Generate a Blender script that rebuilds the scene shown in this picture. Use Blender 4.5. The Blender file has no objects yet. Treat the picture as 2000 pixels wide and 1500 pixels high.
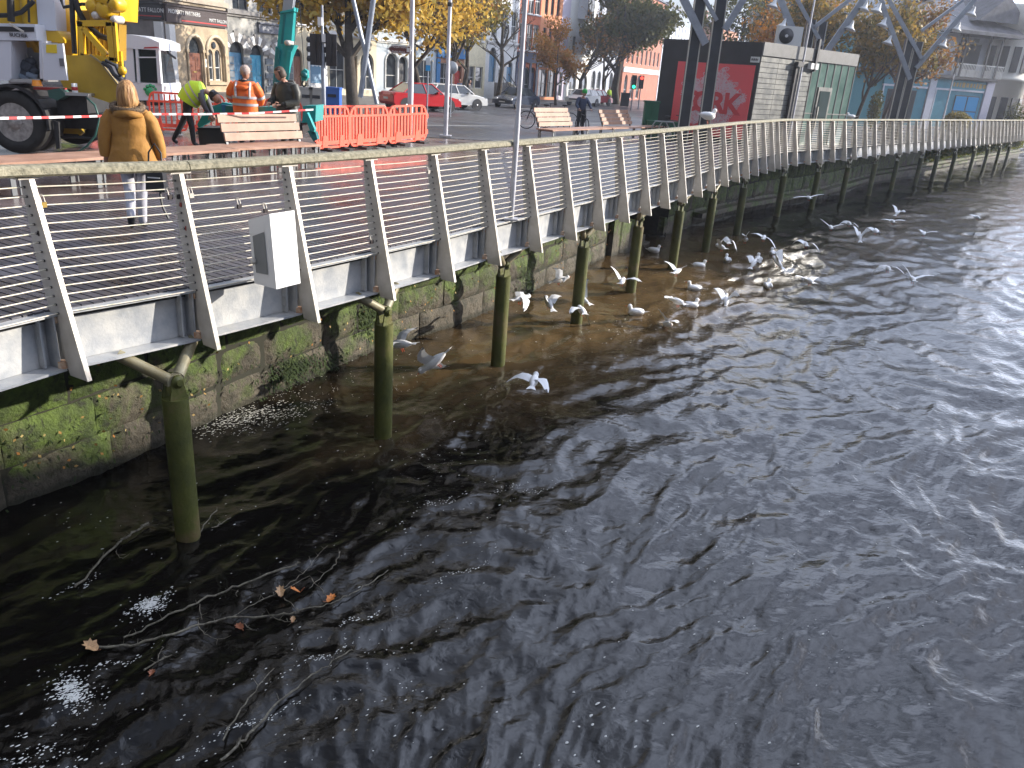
import bpy, bmesh, math, random
import numpy as np
from mathutils import Vector, Matrix, Euler
random.seed(7); RNG = np.random.default_rng(7)
sc = bpy.context.scene
COL = sc.collection
R_ = math.radians
# ------------------------------------------------------------------ camera
CAM_H = 2.06; F_PX = 1555.3; PITCH = R_(21.434); ROLL = R_(4.126)
cam_d = bpy.data.cameras.new("camera"); cam = bpy.data.objects.new("camera", cam_d); COL.objects.link(cam)
cam_d.sensor_width = 36.0; cam_d.lens = F_PX / 2000 * 36; cam_d.clip_start = 0.05; cam_d.clip_end = 3000
cp, sp = math.cos(PITCH), math.sin(PITCH); cr, sr = math.cos(ROLL), math.sin(ROLL)
fw = Vector((0, cp, -sp)); up0 = Vector((0, sp, cp)); rt0 = Vector((1, 0, 0))
ex = rt0 * cr + up0 * sr; ey = -rt0 * sr + up0 * cr
m = Matrix.Identity(4)
for i in range(3):
    m[i][0] = ex[i]; m[i][1] = ey[i]; m[i][2] = -fw[i]
m[2][3] = CAM_H
cam.matrix_world = m
sc.camera = cam
# ------------------------------------------------------------------ sky, sun, exposure
SUN_AZ = R_(74); SUN_EL = R_(18.5)       # azimuth clockwise from +Y
w = bpy.data.worlds.new("World"); sc.world = w; w.use_nodes = True
nt = w.node_tree; nt.nodes.clear()
out = nt.nodes.new("ShaderNodeOutputWorld"); bg = nt.nodes.new("ShaderNodeBackground")
sky = nt.nodes.new("ShaderNodeTexSky"); sky.sky_type = 'NISHITA'; sky.sun_disc = False
sky.sun_elevation = SUN_EL; sky.sun_rotation = SUN_AZ; sky.dust_density = 1.6; sky.air_density = 1.0; sky.ozone_density = 1.0
tc = nt.nodes.new("ShaderNodeTexCoord"); mp = nt.nodes.new("ShaderNodeMapping"); mp.inputs['Scale'].default_value = (1.0, 1.0, 2.6)
nz = nt.nodes.new("ShaderNodeTexNoise"); nz.inputs['Scale'].default_value = 2.1; nz.inputs['Detail'].default_value = 9; nz.inputs['Roughness'].default_value = .58
cr1 = nt.nodes.new("ShaderNodeValToRGB"); cr1.color_ramp.elements[0].position = .36; cr1.color_ramp.elements[1].position = .55
mx = nt.nodes.new("ShaderNodeMix"); mx.data_type = 'RGBA'
# thin bright cloud: a whitened, brighter version of the same sky
hs = nt.nodes.new("ShaderNodeHueSaturation"); hs.inputs['Saturation'].default_value = .15; hs.inputs['Value'].default_value = .5
ad = nt.nodes.new("ShaderNodeMix"); ad.data_type = 'RGBA'; ad.blend_type = 'ADD'; ad.inputs['Factor'].default_value = 1
nt.links.new(tc.outputs['Generated'], mp.inputs['Vector']); nt.links.new(mp.outputs[0], nz.inputs['Vector'])
nt.links.new(nz.outputs['Fac'], cr1.inputs['Fac']); nt.links.new(cr1.outputs['Color'], mx.inputs['Factor'])
hs0 = nt.nodes.new("ShaderNodeHueSaturation"); hs0.inputs['Saturation'].default_value = .75; tint = nt.nodes.new("ShaderNodeMix"); tint.data_type = 'RGBA'; tint.blend_type = 'MULTIPLY'; tint.inputs['Factor'].default_value = 1; tint.inputs['B'].default_value = (.94, .98, 1.12, 1)
nt.links.new(sky.outputs[0], hs0.inputs['Color']); nt.links.new(hs0.outputs[0], tint.inputs['A']); nt.links.new(tint.outputs['Result'], hs.inputs['Color']); nt.links.new(tint.outputs['Result'], mx.inputs['A']); nt.links.new(hs.outputs[0], ad.inputs['A'])
# forward scattering: thin cloud glows towards the sun
dt = nt.nodes.new("ShaderNodeVectorMath"); dt.operation = 'DOT_PRODUCT'; dt.inputs[1].default_value = (math.sin(SUN_AZ) * math.cos(SUN_EL), math.cos(SUN_AZ) * math.cos(SUN_EL), math.sin(SUN_EL))
mxm = nt.nodes.new("ShaderNodeMath"); mxm.operation = 'MAXIMUM'; mxm.inputs[1].default_value = 0; pw = nt.nodes.new("ShaderNodeMath"); pw.operation = 'POWER'; pw.inputs[1].default_value = 1.7
gl = nt.nodes.new("ShaderNodeMath"); gl.operation = 'MULTIPLY_ADD'; gl.inputs[1].default_value = 19.0; gl.inputs[2].default_value = 1.0
scl = nt.nodes.new("ShaderNodeVectorMath"); scl.operation = 'SCALE'
nt.links.new(tc.outputs['Generated'], dt.inputs[0]); nt.links.new(dt.outputs['Value'], mxm.inputs[0]); nt.links.new(mxm.outputs[0], pw.inputs[0]); nt.links.new(pw.outputs[0], gl.inputs[0])
scl.inputs[0].default_value = (1.5, 1.7, 2.2); nt.links.new(gl.outputs[0], scl.inputs['Scale']); nt.links.new(scl.outputs[0], ad.inputs['B']); nt.links.new(ad.outputs['Result'], mx.inputs['B'])
nt.links.new(mx.outputs['Result'], bg.inputs['Color']); bg.inputs['Strength'].default_value = 0.085
nt.links.new(bg.outputs[0], out.inputs['Surface'])
sd = bpy.data.lights.new("sun", 'SUN'); sun = bpy.data.objects.new("sun", sd); COL.objects.link(sun)
sd.energy = 5.0; sd.angle = R_(0.55); sd.color = (1.0, .92, .80)
sdir = Vector((math.sin(SUN_AZ) * math.cos(SUN_EL), math.cos(SUN_AZ) * math.cos(SUN_EL), math.sin(SUN_EL)))
sun.rotation_euler = sdir.to_track_quat('Z', 'Y').to_euler(); sun.location = (60, 20, 60)
vs = sc.view_settings; vs.view_transform = 'Standard'; vs.look = 'None'; vs.gamma = 1; vs.use_curve_mapping = False
vs.exposure = 0.66
sc.cycles.max_bounces = 6; sc.cycles.glossy_bounces = 3; sc.cycles.diffuse_bounces = 2; sc.cycles.transparent_max_bounces = 8
sc.cycles.caustics_reflective = False; sc.cycles.caustics_refractive = False

# ------------------------------------------------------------------ where things stand (photo pixel -> point on a real plane)
def ray(px, py):
    x = (px - 1000) / F_PX; y = -(py - 750) / F_PX
    return fw + ex * x + ey * y
def at(px, py, z=0.0):
    r = ray(px, py); t = (z - CAM_H) / r.z
    return Vector((r.x * t, r.y * t, z))
def aty(px, py, Y):
    r = ray(px, py); t = Y / r.y
    return Vector((r.x * t, Y, CAM_H + r.z * t))
def gz(x, y):                       # the street falls away gently from the quay
    q = y - 1.3 * max(x, 0)
    return -.0115 * (min(max(q, 15), 65) - 15)
def ground(px, Y):                  # a point on the ground under the column px of the photo, at distance Y
    p = aty(px, 180, Y); return Vector((p.x, p.y, gz(p.x, p.y)))

# ------------------------------------------------------------------ materials
MATS = {}
def mat(name, col, rough=.6, metal=0.0, var=0.0, scale=3.0, bump=0.0, bscale=None, col2=None, spec=None, detail=6, emit=None, contrast=(.35, .65), obj=False, rvar=0.0, island=0.0):
    if name in MATS: return MATS[name]
    M = bpy.data.materials.new(name); M.use_nodes = True; t = M.node_tree; b = t.nodes['Principled BSDF']
    b.inputs['Roughness'].default_value = rough; b.inputs['Metallic'].default_value = metal
    if spec is not None: b.inputs['Specular IOR Level'].default_value = spec
    c = tuple(col) + (1,)
    b.inputs['Base Color'].default_value = c
    src = None
    if var or col2 or bump or rvar:
        tcn = t.nodes.new('ShaderNodeTexCoord'); o = tcn.outputs['Object'] if obj else None
        if o is None:
            g = t.nodes.new('ShaderNodeNewGeometry'); o = g.outputs['Position']
        n = t.nodes.new('ShaderNodeTexNoise'); n.inputs['Scale'].default_value = scale; n.inputs['Detail'].default_value = detail; n.inputs['Roughness'].default_value = .6
        t.links.new(o, n.inputs['Vector'])
        if var or col2:
            rp = t.nodes.new('ShaderNodeValToRGB'); rp.color_ramp.elements[0].position = contrast[0]; rp.color_ramp.elements[1].position = contrast[1]
            a = col if col2 else [max(0, k * (1 - var)) for k in col]; d = col2 if col2 else [min(1, k * (1 + var)) for k in col]
            rp.color_ramp.elements[0].color = tuple(a) + (1,); rp.color_ramp.elements[1].color = tuple(d) + (1,)
            t.links.new(n.outputs['Fac'], rp.inputs['Fac']); src = rp.outputs['Color']
            t.links.new(src, b.inputs['Base Color'])
        if rvar:
            mr = t.nodes.new('ShaderNodeMapRange'); mr.inputs['From Min'].default_value = .35; mr.inputs['From Max'].default_value = .65
            mr.inputs['To Min'].default_value = max(0.02, rough - rvar); mr.inputs['To Max'].default_value = rough + rvar
            t.links.new(n.outputs['Fac'], mr.inputs['Value']); t.links.new(mr.outputs[0], b.inputs['Roughness'])
        if bump:
            n2 = t.nodes.new('ShaderNodeTexNoise'); n2.inputs['Scale'].default_value = bscale or scale * 6; n2.inputs['Detail'].default_value = 5
            t.links.new(o, n2.inputs['Vector'])
            bp = t.nodes.new('ShaderNodeBump'); bp.inputs['Strength'].default_value = min(1, bump); bp.inputs['Distance'].default_value = .02 * max(1, bump)
            t.links.new(n2.outputs['Fac'], bp.inputs['Height']); t.links.new(bp.outputs[0], b.inputs['Normal'])
    if island:
        g2 = t.nodes.new('ShaderNodeNewGeometry'); h = t.nodes.new('ShaderNodeHueSaturation')
        mr2 = t.nodes.new('ShaderNodeMapRange'); mr2.inputs['To Min'].default_value = 1 - island; mr2.inputs['To Max'].default_value = 1 + island
        t.links.new(g2.outputs['Random Per Island'], mr2.inputs['Value']); t.links.new(mr2.outputs[0], h.inputs['Value'])
        if src: t.links.new(src, h.inputs['Color'])
        else: h.inputs['Color'].default_value = c
        t.links.new(h.outputs[0], b.inputs['Base Color'])
    if emit:
        b.inputs['Emission Color'].default_value = tuple(emit[0]) + (1,); b.inputs['Emission Strength'].default_value = emit[1]
    MATS[name] = M
    return M

# ------------------------------------------------------------------ mesh builder
class MB:
    def __init__(s): s.v = []; s.f = []; s.mi = []; s.m = 0; s.sm = []; s.smooth = False
    def add(s, vs, fs):
        k = len(s.v); s.v += [tuple(v) for v in vs]
        for f in fs: s.f.append(tuple(i + k for i in f)); s.mi.append(s.m); s.sm.append(s.smooth)
        return s
    def box(s, c, d, rot=None, taper=1.0):
        hx, hy, hz = d[0] / 2, d[1] / 2, d[2] / 2; vs = []
        for z, k in ((-hz, 1), (hz, taper)):
            for x, y in ((-hx, -hy), (hx, -hy), (hx, hy), (-hx, hy)): vs.append(Vector((x * k, y * k, z)))
        if rot is not None:
            Rm = rot if isinstance(rot, Matrix) else Euler(rot).to_matrix(); vs = [Rm @ v for v in vs]
        return s.add([v + Vector(c) for v in vs], [(0, 3, 2, 1), (4, 5, 6, 7), (0, 1, 5, 4), (1, 2, 6, 5), (2, 3, 7, 6), (3, 0, 4, 7)])
    def bar(s, a, b, wd, ht, upv=(0, 0, 1)):            # rectangular bar from a to b
        a, b = Vector(a), Vector(b); d = b - a; L = d.length; d.normalize(); u = Vector(upv)
        x = d.cross(u)
        if x.length < 1e-4: x = d.cross(Vector((0, 1, 0)))
        x.normalize(); y = x.cross(d)
        vs = []
        for p in (a, b):
            for i, j in ((-1, -1), (1, -1), (1, 1), (-1, 1)): vs.append(p + x * i * wd / 2 + y * j * ht / 2)
        return s.add(vs, [(3, 2, 1, 0), (4, 5, 6, 7), (0, 1, 5, 4), (1, 2, 6, 5), (2, 3, 7, 6), (3, 0, 4, 7)])
    def tube(s, pts, r, n=8, cap=True, flat=1.0):
        pts = [Vector(p) for p in pts]; N = len(pts); rs = r if isinstance(r, (list, tuple)) else [r] * N; vs = []; px = None
        for i, p in enumerate(pts):
            d = (pts[min(i + 1, N - 1)] - pts[max(i - 1, 0)]).normalized()
            if px is None:
                px = d.cross(Vector((0, 0, 1)))
                if px.length < .05: px = d.cross(Vector((0, 1, 0)))
            px = (px - d * px.dot(d)).normalized(); py = d.cross(px)
            for k in range(n):
                a = 2 * math.pi * k / n; vs.append(p + px * math.cos(a) * rs[i] + py * math.sin(a) * rs[i] * flat)
        fs = []
        for i in range(N - 1):
            for k in range(n):
                k2 = (k + 1) % n; fs.append((i * n + k2, i * n + k, (i + 1) * n + k, (i + 1) * n + k2))
        sm = s.smooth; s.smooth = n >= 6
        s.add(vs, fs); s.smooth = sm
        if cap:
            s.add(vs[:n], [tuple(range(n))]); s.add(vs[-n:], [tuple(reversed(range(n)))])
        return s
    def lathe(s, prof, n=20, mtx=None, close=False):     # prof: (radius, z)
        vs = []; N = len(prof)
        for (r, z) in prof:
            for k in range(n):
                a = 2 * math.pi * k / n; v = Vector((r * math.cos(a), r * math.sin(a), z)); vs.append(mtx @ v if mtx is not None else v)
        fs = []
        for i in range(N - 1):
            for k in range(n):
                k2 = (k + 1) % n; fs.append((i * n + k, i * n + k2, (i + 1) * n + k2, (i + 1) * n + k))
        sm = s.smooth; s.smooth = True; s.add(vs, fs); s.smooth = sm
        if prof[0][0] > 1e-4: s.add(vs[:n], [tuple(reversed(range(n)))])
        if prof[-1][0] > 1e-4: s.add(vs[-n:], [tuple(range(n))])
        return s
    def ball(s, c, r, n=10, m=7, sc3=(1, 1, 1)):
        vs = []; c = Vector(c)
        for i in range(m + 1):
            th = math.pi * i / m
            for k in range(n):
                a = 2 * math.pi * k / n; vs.append(c + Vector((math.sin(th) * math.cos(a) * r * sc3[0], math.sin(th) * math.sin(a) * r * sc3[1], -math.cos(th) * r * sc3[2])))
        fs = [(i * n + k, i * n + (k + 1) % n, (i + 1) * n + (k + 1) % n, (i + 1) * n + k) for i in range(m) for k in range(n)]
        sm = s.smooth; s.smooth = True; s.add(vs, fs); s.smooth = sm
        return s
    def prism(s, poly, O, X, Y, Z, t):                   # polygon in the X,Y plane at O, extruded t along Z (centred)
        O, X, Y, Z = Vector(O), Vector(X), Vector(Y), Vector(Z); n = len(poly)
        a = [O + X * p[0] + Y * p[1] - Z * t / 2 for p in poly]; b = [v + Z * t for v in a]
        return s.add(a + b, [tuple(reversed(range(n))), tuple(range(n, 2 * n))] + [(i, (i + 1) % n, n + (i + 1) % n, n + i) for i in range(n)])
    def quad(s, a, b, c, d): return s.add([a, b, c, d], [(0, 1, 2, 3)])
    def mesh(s, name, mats):
        me = bpy.data.meshes.new(name); me.from_pydata([tuple(v) for v in s.v], [], s.f)
        for M in (mats if isinstance(mats, (list, tuple)) else [mats]): me.materials.append(M)
        me.polygons.foreach_set('material_index', s.mi); me.polygons.foreach_set('use_smooth', s.sm); me.update()
        return me
    def build(s, name, mats, parent=None, **kw): return link(name, s.mesh(name, mats), parent, **kw)
def link(name, me, parent=None, loc=None, rot=None, scale=None, label=None, cat=None, group=None, kind=None):
    o = bpy.data.objects.new(name, me); COL.objects.link(o)
    if parent is not None: o.parent = parent
    if loc is not None: o.location = loc
    if rot is not None: o.rotation_euler = rot
    if scale is not None: o.scale = scale if isinstance(scale, (tuple, list)) else (scale,) * 3
    for k, v in (('label', label), ('category', cat), ('group', group), ('kind', kind)):
        if v: o[k] = v
    return o
def thing(name, label, cat, loc=(0, 0, 0), rz=0.0, group=None, mtx=None):
    o = link(name, None, None, loc, (0, 0, rz), label=label, cat=cat, group=group); o.empty_display_size = .2
    return o
def copy_tree(o, parent=None):
    c = o.copy(); COL.objects.link(c)
    if parent is not None: c.parent = parent
    for ch in list(o.children): copy_tree(ch, c)
    return c
def local(o, p):      # world point into the frame of a thing placed by location and z rotation only
    return Matrix.Rotation(-o.rotation_euler.z, 3, 'Z') @ (Vector(p) - o.location)
def text(s, size, M, parent, loc, rot, name='lettering', ext=.004, align='CENTER', bold=0.0, sx=1.0):
    c = bpy.data.curves.new(name, 'FONT'); c.body = s; c.size = size; c.extrude = ext; c.align_x = align; c.align_y = 'CENTER'; c.offset = bold
    c.resolution_u = 3
    tmp = bpy.data.objects.new('tmp_text', c); COL.objects.link(tmp)
    dg = bpy.context.evaluated_depsgraph_get(); me = bpy.data.meshes.new_from_object(tmp.evaluated_get(dg))
    bpy.data.objects.remove(tmp); me.materials.clear(); me.materials.append(M); me.name = name
    return link(name, me, parent, loc, rot, (sx, 1, 1))
# ------------------------------------------------------------------ numpy gradient noise
_P = RNG.permutation(256); _P = np.concatenate([_P, _P]); _G = RNG.random(256) * 2 * np.pi; _GX, _GY = np.cos(_G), np.sin(_G)
def pn(x, y):
    xi = np.floor(x).astype(int); yi = np.floor(y).astype(int); xf = x - xi; yf = y - yi; xi &= 255; yi &= 255
    u = xf * xf * xf * (xf * (xf * 6 - 15) + 10); v = yf * yf * yf * (yf * (yf * 6 - 15) + 10)
    def g(ix, iy, dx, dy):
        h = _P[_P[ix & 255] + (iy & 255)]; return _GX[h] * dx + _GY[h] * dy
    a = g(xi, yi, xf, yf); b = g(xi + 1, yi, xf - 1, yf); c = g(xi, yi + 1, xf, yf - 1); d = g(xi + 1, yi + 1, xf - 1, yf - 1)
    return (a + u * (b - a)) + v * ((c + u * (d - c)) - (a + u * (b - a)))
# ================================================================== RIVER AND QUAY
ZW = -2.4
def wave(x, y):
    x = np.asarray(x, float); y = np.asarray(y, float)
    a = .82; u = x * math.cos(a) + y * math.sin(a); v = -x * math.sin(a) + y * math.cos(a)    # u runs with the stream
    wx = pn(u * .35 + 7, v * .35) * 1.0; wy = pn(u * .35, v * .35 + 19) * 1.0
    uu, vv = u + wx, v + wy
    h = .075 * pn(uu * .28, vv * .42 + 3)
    h = h + .078 * (.30 - np.abs(pn(uu * .62 + 31, vv * 1.0)) * 1.5)
    h = h + .046 * (.30 - np.abs(pn(uu * 1.45 + 11, vv * 2.3 + 5)) * 1.5)
    h = h + .024 * (.30 - np.abs(pn(uu * 3.0 + 5, vv * 4.6)) * 1.5) + .012 * (.3 - np.abs(pn(uu * 6.5, vv * 8.6 + 9)) * 1.5)
    return h
def water():
    NB, NR = 760, 560
    be = np.radians(np.linspace(-62, 78, NB)); rr = np.exp(np.linspace(math.log(2.2), math.log(420), NR))
    B, Rr = np.meshgrid(be, rr); X = np.sin(B) * Rr; Y = np.cos(B) * Rr
    Z = ZW + wave(X, Y) * np.clip(1.25 - Rr / 200, .2, 1)
    co = np.stack([X, Y, Z], -1).reshape(-1, 3)
    i = np.arange(NR - 1)[:, None] * NB + np.arange(NB - 1)[None, :]
    fa = np.stack([i, i + NB, i + NB + 1, i + 1], -1).reshape(-1, 4)
    me = bpy.data.meshes.new('river'); me.vertices.add(len(co)); me.vertices.foreach_set('co', co.ravel())
    me.loops.add(fa.size); me.loops.foreach_set('vertex_index', fa.ravel()); me.polygons.add(len(fa))
    me.polygons.foreach_set('loop_start', np.arange(0, fa.size, 4)); me.polygons.foreach_set('use_smooth', np.ones(len(fa), bool))
    me.update(calc_edges=True)
    M = bpy.data.materials.new('river_water'); M.use_nodes = True; t = M.node_tree; b = t.nodes['Principled BSDF']
    g = t.nodes.new('ShaderNodeNewGeometry')
    # muddy brown painted where the sun lights the water; shaded water painted near black
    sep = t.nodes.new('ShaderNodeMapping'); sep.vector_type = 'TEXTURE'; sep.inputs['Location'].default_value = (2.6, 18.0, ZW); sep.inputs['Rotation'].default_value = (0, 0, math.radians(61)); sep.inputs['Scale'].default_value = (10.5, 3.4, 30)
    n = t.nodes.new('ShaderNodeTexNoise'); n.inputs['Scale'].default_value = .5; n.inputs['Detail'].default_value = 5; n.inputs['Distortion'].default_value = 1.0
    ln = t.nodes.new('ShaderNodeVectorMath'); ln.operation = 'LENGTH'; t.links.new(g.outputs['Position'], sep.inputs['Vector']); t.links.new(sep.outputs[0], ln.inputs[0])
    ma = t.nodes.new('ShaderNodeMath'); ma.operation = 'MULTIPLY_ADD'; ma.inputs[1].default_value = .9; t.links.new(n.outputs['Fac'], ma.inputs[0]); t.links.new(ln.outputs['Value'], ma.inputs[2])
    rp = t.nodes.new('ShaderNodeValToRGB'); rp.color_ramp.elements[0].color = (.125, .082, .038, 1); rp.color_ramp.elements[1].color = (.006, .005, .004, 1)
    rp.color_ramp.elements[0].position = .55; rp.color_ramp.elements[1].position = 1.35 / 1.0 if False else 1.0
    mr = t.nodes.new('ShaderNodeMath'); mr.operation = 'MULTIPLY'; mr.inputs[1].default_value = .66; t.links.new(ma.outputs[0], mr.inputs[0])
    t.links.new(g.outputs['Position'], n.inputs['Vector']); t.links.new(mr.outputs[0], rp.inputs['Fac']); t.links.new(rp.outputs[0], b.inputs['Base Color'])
    b.inputs['Roughness'].default_value = .06; b.inputs['IOR'].default_value = 1.5
    mp_ = t.nodes.new('ShaderNodeMapping'); mp_.inputs['Rotation'].default_value = (0, 0, -.82); mp_.inputs['Scale'].default_value = (.8, 1, 1)
    n2 = t.nodes.new('ShaderNodeTexNoise'); n2.inputs['Scale'].default_value = 9.0; n2.inputs['Detail'].default_value = 6; n2.inputs['Distortion'].default_value = .5
    bp = t.nodes.new('ShaderNodeBump'); bp.inputs['Strength'].default_value = .55; bp.inputs['Distance'].default_value = .02
    t.links.new(g.outputs['Position'], mp_.inputs['Vector']); t.links.new(mp_.outputs[0], n2.inputs['Vector']); t.links.new(n2.outputs['Fac'], bp.inputs['Height']); t.links.new(bp.outputs[0], b.inputs['Normal'])
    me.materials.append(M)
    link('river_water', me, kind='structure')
water()
# ------------------------------------------------------------------ the line of the railing (post by post)
POST = [(-4.61, 3.57), (-4.21, 4.77), (-3.76, 6.07), (-3.07, 7.14), (-2.4, 8.16), (-1.78, 9.19), (-1.18, 10.23), (-0.63, 11.34), (-0.03, 12.42), (0.56, 13.58), (1.13, 14.66), (1.69, 15.73), (2.26, 16.81), (2.82, 17.91), (3.4, 19.04), (3.99, 20.24), (4.59, 21.53), (5.23, 22.86), (5.84, 24.13), (6.43, 25.28), (6.98, 26.32), (7.52, 27.3), (8.04, 28.24), (8.51, 29.17), (9.03, 30.06), (9.67, 30.95), (10.46, 31.88), (11.27, 32.91), (12.13, 33.99), (13.01, 35.1), (13.87, 36.26), (14.78, 37.43), (15.67, 38.61), (16.56, 39.75), (17.43, 40.87), (18.3, 41.98), (19.18, 43.09), (20.07, 44.21), (20.95, 45.33), (21.84, 46.46), (22.74, 47.59), (23.64, 48.74), (24.53, 49.86), (25.41, 50.99), (26.3, 52.11), (27.18, 53.23), (28.07, 54.36), (28.95, 55.48), (29.84, 56.61), (30.72, 57.73), (31.61, 58.85), (32.49, 59.98), (33.38, 61.1), (34.26, 62.22), (35.15, 63.35), (36.03, 64.47), (36.92, 65.6), (37.8, 66.72), (38.69, 67.84), (39.57, 68.97), (40.46, 70.09), (41.34, 71.21), (42.23, 72.34), (43.12, 73.46), (44.0, 74.59), (44.89, 75.71), (45.77, 76.83), (46.66, 77.96), (47.54, 79.08), (48.43, 80.2), (49.3, 81.3)]
NP = len(POST)
PZ = [max(0, .06 * (2.6 - i)) for i in range(NP)]          # the boardwalk climbs to the bridge at the near end
def _tn(i):
    a = Vector(POST[max(i - 1, 0)]); b = Vector(POST[min(i + 1, NP - 1)]); t = (b - a).normalized(); return t, Vector((t.y, -t.x))
TN = [_tn(i) for i in range(NP)]
def rail(s, o=0.0, z=0.0):          # s = post number (fractional), o = outwards over the river
    i = int(max(0, min(NP - 2, math.floor(s)))); f = s - i
    p = Vector(POST[i]).lerp(Vector(POST[i + 1]), f); n = TN[i][1].lerp(TN[i + 1][1], max(0, min(1, f))).normalized()
    zz = PZ[i] * (1 - f) + PZ[i + 1] * f if 0 <= f <= 1 else (PZ[i] if f < 0 else 0)
    return Vector((p.x + n.x * o, p.y + n.y * o, z + zz))
galv = mat('galvanised_steel', (.35, .37, .40), .5, .15, col2=(.52, .52, .51), scale=5, bump=.12, bscale=40, rvar=.1)
steel = mat('post_steel', (.50, .46, .40), .38, .2, col2=(.66, .62, .56), scale=4, bump=.08, bscale=60, rvar=.08)
wire = mat('wire_steel', (.66, .60, .50), .4, .0, col2=(.42, .43, .28), scale=14, contrast=(.52, .7))
gravel_grip = mat('weathered_handrail', (.12, .112, .072), .75, 0, col2=(.40, .36, .25), scale=26, bump=.6, bscale=90, contrast=(.3, .7))
rusty = mat('rust_fixing', (.42, .20, .10), .7, .2, col2=(.60, .48, .36), scale=20)
dark = mat('black_metal', (.03, .03, .035), .5, .2)
railing = thing('boardwalk_railing', 'curving steel railing with many horizontal wires and slanted blade posts along the river edge', 'railing', (0, 0, 0))
# handrail in lengths of about four bays
pr = [(-.085, -.012), (-.075, .045), (-.045, .07), (.045, .07), (.075, .045), (.085, -.012), (.06, -.035), (-.06, -.035)]
def ribbon(mb, ss, prof, close=True, caps=True):
    n = len(prof); vs = []
    for s_ in ss:
        for (o, z) in prof: vs.append(rail(s_, o, z))
    fs = []
    for i in range(len(ss) - 1):
        for k in range(n if close else n - 1):
            k2 = (k + 1) % n; fs.append((i * n + k, i * n + k2, (i + 1) * n + k2, (i + 1) * n + k))
    if caps and close: fs += [tuple(range(n)), tuple(reversed([(len(ss) - 1) * n + k for k in range(n)]))]
    mb.add(vs, [tuple(reversed(f)) for f in fs]); return mb
k = 0.0; HR = [(o - .01, z * .78 + 1.068) for o, z in pr]
cuts = [0, 3.06] + [3.06 + 5 * j for j in range(1, 12)]
cuts = [c for c in cuts if c < NP - 1] + [NP - 1]
for a, b in zip(cuts[:-1], cuts[1:]):
    mb = MB(); ribbon(mb, np.linspace(a + .004, b - .004, max(2, int((b - a) * 3))), HR); mb.build('handrail', gravel_grip, railing)
# posts: tapered blades standing square to the rail
OI = lambda z: -.120 + (1.02 - z) * .160           # inner edge offset
OO = lambda z: .03 + (1.02 - z) * .232
def post_mesh():
    mb = MB(); pl = [(OO(1.02), 1.02), (OO(.5), .5), (OO(0), 0), (OO(-.53), -.53), (OI(-.53) + .06, -.525), (OI(0), 0), (OI(.5), .5), (OI(1.02) + .05, 1.02)]
    mb.prism(pl, (0, 0, 0), (1, 0, 0), (0, 0, 1), (0, 1, 0), .03)
    a = [(OO(z) + .008, z) for z in (1.02, -.53)]
    mb.m = 0; mb.bar((a[0][0], 0, a[0][1]), (a[1][0], 0, a[1][1]), .042, .014, (1, 0, .2))     # bright outer flange strip
    mb.box((-.045, 0, 1.028), (.17, .20, .012)); mb.m = 1
    for j in range(15):
        z = .955 - j * .0685
        c = (OI(z) + OO(z)) / 2; mb.box((c, -.02, z), (.016, .012, .016))
    return mb.mesh('post', [steel, dark])
pm = post_mesh()
for i in range(NP):
    t, n = TN[i]; link('post', pm, railing, (POST[i][0], POST[i][1], PZ[i]), (0, 0, math.atan2(n.y, n.x)))
for j in range(15):
    z = .955 - j * .0685; mb = MB(); c = (OI(z) + OO(z)) / 2
    ss = np.linspace(0, NP - 1, (NP - 1) * 2 + 1); mb.tube([rail(s_, c, z + (0 if (q % 2 == 0) else -.004)) for q, s_ in enumerate(ss)], .0058, 6); mb.build('wire', wire, railing)
# ------------------------------------------------------------------ edge beam
beam = thing('edge_beam', 'galvanised steel channel beam carrying the river edge of the boardwalk', 'beam', (0, 0, 0))
BT, BB = -.035, -.47
for i in range(NP - 1):
    mb = MB(); ss = [i + .012, i + .5, i + .988]
    ribbon(mb, ss, [(-.02, BT), (-.02, BB), (-.005, BB), (-.005, BT)])
    ribbon(mb, ss, [(-.06, BT + .002), (.135, BT + .002), (.135, BT + .020), (-.06, BT + .020)])
    ribbon(mb, ss, [(-.06, BB - .022), (.16, BB - .022), (.16, BB - .002), (-.06, BB - .002)])
    o = mb.build('beam_section', galv, beam)
    if i < 30:
        for e in (0, 1):
            s0 = i + (.965 if e else .035); mb = MB(); a = rail(s0, .0, 0); b = rail(s0, .13, 0); d = (b - a).normalized(); tt = Vector((-d.y, d.x, 0))
            mb.prism([(0.004, BT), (.125, BT), (.125, BB + .0), (.004, BB + .0)], a, d, (0, 0, 1), tt, .012)
            if e:
                c = rail(i + .90, -.001, (BT + BB) / 2); mb.bar(c + Vector((0, 0, .205)), c - Vector((0, 0, .205)), .016, .13, d)
                for q in range(4):
                    c = rail(i + .90, .014, BT - .07 - q * .095); mb.tube([c, c + d * .018], .014, 6)
            mb.build('stiffener', galv, o)
        mb = MB(); mb.box(rail(i + .985, .1, BT - .03), (.05, .05, .05)); mb.box(rail(i + .985, .13, BB + .03), (.06, .06, .06)); mb.build('rust_block', rusty, o)
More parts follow.
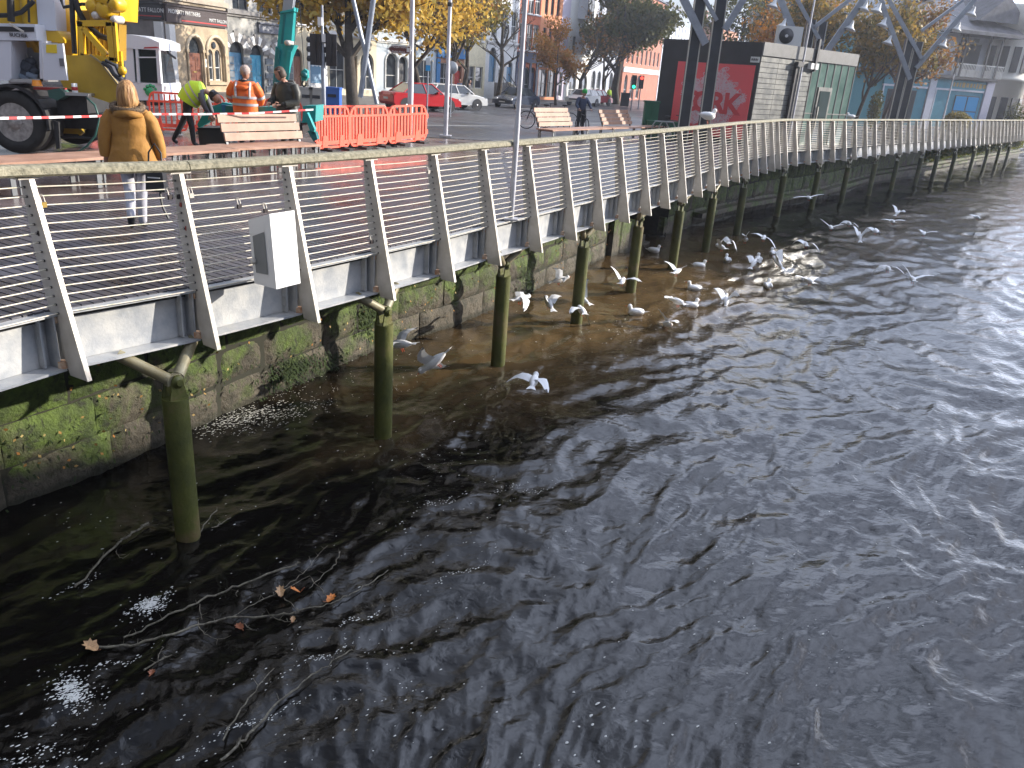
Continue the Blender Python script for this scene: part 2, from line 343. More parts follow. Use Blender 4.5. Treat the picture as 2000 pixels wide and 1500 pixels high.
# ------------------------------------------------------------------ deck boards
deckm = mat('wet_deck_boards', (.050, .050, .062), .33, 0, col2=(.088, .085, .102), scale=1.3, rvar=.12, bump=.1, bscale=60, island=.22)
mb = MB(); arc = [0.0]
for i in range(NP - 1): arc.append(arc[-1] + (Vector(POST[i + 1]) - Vector(POST[i])).length)
def s_of(L):
    i = max(0, min(NP - 2, int(np.searchsorted(arc, L) - 1))); return i + (L - arc[i]) / (arc[i + 1] - arc[i])
DECK_IN = -4.6; L = 0.0
while L < arc[-1] - .2:
    wd = .083; g = .017
    a, b = s_of(L), s_of(L + wd)
    p = [rail(a, .03, 0), rail(b, .03, 0), rail(b, DECK_IN, 0), rail(a, DECK_IN, 0)]
    if L < 24:
        vs = p + [v - Vector((0, 0, .03)) for v in p]
        mb.add(vs, [(0, 1, 2, 3), (0, 4, 5, 1), (1, 5, 6, 2), (3, 7, 4, 0)])
    else: mb.add(p, [(0, 1, 2, 3)])
    L += wd + g
mb.build('boardwalk_deck', deckm, kind='structure')
mb = MB(); ribbon(mb, np.linspace(0, NP - 1, NP * 2), [(.02, -.036), (DECK_IN, -.036), (DECK_IN, -.09), (.02, -.09)]); mb.build('deck_underlay', mat('deck_underlay', (.02, .02, .02), .8), kind='structure')
# ------------------------------------------------------------------ plaza, street
pave = mat('wet_red_paving', (.10, .070, .064), .22, 0, col2=(.18, .135, .125), scale=.5, rvar=.12, bump=.06, bscale=14, contrast=(.3, .7))
asph = mat('wet_asphalt', (.046, .047, .052), .40, 0, col2=(.085, .085, .09), scale=.35, rvar=.12, bump=.25, bscale=60)
mb = MB(); ss = np.linspace(0, NP - 1, 60); D = [-2.2, -3.6, -5, -8, -12, -16, -22, -30, -40, -60, -90, -140, -220]
grid = []
for s_ in np.concatenate([[0], ss]):
    row = []
    for q, d in enumerate(D):
        n = Vector((.80, -.60)); p = rail(s_, -2.0)
        x, y = p.x + n.x * (d + 2.0), p.y + n.y * (d + 2.0); row.append(Vector((x, y, gz(x, y) - .012)))
    grid.append(row)
for q in range(len(D)): grid[0][q] = grid[1][q] + Vector((-14, -18, 0)); grid[0][q].z = -.012
last = [v + Vector((70, 70, 0)) for v in grid[-1]]
for v in last: v.z = gz(v.x, v.y) - .012
grid.append(last)
W_ = len(D); mb.smooth = True
mb.add([v for r in grid for v in r], [(i * W_ + k, (i + 1) * W_ + k, (i + 1) * W_ + k + 1, i * W_ + k + 1) for i in range(len(grid) - 1) for k in range(W_ - 1)])
mb.build('plaza_paving', pave, kind='structure')
def strip(name, near, far, M, dz, kind='structure', n=24, parent=None):
    def samp(pts, t):
        k = t * (len(pts) - 1); i = min(int(k), len(pts) - 2); f = k - i; return pts[i].lerp(pts[i + 1], f)
    mb = MB(); rows = []
    for i in range(n + 1):
        a, b = samp(near, i / n), samp(far, i / n); r = []
        for j in range(7):
            p = a.lerp(b, j / 6); p = Vector((p.x, p.y, gz(p.x, p.y) + dz)); r.append(p)
        rows.append(r)
    mb.add([v for r in rows for v in r], [(i * 7 + k, (i + 1) * 7 + k, (i + 1) * 7 + k + 1, i * 7 + k + 1) for i in range(n) for k in range(6)])
    return mb.build(name, M, parent, kind=kind)
G = lambda *a: [at(px, py, -.25) for px, py in a]
road_near = [ground(470, 25), ground(700, 26), ground(835, 27), ground(1000, 27.5), ground(1110, 29), ground(1290, 40), ground(1300, 95)]
road_far = [ground(400, 40), ground(690, 45), ground(800, 52), ground(900, 60), ground(1000, 70), ground(1150, 90), ground(1225, 150)]
strip('street_road', road_near, road_far, asph, 0.0)
white = mat('road_paint', (.55, .55, .52), .6, 0, var=.2, scale=6)
ln = [ground(790, 33), ground(840, 33.5), ground(1020, 38), ground(1215, 48)]
strip('lane_line', ln, [p + Vector((-.03, .14, 0)) for p in ln], white, .004)
# far footway with a kerb
foot = mat('far_footway', (.16, .15, .14), .5, 0, var=.25, scale=.6)
far2 = [p + Vector((-6.5, 9, 0)) for p in road_far]
strip('far_footway', road_far, far2, foot, .11)
kb = mat('kerb_stone', (.30, .29, .27), .7, 0, var=.2, scale=2)
mb = MB()
for a, b in zip(road_far[:-1], road_far[1:]):
    a = Vector((a.x, a.y, gz(a.x, a.y) + .06)); b = Vector((b.x, b.y, gz(b.x, b.y) + .06)); mb.bar(a, b, .16, .13)
mb.build('street_kerb', kb, kind='structure')
# ------------------------------------------------------------------ quay wall of large stone blocks
wallpx = [(-160, 1075), (0, 1005), (165, 937), (330, 865), (500, 787), (730, 690), (880, 640), (1000, 590), (1100, 545), (1185, 502)]
WL = [at(a, b, ZW).to_2d() for a, b in wallpx]
far_off = [(1300, 462), (1350, 444), (1425, 424), (1500, 409), (1600, 391), (1700, 373), (1800, 355), (1883, 341), (1967, 327), (2015, 318)]
WL2 = [at(a, b, ZW).to_2d() for a, b in far_off]
for _i in range(5, len(WL2)):        # the far stretch keeps the overhang of the boardwalk
    _s = min(np.linspace(12, NP - 1, 600), key=lambda q: abs(rail(q, -1.6).to_2d().normalized().cross(WL2[_i].normalized()))); WL2[_i] = rail(_s, -1.6).to_2d()
def stone_mat(name, far):
    M = bpy.data.materials.new(name); M.use_nodes = True; t = M.node_tree; b = t.nodes['Principled BSDF']; L = t.links.new
    g = t.nodes.new('ShaderNodeNewGeometry'); sep = t.nodes.new('ShaderNodeSeparateXYZ'); L(g.outputs['Position'], sep.inputs[0])
    def noise(scale, det=6, rough=.62, dist=0):
        n = t.nodes.new('ShaderNodeTexNoise'); n.inputs['Scale'].default_value = scale; n.inputs['Detail'].default_value = det; n.inputs['Roughness'].default_value = rough; n.inputs['Distortion'].default_value = dist
        L(g.outputs['Position'], n.inputs['Vector']); return n.outputs['Fac']
    def ramp(src, p0, c0, p1, c1):
        r = t.nodes.new('ShaderNodeValToRGB'); e = r.color_ramp.elements; e[0].position = p0; e[1].position = p1; e[0].color = c0 + (1,); e[1].color = c1 + (1,); L(src, r.inputs['Fac']); return r.outputs['Color']
    def mixc(f, a, c):
        n = t.nodes.new('ShaderNodeMix'); n.data_type = 'RGBA'; L(f, n.inputs['Factor']); L(a, n.inputs['A']); L(c, n.inputs['B']); return n.outputs['Result']
    def math_(op, a, v):
        n = t.nodes.new('ShaderNodeMath'); n.operation = op; L(a, n.inputs[0])
        if isinstance(v, (int, float)): n.inputs[1].default_value = v
        else: L(v, n.inputs[1])
        return n.outputs[0]
    stone = ramp(noise(2.2, 8), .3, (.04, .035, .026), .75, (.17, .145, .105))
    moss = ramp(noise(5.0, 8), .3, (.028, .042, .012), .7, (.125, .19, .033))
    mossw = math_('ADD', noise(1.1, 7, .65, .6), math_('MULTIPLY', math_('ADD', sep.outputs['Z'], 1.75), .22))
    mf = ramp(mossw, .43, (0, 0, 0), .56, (1, 1, 1))
    c = mixc(mf, stone, moss)
    dk = ramp(noise(7.5, 6, .7, .8), .36, (1, 1, 1), .47, (0, 0, 0))
    dk2 = t.nodes.new('ShaderNodeMix'); dk2.data_type = 'RGBA'
    blk = t.nodes.new('ShaderNodeRGB'); blk.outputs[0].default_value = (.022, .024, .014, 1)
    c = mixc(math_('MULTIPLY', dk, .8), c, blk.outputs[0])
    # wet band at the waterline
    wet = math_('ADD', math_('MULTIPLY', sep.outputs['Z'], -1), ZW + .10)
    wr = ramp(math_('ADD', math_('MULTIPLY', wet, 8), .5), .3, (0, 0, 0), .8, (1, 1, 1))
    c = mixc(math_('MULTIPLY', wr, .7), c, blk.outputs[0])
    L(c, b.inputs['Base Color']); b.inputs['Roughness'].default_value = .72
    bp = t.nodes.new('ShaderNodeBump'); bp.inputs['Strength'].default_value = .95; bp.inputs['Distance'].default_value = .05
    L(noise(11, 7, .7), bp.inputs['Height']); L(bp.outputs[0], b.inputs['Normal'])
    return M
stone = stone_mat('mossy_quay_stone', False)
quay = link('quay_wall', None, kind='structure')
def stone_block(wd, ht, seed):
    rnd = np.random.default_rng(seed); nx, nz_ = max(3, int(wd / .11)), 5; mb = MB(); mb.smooth = True; vs = []
    for j in range(nz_ + 1):
        for i in range(nx + 1):
            x = (i / nx - .5) * (wd - .012); z = (j / nz_ - .5) * (ht - .010)
            e = min(i, nx - i, j, nz_ - j)
            d = -.045 if e == 0 else (.0 + rnd.normal(0, .013))
            if e == 0: x += rnd.normal(0, .004); z += rnd.normal(0, .004)
            vs.append((x, -d, z))
    N = nx + 1
    mb.add(vs, [(j * N + i, j * N + i + 1, (j + 1) * N + i + 1, (j + 1) * N + i) for j in range(nz_) for i in range(nx)])
    # sides
    ring = [j for j in range(N)] + [k * N + nx for k in range(1, nz_ + 1)] + [nz_ * N + i for i in range(nx - 1, -1, -1)] + [k * N for k in range(nz_ - 1, 0, -1)]
    back = [(vs[q][0], .25, vs[q][2]) for q in ring]; front = [vs[q] for q in ring]; n = len(ring)
    mb.smooth = False; mb.add(front + back, [(i, n + i, n + (i + 1) % n, (i + 1) % n) for i in range(n)])
    return mb.mesh('stone_block', stone)
SB = {}
def block(wd, ht):
    k = (round(wd * 5) / 5, ht, random.randrange(4))
    if k not in SB: SB[k] = stone_block(k[0], ht, len(SB) + 3)
    return SB[k], k[0]
def wall_run(pts, rows, parent, dense=True):
    seg = [(pts[i + 1] - pts[i]).length for i in range(len(pts) - 1)]; tot = sum(seg)
    def at_(L):
        for i, s_ in enumerate(seg):
            if L <= s_ or i == len(seg) - 1: return pts[i].lerp(pts[i + 1], L / s_), (pts[i + 1] - pts[i]).normalized()
            L -= s_
    back = MB()
    for i in range(len(pts) - 1):
        t = (pts[i + 1] - pts[i]).normalized(); n = Vector((-t.y, t.x)); a, b = pts[i] + n * .045, pts[i + 1] + n * .045
        back.add([(a.x, a.y, -3.3), (b.x, b.y, -3.3), (b.x, b.y, -.1), (a.x, a.y, -.1)], [(0, 1, 2, 3)])
        a2, b2 = a + n * 1.5, b + n * 1.5; back.add([(a.x, a.y, -.1), (b.x, b.y, -.1), (b2.x, b2.y, -.1), (a2.x, a2.y, -.1)], [(0, 1, 2, 3)])
    back.build('wall_core', mat('joint_shade', (.03, .03, .02), .9), parent)
    z = -2.96
    for r_, ht in enumerate(rows):
        L = -random.random() * .6
        while L < tot:
            wd = random.choice((.8, 1.0, 1.2)); me, w2 = block(wd, ht); c = L + w2 / 2
            if 0 <= c <= tot:
                p, t = at_(c); n = Vector((t.y, -t.x)); out_ = random.uniform(-.015, .02)
                link('stone_block', me, parent, (p.x + n.x * out_, p.y + n.y * out_, z + ht / 2), (0, 0, math.atan2(t.y, t.x)))
            L += w2
        z += ht
wall_run(WL, [.5, .5, .46, .46, .46, .46], quay)
# far stretch: coarser, mostly in the shade under the boardwalk, with a projecting footing
far_quay = link('far_quay_wall', None, kind='structure')
wall_run(WL2[:6], [.6, .55, .56, .56, .56], far_quay)
mb = MB()
for a, b in zip(WL2[5:-1], WL2[6:]):
    for (z0, z1, o) in ((-3.2, -1.75, 0), (-1.75, -.1, .35)):
        t = (b - a).normalized(); n = Vector((-t.y, t.x)); A, B = a + n * o, b + n * o
        N = 6
        for q in range(N):
            u, v = A.lerp(B, q / N), A.lerp(B, (q + .97) / N); mb.add([(u.x, u.y, z0), (v.x, v.y, z0), (v.x, v.y, z1), (u.x, u.y, z1)], [(0, 1, 2, 3)])
    A, B = a, b; t = (b - a).normalized(); n = Vector((-t.y, t.x)) * .4; mb.add([(A.x, A.y, -1.75), (B.x, B.y, -1.75), (B.x + n.x, B.y + n.y, -1.75), (A.x + n.x, A.y + n.y, -1.75)], [(0, 1, 2, 3)])
mb.build('wall_face', stone, far_quay)
# footing ledge
mb = MB()
for a, b in zip(WL2[1:-1], WL2[2:]):
    t = (b - a).normalized(); n = Vector((t.y, -t.x)); A = (a + b) / 2 + n * .16
    mb.bar((a.x + n.x * .15, a.y + n.y * .15, -1.98), (b.x + n.x * .15, b.y + n.y * .15, -1.98), .34, .16)
mb.build('footing_ledge', stone, far_quay)
# recess of the old steps between the two walls
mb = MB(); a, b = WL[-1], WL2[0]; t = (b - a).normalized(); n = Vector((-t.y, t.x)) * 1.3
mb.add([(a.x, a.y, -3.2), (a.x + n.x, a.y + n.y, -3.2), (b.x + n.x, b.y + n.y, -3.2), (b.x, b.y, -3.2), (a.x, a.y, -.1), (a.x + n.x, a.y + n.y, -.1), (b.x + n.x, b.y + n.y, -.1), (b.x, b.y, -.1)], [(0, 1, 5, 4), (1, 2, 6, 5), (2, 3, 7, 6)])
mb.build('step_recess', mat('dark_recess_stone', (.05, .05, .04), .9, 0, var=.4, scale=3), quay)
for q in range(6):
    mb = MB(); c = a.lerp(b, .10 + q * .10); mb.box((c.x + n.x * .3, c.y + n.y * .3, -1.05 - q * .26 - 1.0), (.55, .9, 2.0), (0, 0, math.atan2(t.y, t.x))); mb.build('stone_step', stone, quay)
# ------------------------------------------------------------------ river piles
pile_m = bpy.data.materials.new('algae_pile'); pile_m.use_nodes = True
def _pile():
    t = pile_m.node_tree; b = t.nodes['Principled BSDF']; L = t.links.new; g = t.nodes.new('ShaderNodeNewGeometry')
    n = t.nodes.new('ShaderNodeTexNoise'); n.inputs['Scale'].default_value = 1.6; n.inputs['Detail'].default_value = 7; n.inputs['Roughness'].default_value = .65; L(g.outputs['Position'], n.inputs['Vector'])
    r = t.nodes.new('ShaderNodeValToRGB'); e = r.color_ramp.elements; e[0].position = .36; e[0].color = (.045, .052, .010, 1); e[1].position = .68; e[1].color = (.15, .105, .05, 1)
    k = e.new(.55); k.color = (.088, .095, .018, 1); L(n.outputs['Fac'], r.inputs['Fac']); L(r.outputs[0], b.inputs['Base Color']); b.inputs['Roughness'].default_value = .55
    n2 = t.nodes.new('ShaderNodeTexNoise'); n2.inputs['Scale'].default_value = 28; n2.inputs['Detail'].default_value = 4; L(g.outputs['Position'], n2.inputs['Vector'])
    bp = t.nodes.new('ShaderNodeBump'); bp.inputs['Strength'].default_value = .35; bp.inputs['Distance'].default_value = .02; L(n2.outputs['Fac'], bp.inputs['Height']); L(bp.outputs[0], b.inputs['Normal'])
_pile()
def pile_meshes():
    sh = MB(); sh.lathe([(.115, -1.2), (.115, 1.5)], 24); sh.m = 0
    br = MB(); pl = [(-.09, 0), (.09, 0), (.06, .13), (.05, .19), (.02, .225), (-.02, .225), (-.05, .19), (-.06, .13)]
    br.prism(pl, (0, .055, 0), (1, 0, 0), (0, 0, 1), (0, 1, 0), .016); br.prism(pl, (0, -.055, 0), (1, 0, 0), (0, 0, 1), (0, 1, 0), .016)
    pin = MB(); rx = Matrix.Translation((0, 0, .165)) @ Matrix.Rotation(math.pi / 2, 4, 'X'); pin.lathe([(.058, .064), (.058, .078), (.03, .078), (.03, .10)], 16, rx); pin.lathe([(.03, -.10), (.03, -.078), (.058, -.078), (.058, -.064)], 16, rx)
    return sh.mesh('pile_shaft', pile_m), br.mesh('pin_bracket', pile_m), pin.mesh('pin', pile_m)
PM = pile_meshes()
strut_m = mat('strut_paint', (.20, .17, .09), .5, .1, col2=(.27, .25, .17), scale=5, bump=.1)
PILE_PX = [(368, 1052), (748, 850), (972, 715), (1125, 632), (1231, 573), (1312, 527), (1377, 490), (1436, 470), (1510, 458), (1580, 432), (1637, 417), (1690, 405), (1735, 392), (1782, 380), (1815, 372), (1850, 362), (1888, 354), (1915, 348), (1938, 342), (1958, 336)]
ordn = 'nearest second third fourth fifth sixth seventh eighth ninth tenth eleventh twelfth thirteenth fourteenth fifteenth sixteenth seventeenth eighteenth nineteenth farthest'.split()
PILES = []
for i, (px, py) in enumerate(PILE_PX):
    p = at(px, py, ZW)
    if i > 6:          # far ones: same bearing, set under the line of the beam
        b_ = Vector((p.x, p.y)).normalized(); best = min(((abs(b_.cross((rail(s_, .08)).to_2d())), s_) for s_ in np.linspace(10, NP - 1, 500)))
        p = rail(best[1], .08); p.z = ZW
    s_ = min(np.linspace(0, NP - 1, 1200), key=lambda q: (rail(q, .05).to_2d() - p.to_2d()).length); PILES.append(p)
    a = rail(s_ - .1); b = rail(s_ + .1); t = (b - a).to_2d().normalized(); ang = math.atan2(t.y, t.x)
    pt = thing('river_pile', {0: 'nearest algae green steel pile, standing closest in the dark water with a rusty patch', 1: 'algae streaked steel pile standing in the brown lit water beside a flapping gull', }.get(i, f'{ordn[i]} steel pile from the near end of the row standing in the river'), 'pile', (p.x, p.y, ZW), ang, 'piles carrying the boardwalk')
    link('pile_shaft', PM[0], pt); o = link('pin_bracket', PM[1], pt, (0, 0, 1.5)); link('pin', PM[2], o)
    for e in (-1, 1):
        tgt = local(pt, rail(s_ + e * .30, .05, BB - .02)); mb = MB(); st = Vector((e * .05, 0, 1.69)); d = (tgt - st).normalized()
        mb.tube([st, tgt], .052, 14); mb.box(st - d * .02, (.09, .05, .09)); mb.build('strut', strut_m, pt)
# ================================================================== BUILDINGS
# the terraces across the river, out of the picture to the right: they shade the near water and the far wall
def south_terrace(a, b, h, depth, name_label):
    a, b = Vector(a), Vector(b); t = (b - a); Ln = t.length; t.normalize(); o = thing('terrace_building', name_label, 'building', (a.x, a.y, -1.0), math.atan2(t.y, t.x))
    mb = MB(); mb.box((Ln / 2, -depth / 2, (h + 1) / 2), (Ln, depth, h + 1)); mb.build('wall', mat('far_bank_render', (.45, .42, .37), .8), o)
    mb = MB()
    for i in range(int(Ln / 3)):
        for zz in (2.6, 6.0, 9.2): mb.box((1.5 + i * 3, .0, zz), (1.1, .06, 1.7))
    w = mb.build('window_glass', mat('far_bank_glass', (.03, .035, .04), .1), o); w['kind'] = 'stuff'
south_terrace((-17.2, -26.8), (71.1, 49.9), 12.0, 9, 'long pale rendered terrace on the opposite bank, lower of the two')
south_terrace((54.6, 39.6), (77.3, 69.0), 16.7, 9, 'tall pale rendered block on the opposite bank')

def wall_panel(mb, W, H, holes, depth=.18, y=0.0, arch_n=8):
    """front wall W x H in local x,z at y, with recessed openings (x0,x1,z0,z1,arch)"""
    xs = sorted({0.0, W} | {h[0] for h in holes} | {h[1] for h in holes}); zs = sorted({0.0, H} | {h[2] for h in holes} | {h[3] for h in holes})
    xs = [x for x in xs if 0 <= x <= W]; zs = [z for z in zs if 0 <= z <= H]
    for x0, x1 in zip(xs[:-1], xs[1:]):
        for z0, z1 in zip(zs[:-1], zs[1:]):
            cx, cz = (x0 + x1) / 2, (z0 + z1) / 2
            if any(h[0] < cx < h[1] and h[2] < cz < h[3] for h in holes): continue
            mb.quad((x0, y, z0), (x1, y, z0), (x1, y, z1), (x0, y, z1))
    for h in holes:
        x0, x1, z0, z1 = h[:4]; arch = len(h) > 4 and h[4]
        if arch:
            r = (x1 - x0) / 2; zc = z1 - r; pts = [(x0 + r - r * math.cos(math.pi * k / arch_n), zc + r * math.sin(math.pi * k / arch_n)) for k in range(arch_n + 1)]
            for p, q in zip(pts[:-1], pts[1:]):
                mb.quad((p[0], y, p[1]), (q[0], y, q[1]), (q[0], y, z1), (p[0], y, z1)); mb.quad((p[0], y, p[1]), (p[0], y + depth, p[1]), (q[0], y + depth, q[1]), (q[0], y, q[1]))
            zt = zc
        else:
            zt = z1; mb.quad((x0, y, z1), (x0, y + depth, z1), (x1, y + depth, z1), (x1, y, z1))
        mb.quad((x0, y, z0), (x0, y + depth, z0), (x0, y + depth, zt), (x0, y, zt)); mb.quad((x1, y, z0), (x1, y, zt), (x1, y + depth, zt), (x1, y + depth, z0)); mb.quad((x0, y, z0), (x1, y, z0), (x1, y + depth, z0), (x0, y + depth, z0))
glass_m = mat('window_glass', (.035, .042, .05), .06, spec=.8)
wframe = mat('white_window_frame', (.62, .62, .60), .5)
dframe = mat('dark_window_frame', (.05, .05, .055), .5)
WMESH = {}
def window(parent, x, z, wd, ht, y, fm=None, cols=1, rows=2, arch=False, name='window'):
    fm = fm or wframe; k = (round(wd, 2), round(ht, 2), cols, rows, arch, fm.name)
    if k not in WMESH:
        mb = MB(); b = .06; h2 = ht - (wd / 2 if arch else 0)
        mb.box((b / 2, 0, h2 / 2), (b, .06, h2)); mb.box((wd - b / 2, 0, h2 / 2), (b, .06, h2)); mb.box((wd / 2, 0, b / 2), (wd - 2 * b, .07, b))
        if not arch: mb.box((wd / 2, 0, ht - b / 2), (wd - 2 * b, .06, b))
        else:
            r = wd / 2 - b / 2; mb.tube([(wd / 2 - r * math.cos(math.pi * q / 10), 0, h2 + r * math.sin(math.pi * q / 10)) for q in range(11)], .03, 4)
        for i in range(1, cols): mb.box((wd * i / cols, 0, h2 / 2), (.035, .04, h2 - 2 * b))
        for j in range(1, rows): mb.box((wd / 2, -.004, h2 * j / rows), (wd - 2 * b, .05, .045))
        pn_ = MB()
        if arch:
            r = wd / 2; pl = [(0, 0), (wd, 0)] + [(r + r * math.cos(math.pi * q / 10), h2 + r * math.sin(math.pi * q / 10)) for q in range(11)]
        else: pl = [(0, 0), (wd, 0), (wd, ht), (0, ht)]
        pn_.add([(p[0], .03, p[1]) for p in pl], [tuple(range(len(pl)))])
        WMESH[k] = (mb.mesh(name, fm), pn_.mesh('pane', glass_m))
    f, p = WMESH[k]; o = link(name, f, parent, (x, y, z)); link('pane', p, o); return o
def facade(label, a, b, H, wallm, floors, ground_=None, depth=7, bv=None, cornice=None, sillm=None, roof=None, name='terraced_house', cat='house', fm=None, group='buildings along the street'):
    """a,b: ground points of the front, left and right; floors: list of (z, height, [(x fraction, width)], cols, rows)"""
    a, b = Vector(a), Vector(b); t = (b - a).to_2d(); W = t.length; o = thing(name, label, cat, (a.x, a.y, min(a.z, b.z) - .05), math.atan2(t.y, t.x), group)
    holes = []; wins = []
    for (z, h, xs, cols, rows) in floors:
        for (fx, wd) in xs: holes.append((fx * W - wd / 2, fx * W + wd / 2, z, z + h)); wins.append((fx * W - wd / 2, z, wd, h, cols, rows, False))
    for g in (ground_ or []):                       # (kind, fraction, width, z0, height, arch, material)
        kind, fx, wd, z0, h, arch, gm = g; holes.append((fx * W - wd / 2, fx * W + wd / 2, z0, z0 + h, arch))
        if kind == 'hole': continue
        if kind == 'door':
            mb = MB(); h2 = h - (wd / 2 if arch else .35); mb.box((wd / 2, 0, h2 / 2), (wd - .06, .06, h2 - .02))
            for q in (0, 1):
                for r_ in (0, 1): mb.box((wd * (.27 + .46 * q), -.035, h2 * (.27 + .45 * r_)), (wd * .32, .02, h2 * .34))
            d = mb.build('door', gm, o, loc=(fx * W - wd / 2, .20, z0)); mb = MB(); mb.ball((wd * .85, -.06, h2 * .48), .04, 8, 5); mb.build('handle', mat('brass', (.5, .36, .12), .3, .8), d)
            mb = MB(); r = wd / 2
            pl = [(0, h2), (wd, h2)] + ([(r + r * math.cos(math.pi * q / 10), h2 + r * math.sin(math.pi * q / 10)) for q in range(11)] if arch else [(wd, h), (0, h)])
            mb.add([(fx * W - wd / 2 + p[0], .22, z0 + p[1]) for p in pl], [tuple(range(len(pl)))]); mb.build('fanlight', glass_m, o)
        else: window(o, fx * W - wd / 2, z0, wd, h, .14, fm, 1 if wd < 1.3 else 2, 2, arch)
    mb = MB(); wall_panel(mb, W, H, holes)
    B_ = (Matrix.Rotation(-o.rotation_euler.z, 2) @ Vector(bv)) * depth if bv else Vector((0, depth)); q0, q1 = B_, B_ + Vector((W, 0))
    mb.quad((0, 0, 0), (0, 0, H), (q0.x, q0.y, H), (q0.x, q0.y, 0)); mb.quad((W, 0, 0), (q1.x, q1.y, 0), (q1.x, q1.y, H), (W, 0, H)); mb.quad((0, 0, H), (W, 0, H), (q1.x, q1.y, H), (q0.x, q0.y, H)); mb.quad((q0.x, q0.y, 0), (q0.x, q0.y, H), (q1.x, q1.y, H), (q1.x, q1.y, 0))
    mb.build('wall', wallm, o)
    for (x, z, wd, h, cols, rows, ar) in wins:
        window(o, x, z, wd, h, .14, fm, cols, rows)
        if sillm is not None:
            mb = MB(); mb.box((x + wd / 2, -.06, z - .06), (wd + .24, .16, .11)); mb.build('sill', sillm, o)
    for (z, pr_, th, cm) in (cornice or []):
        mb = MB(); mb.box((W / 2, -pr_ / 2 + .01, z), (W + .02, pr_ + .02, th)); mb.box((W / 2, -pr_ / 4, z - th * .8), (W + .01, pr_ / 2, th * .6)); mb.build('cornice', cm, o)
    if roof is not None:
        mb = MB(); mb.add([(-.2, -.25, H), (W + .2, -.25, H), (W + .2, depth / 2, H + 2.4), (-.2, depth / 2, H + 2.4), (W + .2, depth, H), (-.2, depth, H)], [(0, 1, 2, 3), (3, 2, 4, 5), (0, 3, 5), (1, 4, 2)]); r_ = mb.build('roof', roof, o)
        mb = MB(); mb.box((W * .12, depth / 2, H + 2.6), (.7, 1.4, 1.8)); mb.build('chimney', mat('chimney_brick', (.25, .12, .08), .85, 0, var=.2), r_)
    o['w'] = W
    return o, W
def fascia(o, W, z, h, M, x0=0.0, x1=None, pr_=.14, name='shop_fascia'):
    x1 = W if x1 is None else x1; mb = MB(); mb.box(((x0 + x1) / 2, -pr_ / 2, z + h / 2), (x1 - x0 - .02, pr_, h)); mb.box(((x0 + x1) / 2, -pr_ / 2 - .04, z + h + .05), (x1 - x0, pr_ + .12, .09)); return mb.build(name, M, o)
UP = (math.pi / 2, 0, 0)
def worn_lines(par, M, x, y, z, wd, rows, h, seed=1):      # lettering too small and worn to read in the photograph
    rd = random.Random(seed); mb = MB()
    for r_ in range(rows):
        u = -wd / 2
        while u < wd / 2:
            k = rd.uniform(.35, .8) * h; mb.box((x + u + k / 2, y, z - r_ * h * 1.6), (k, .006, h * rd.uniform(.7, 1))); u += k + h * .28
    o = mb.build('worn_lettering', M, par); o['kind'] = 'stuff'; return o
# front line of the terrace, from measured columns of the photograph
FX = [(228, 47.5), (333, 46), (448, 51.5), (575, 57), (640, 60), (735, 64.5), (850, 70), (905, 73.5), (945, 76.5), (1005, 81.5), (1046, 84.5), (1086, 88), (1101, 90), (1150, 96), (1200, 106)]
FP = [ground(x, y) for x, y in FX]
grey_st = mat('grey_limestone', (.24, .225, .21), .85, 0, var=.28, scale=.9, bump=.3, bscale=9)
tan_st = mat('tan_sandstone', (.42, .33, .22), .85, 0, var=.22, scale=1.1, bump=.3, bscale=9)
tan_up = mat('weathered_tan_stone', (.27, .23, .18), .85, 0, col2=(.47, .40, .31), scale=.8, bump=.3, bscale=9)
pale_st = mat('mottled_pale_limestone', (.20, .20, .19), .85, 0, col2=(.52, .50, .45), scale=.75, bump=.3, bscale=8, contrast=(.4, .6))
cream = mat('cream_render', (.66, .58, .42), .8, 0, var=.12, scale=.5)
white_r = mat('white_render', (.68, .68, .66), .8, 0, var=.08, scale=.5)
paleblue = mat('pale_blue_render', (.50, .56, .60), .8, 0, var=.10, scale=.5)
orange_r = mat('orange_render', (.52, .15, .07), .8, 0, var=.12, scale=.5)
terra = mat('terracotta_render', (.62, .25, .12), .8, 0, var=.1, scale=.5)
lav = mat('lavender_render', (.52, .47, .56), .8, 0, var=.08, scale=.5)
black_f = mat('black_fascia', (.025, .025, .03), .4)
red_l = mat('red_sign_line', (.45, .03, .03), .5)
whitep = mat('white_paint', (.72, .72, .70), .5)
slate = mat('slate_roof', (.10, .10, .115), .6, 0, var=.3, scale=2)
blue_d = mat('blue_door_paint', (.03, .16, .30), .35)
teal_d = mat('teal_blue_door_paint', (.02, .25, .42), .35)
brown_d = mat('brown_door_paint', (.16, .055, .03), .4)
navy = mat('navy_shopfront', (.035, .05, .10), .4)
Z2, Z3, Z4 = 4.9, 8.4, 11.6
# 1 grey corner building, its front turned away from the sun
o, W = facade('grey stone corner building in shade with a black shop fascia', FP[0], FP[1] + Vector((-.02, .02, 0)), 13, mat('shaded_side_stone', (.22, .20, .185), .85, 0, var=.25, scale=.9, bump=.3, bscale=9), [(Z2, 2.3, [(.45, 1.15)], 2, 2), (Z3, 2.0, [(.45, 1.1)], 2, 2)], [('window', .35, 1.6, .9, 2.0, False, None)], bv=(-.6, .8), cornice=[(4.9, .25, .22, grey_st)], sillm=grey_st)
fascia(o, W, 3.75, .75, black_f); mb = MB(); mb.box((W / 2, -.148, 3.9), (W - .1, .012, .05)); mb.build('red_line', red_l, o)
text('MATT FALLON', .30, whitep, o, (W * .79, -.15, 4.18), UP); text('PROPERTY PARTNERS', .22, whitep, o, (W * .3, -.15, 4.18), UP)
mb = MB(); mb.box((W - .35, -.08, 1.6), (.55, .14, 4.1)); mb.build('pilaster', whitep, o)
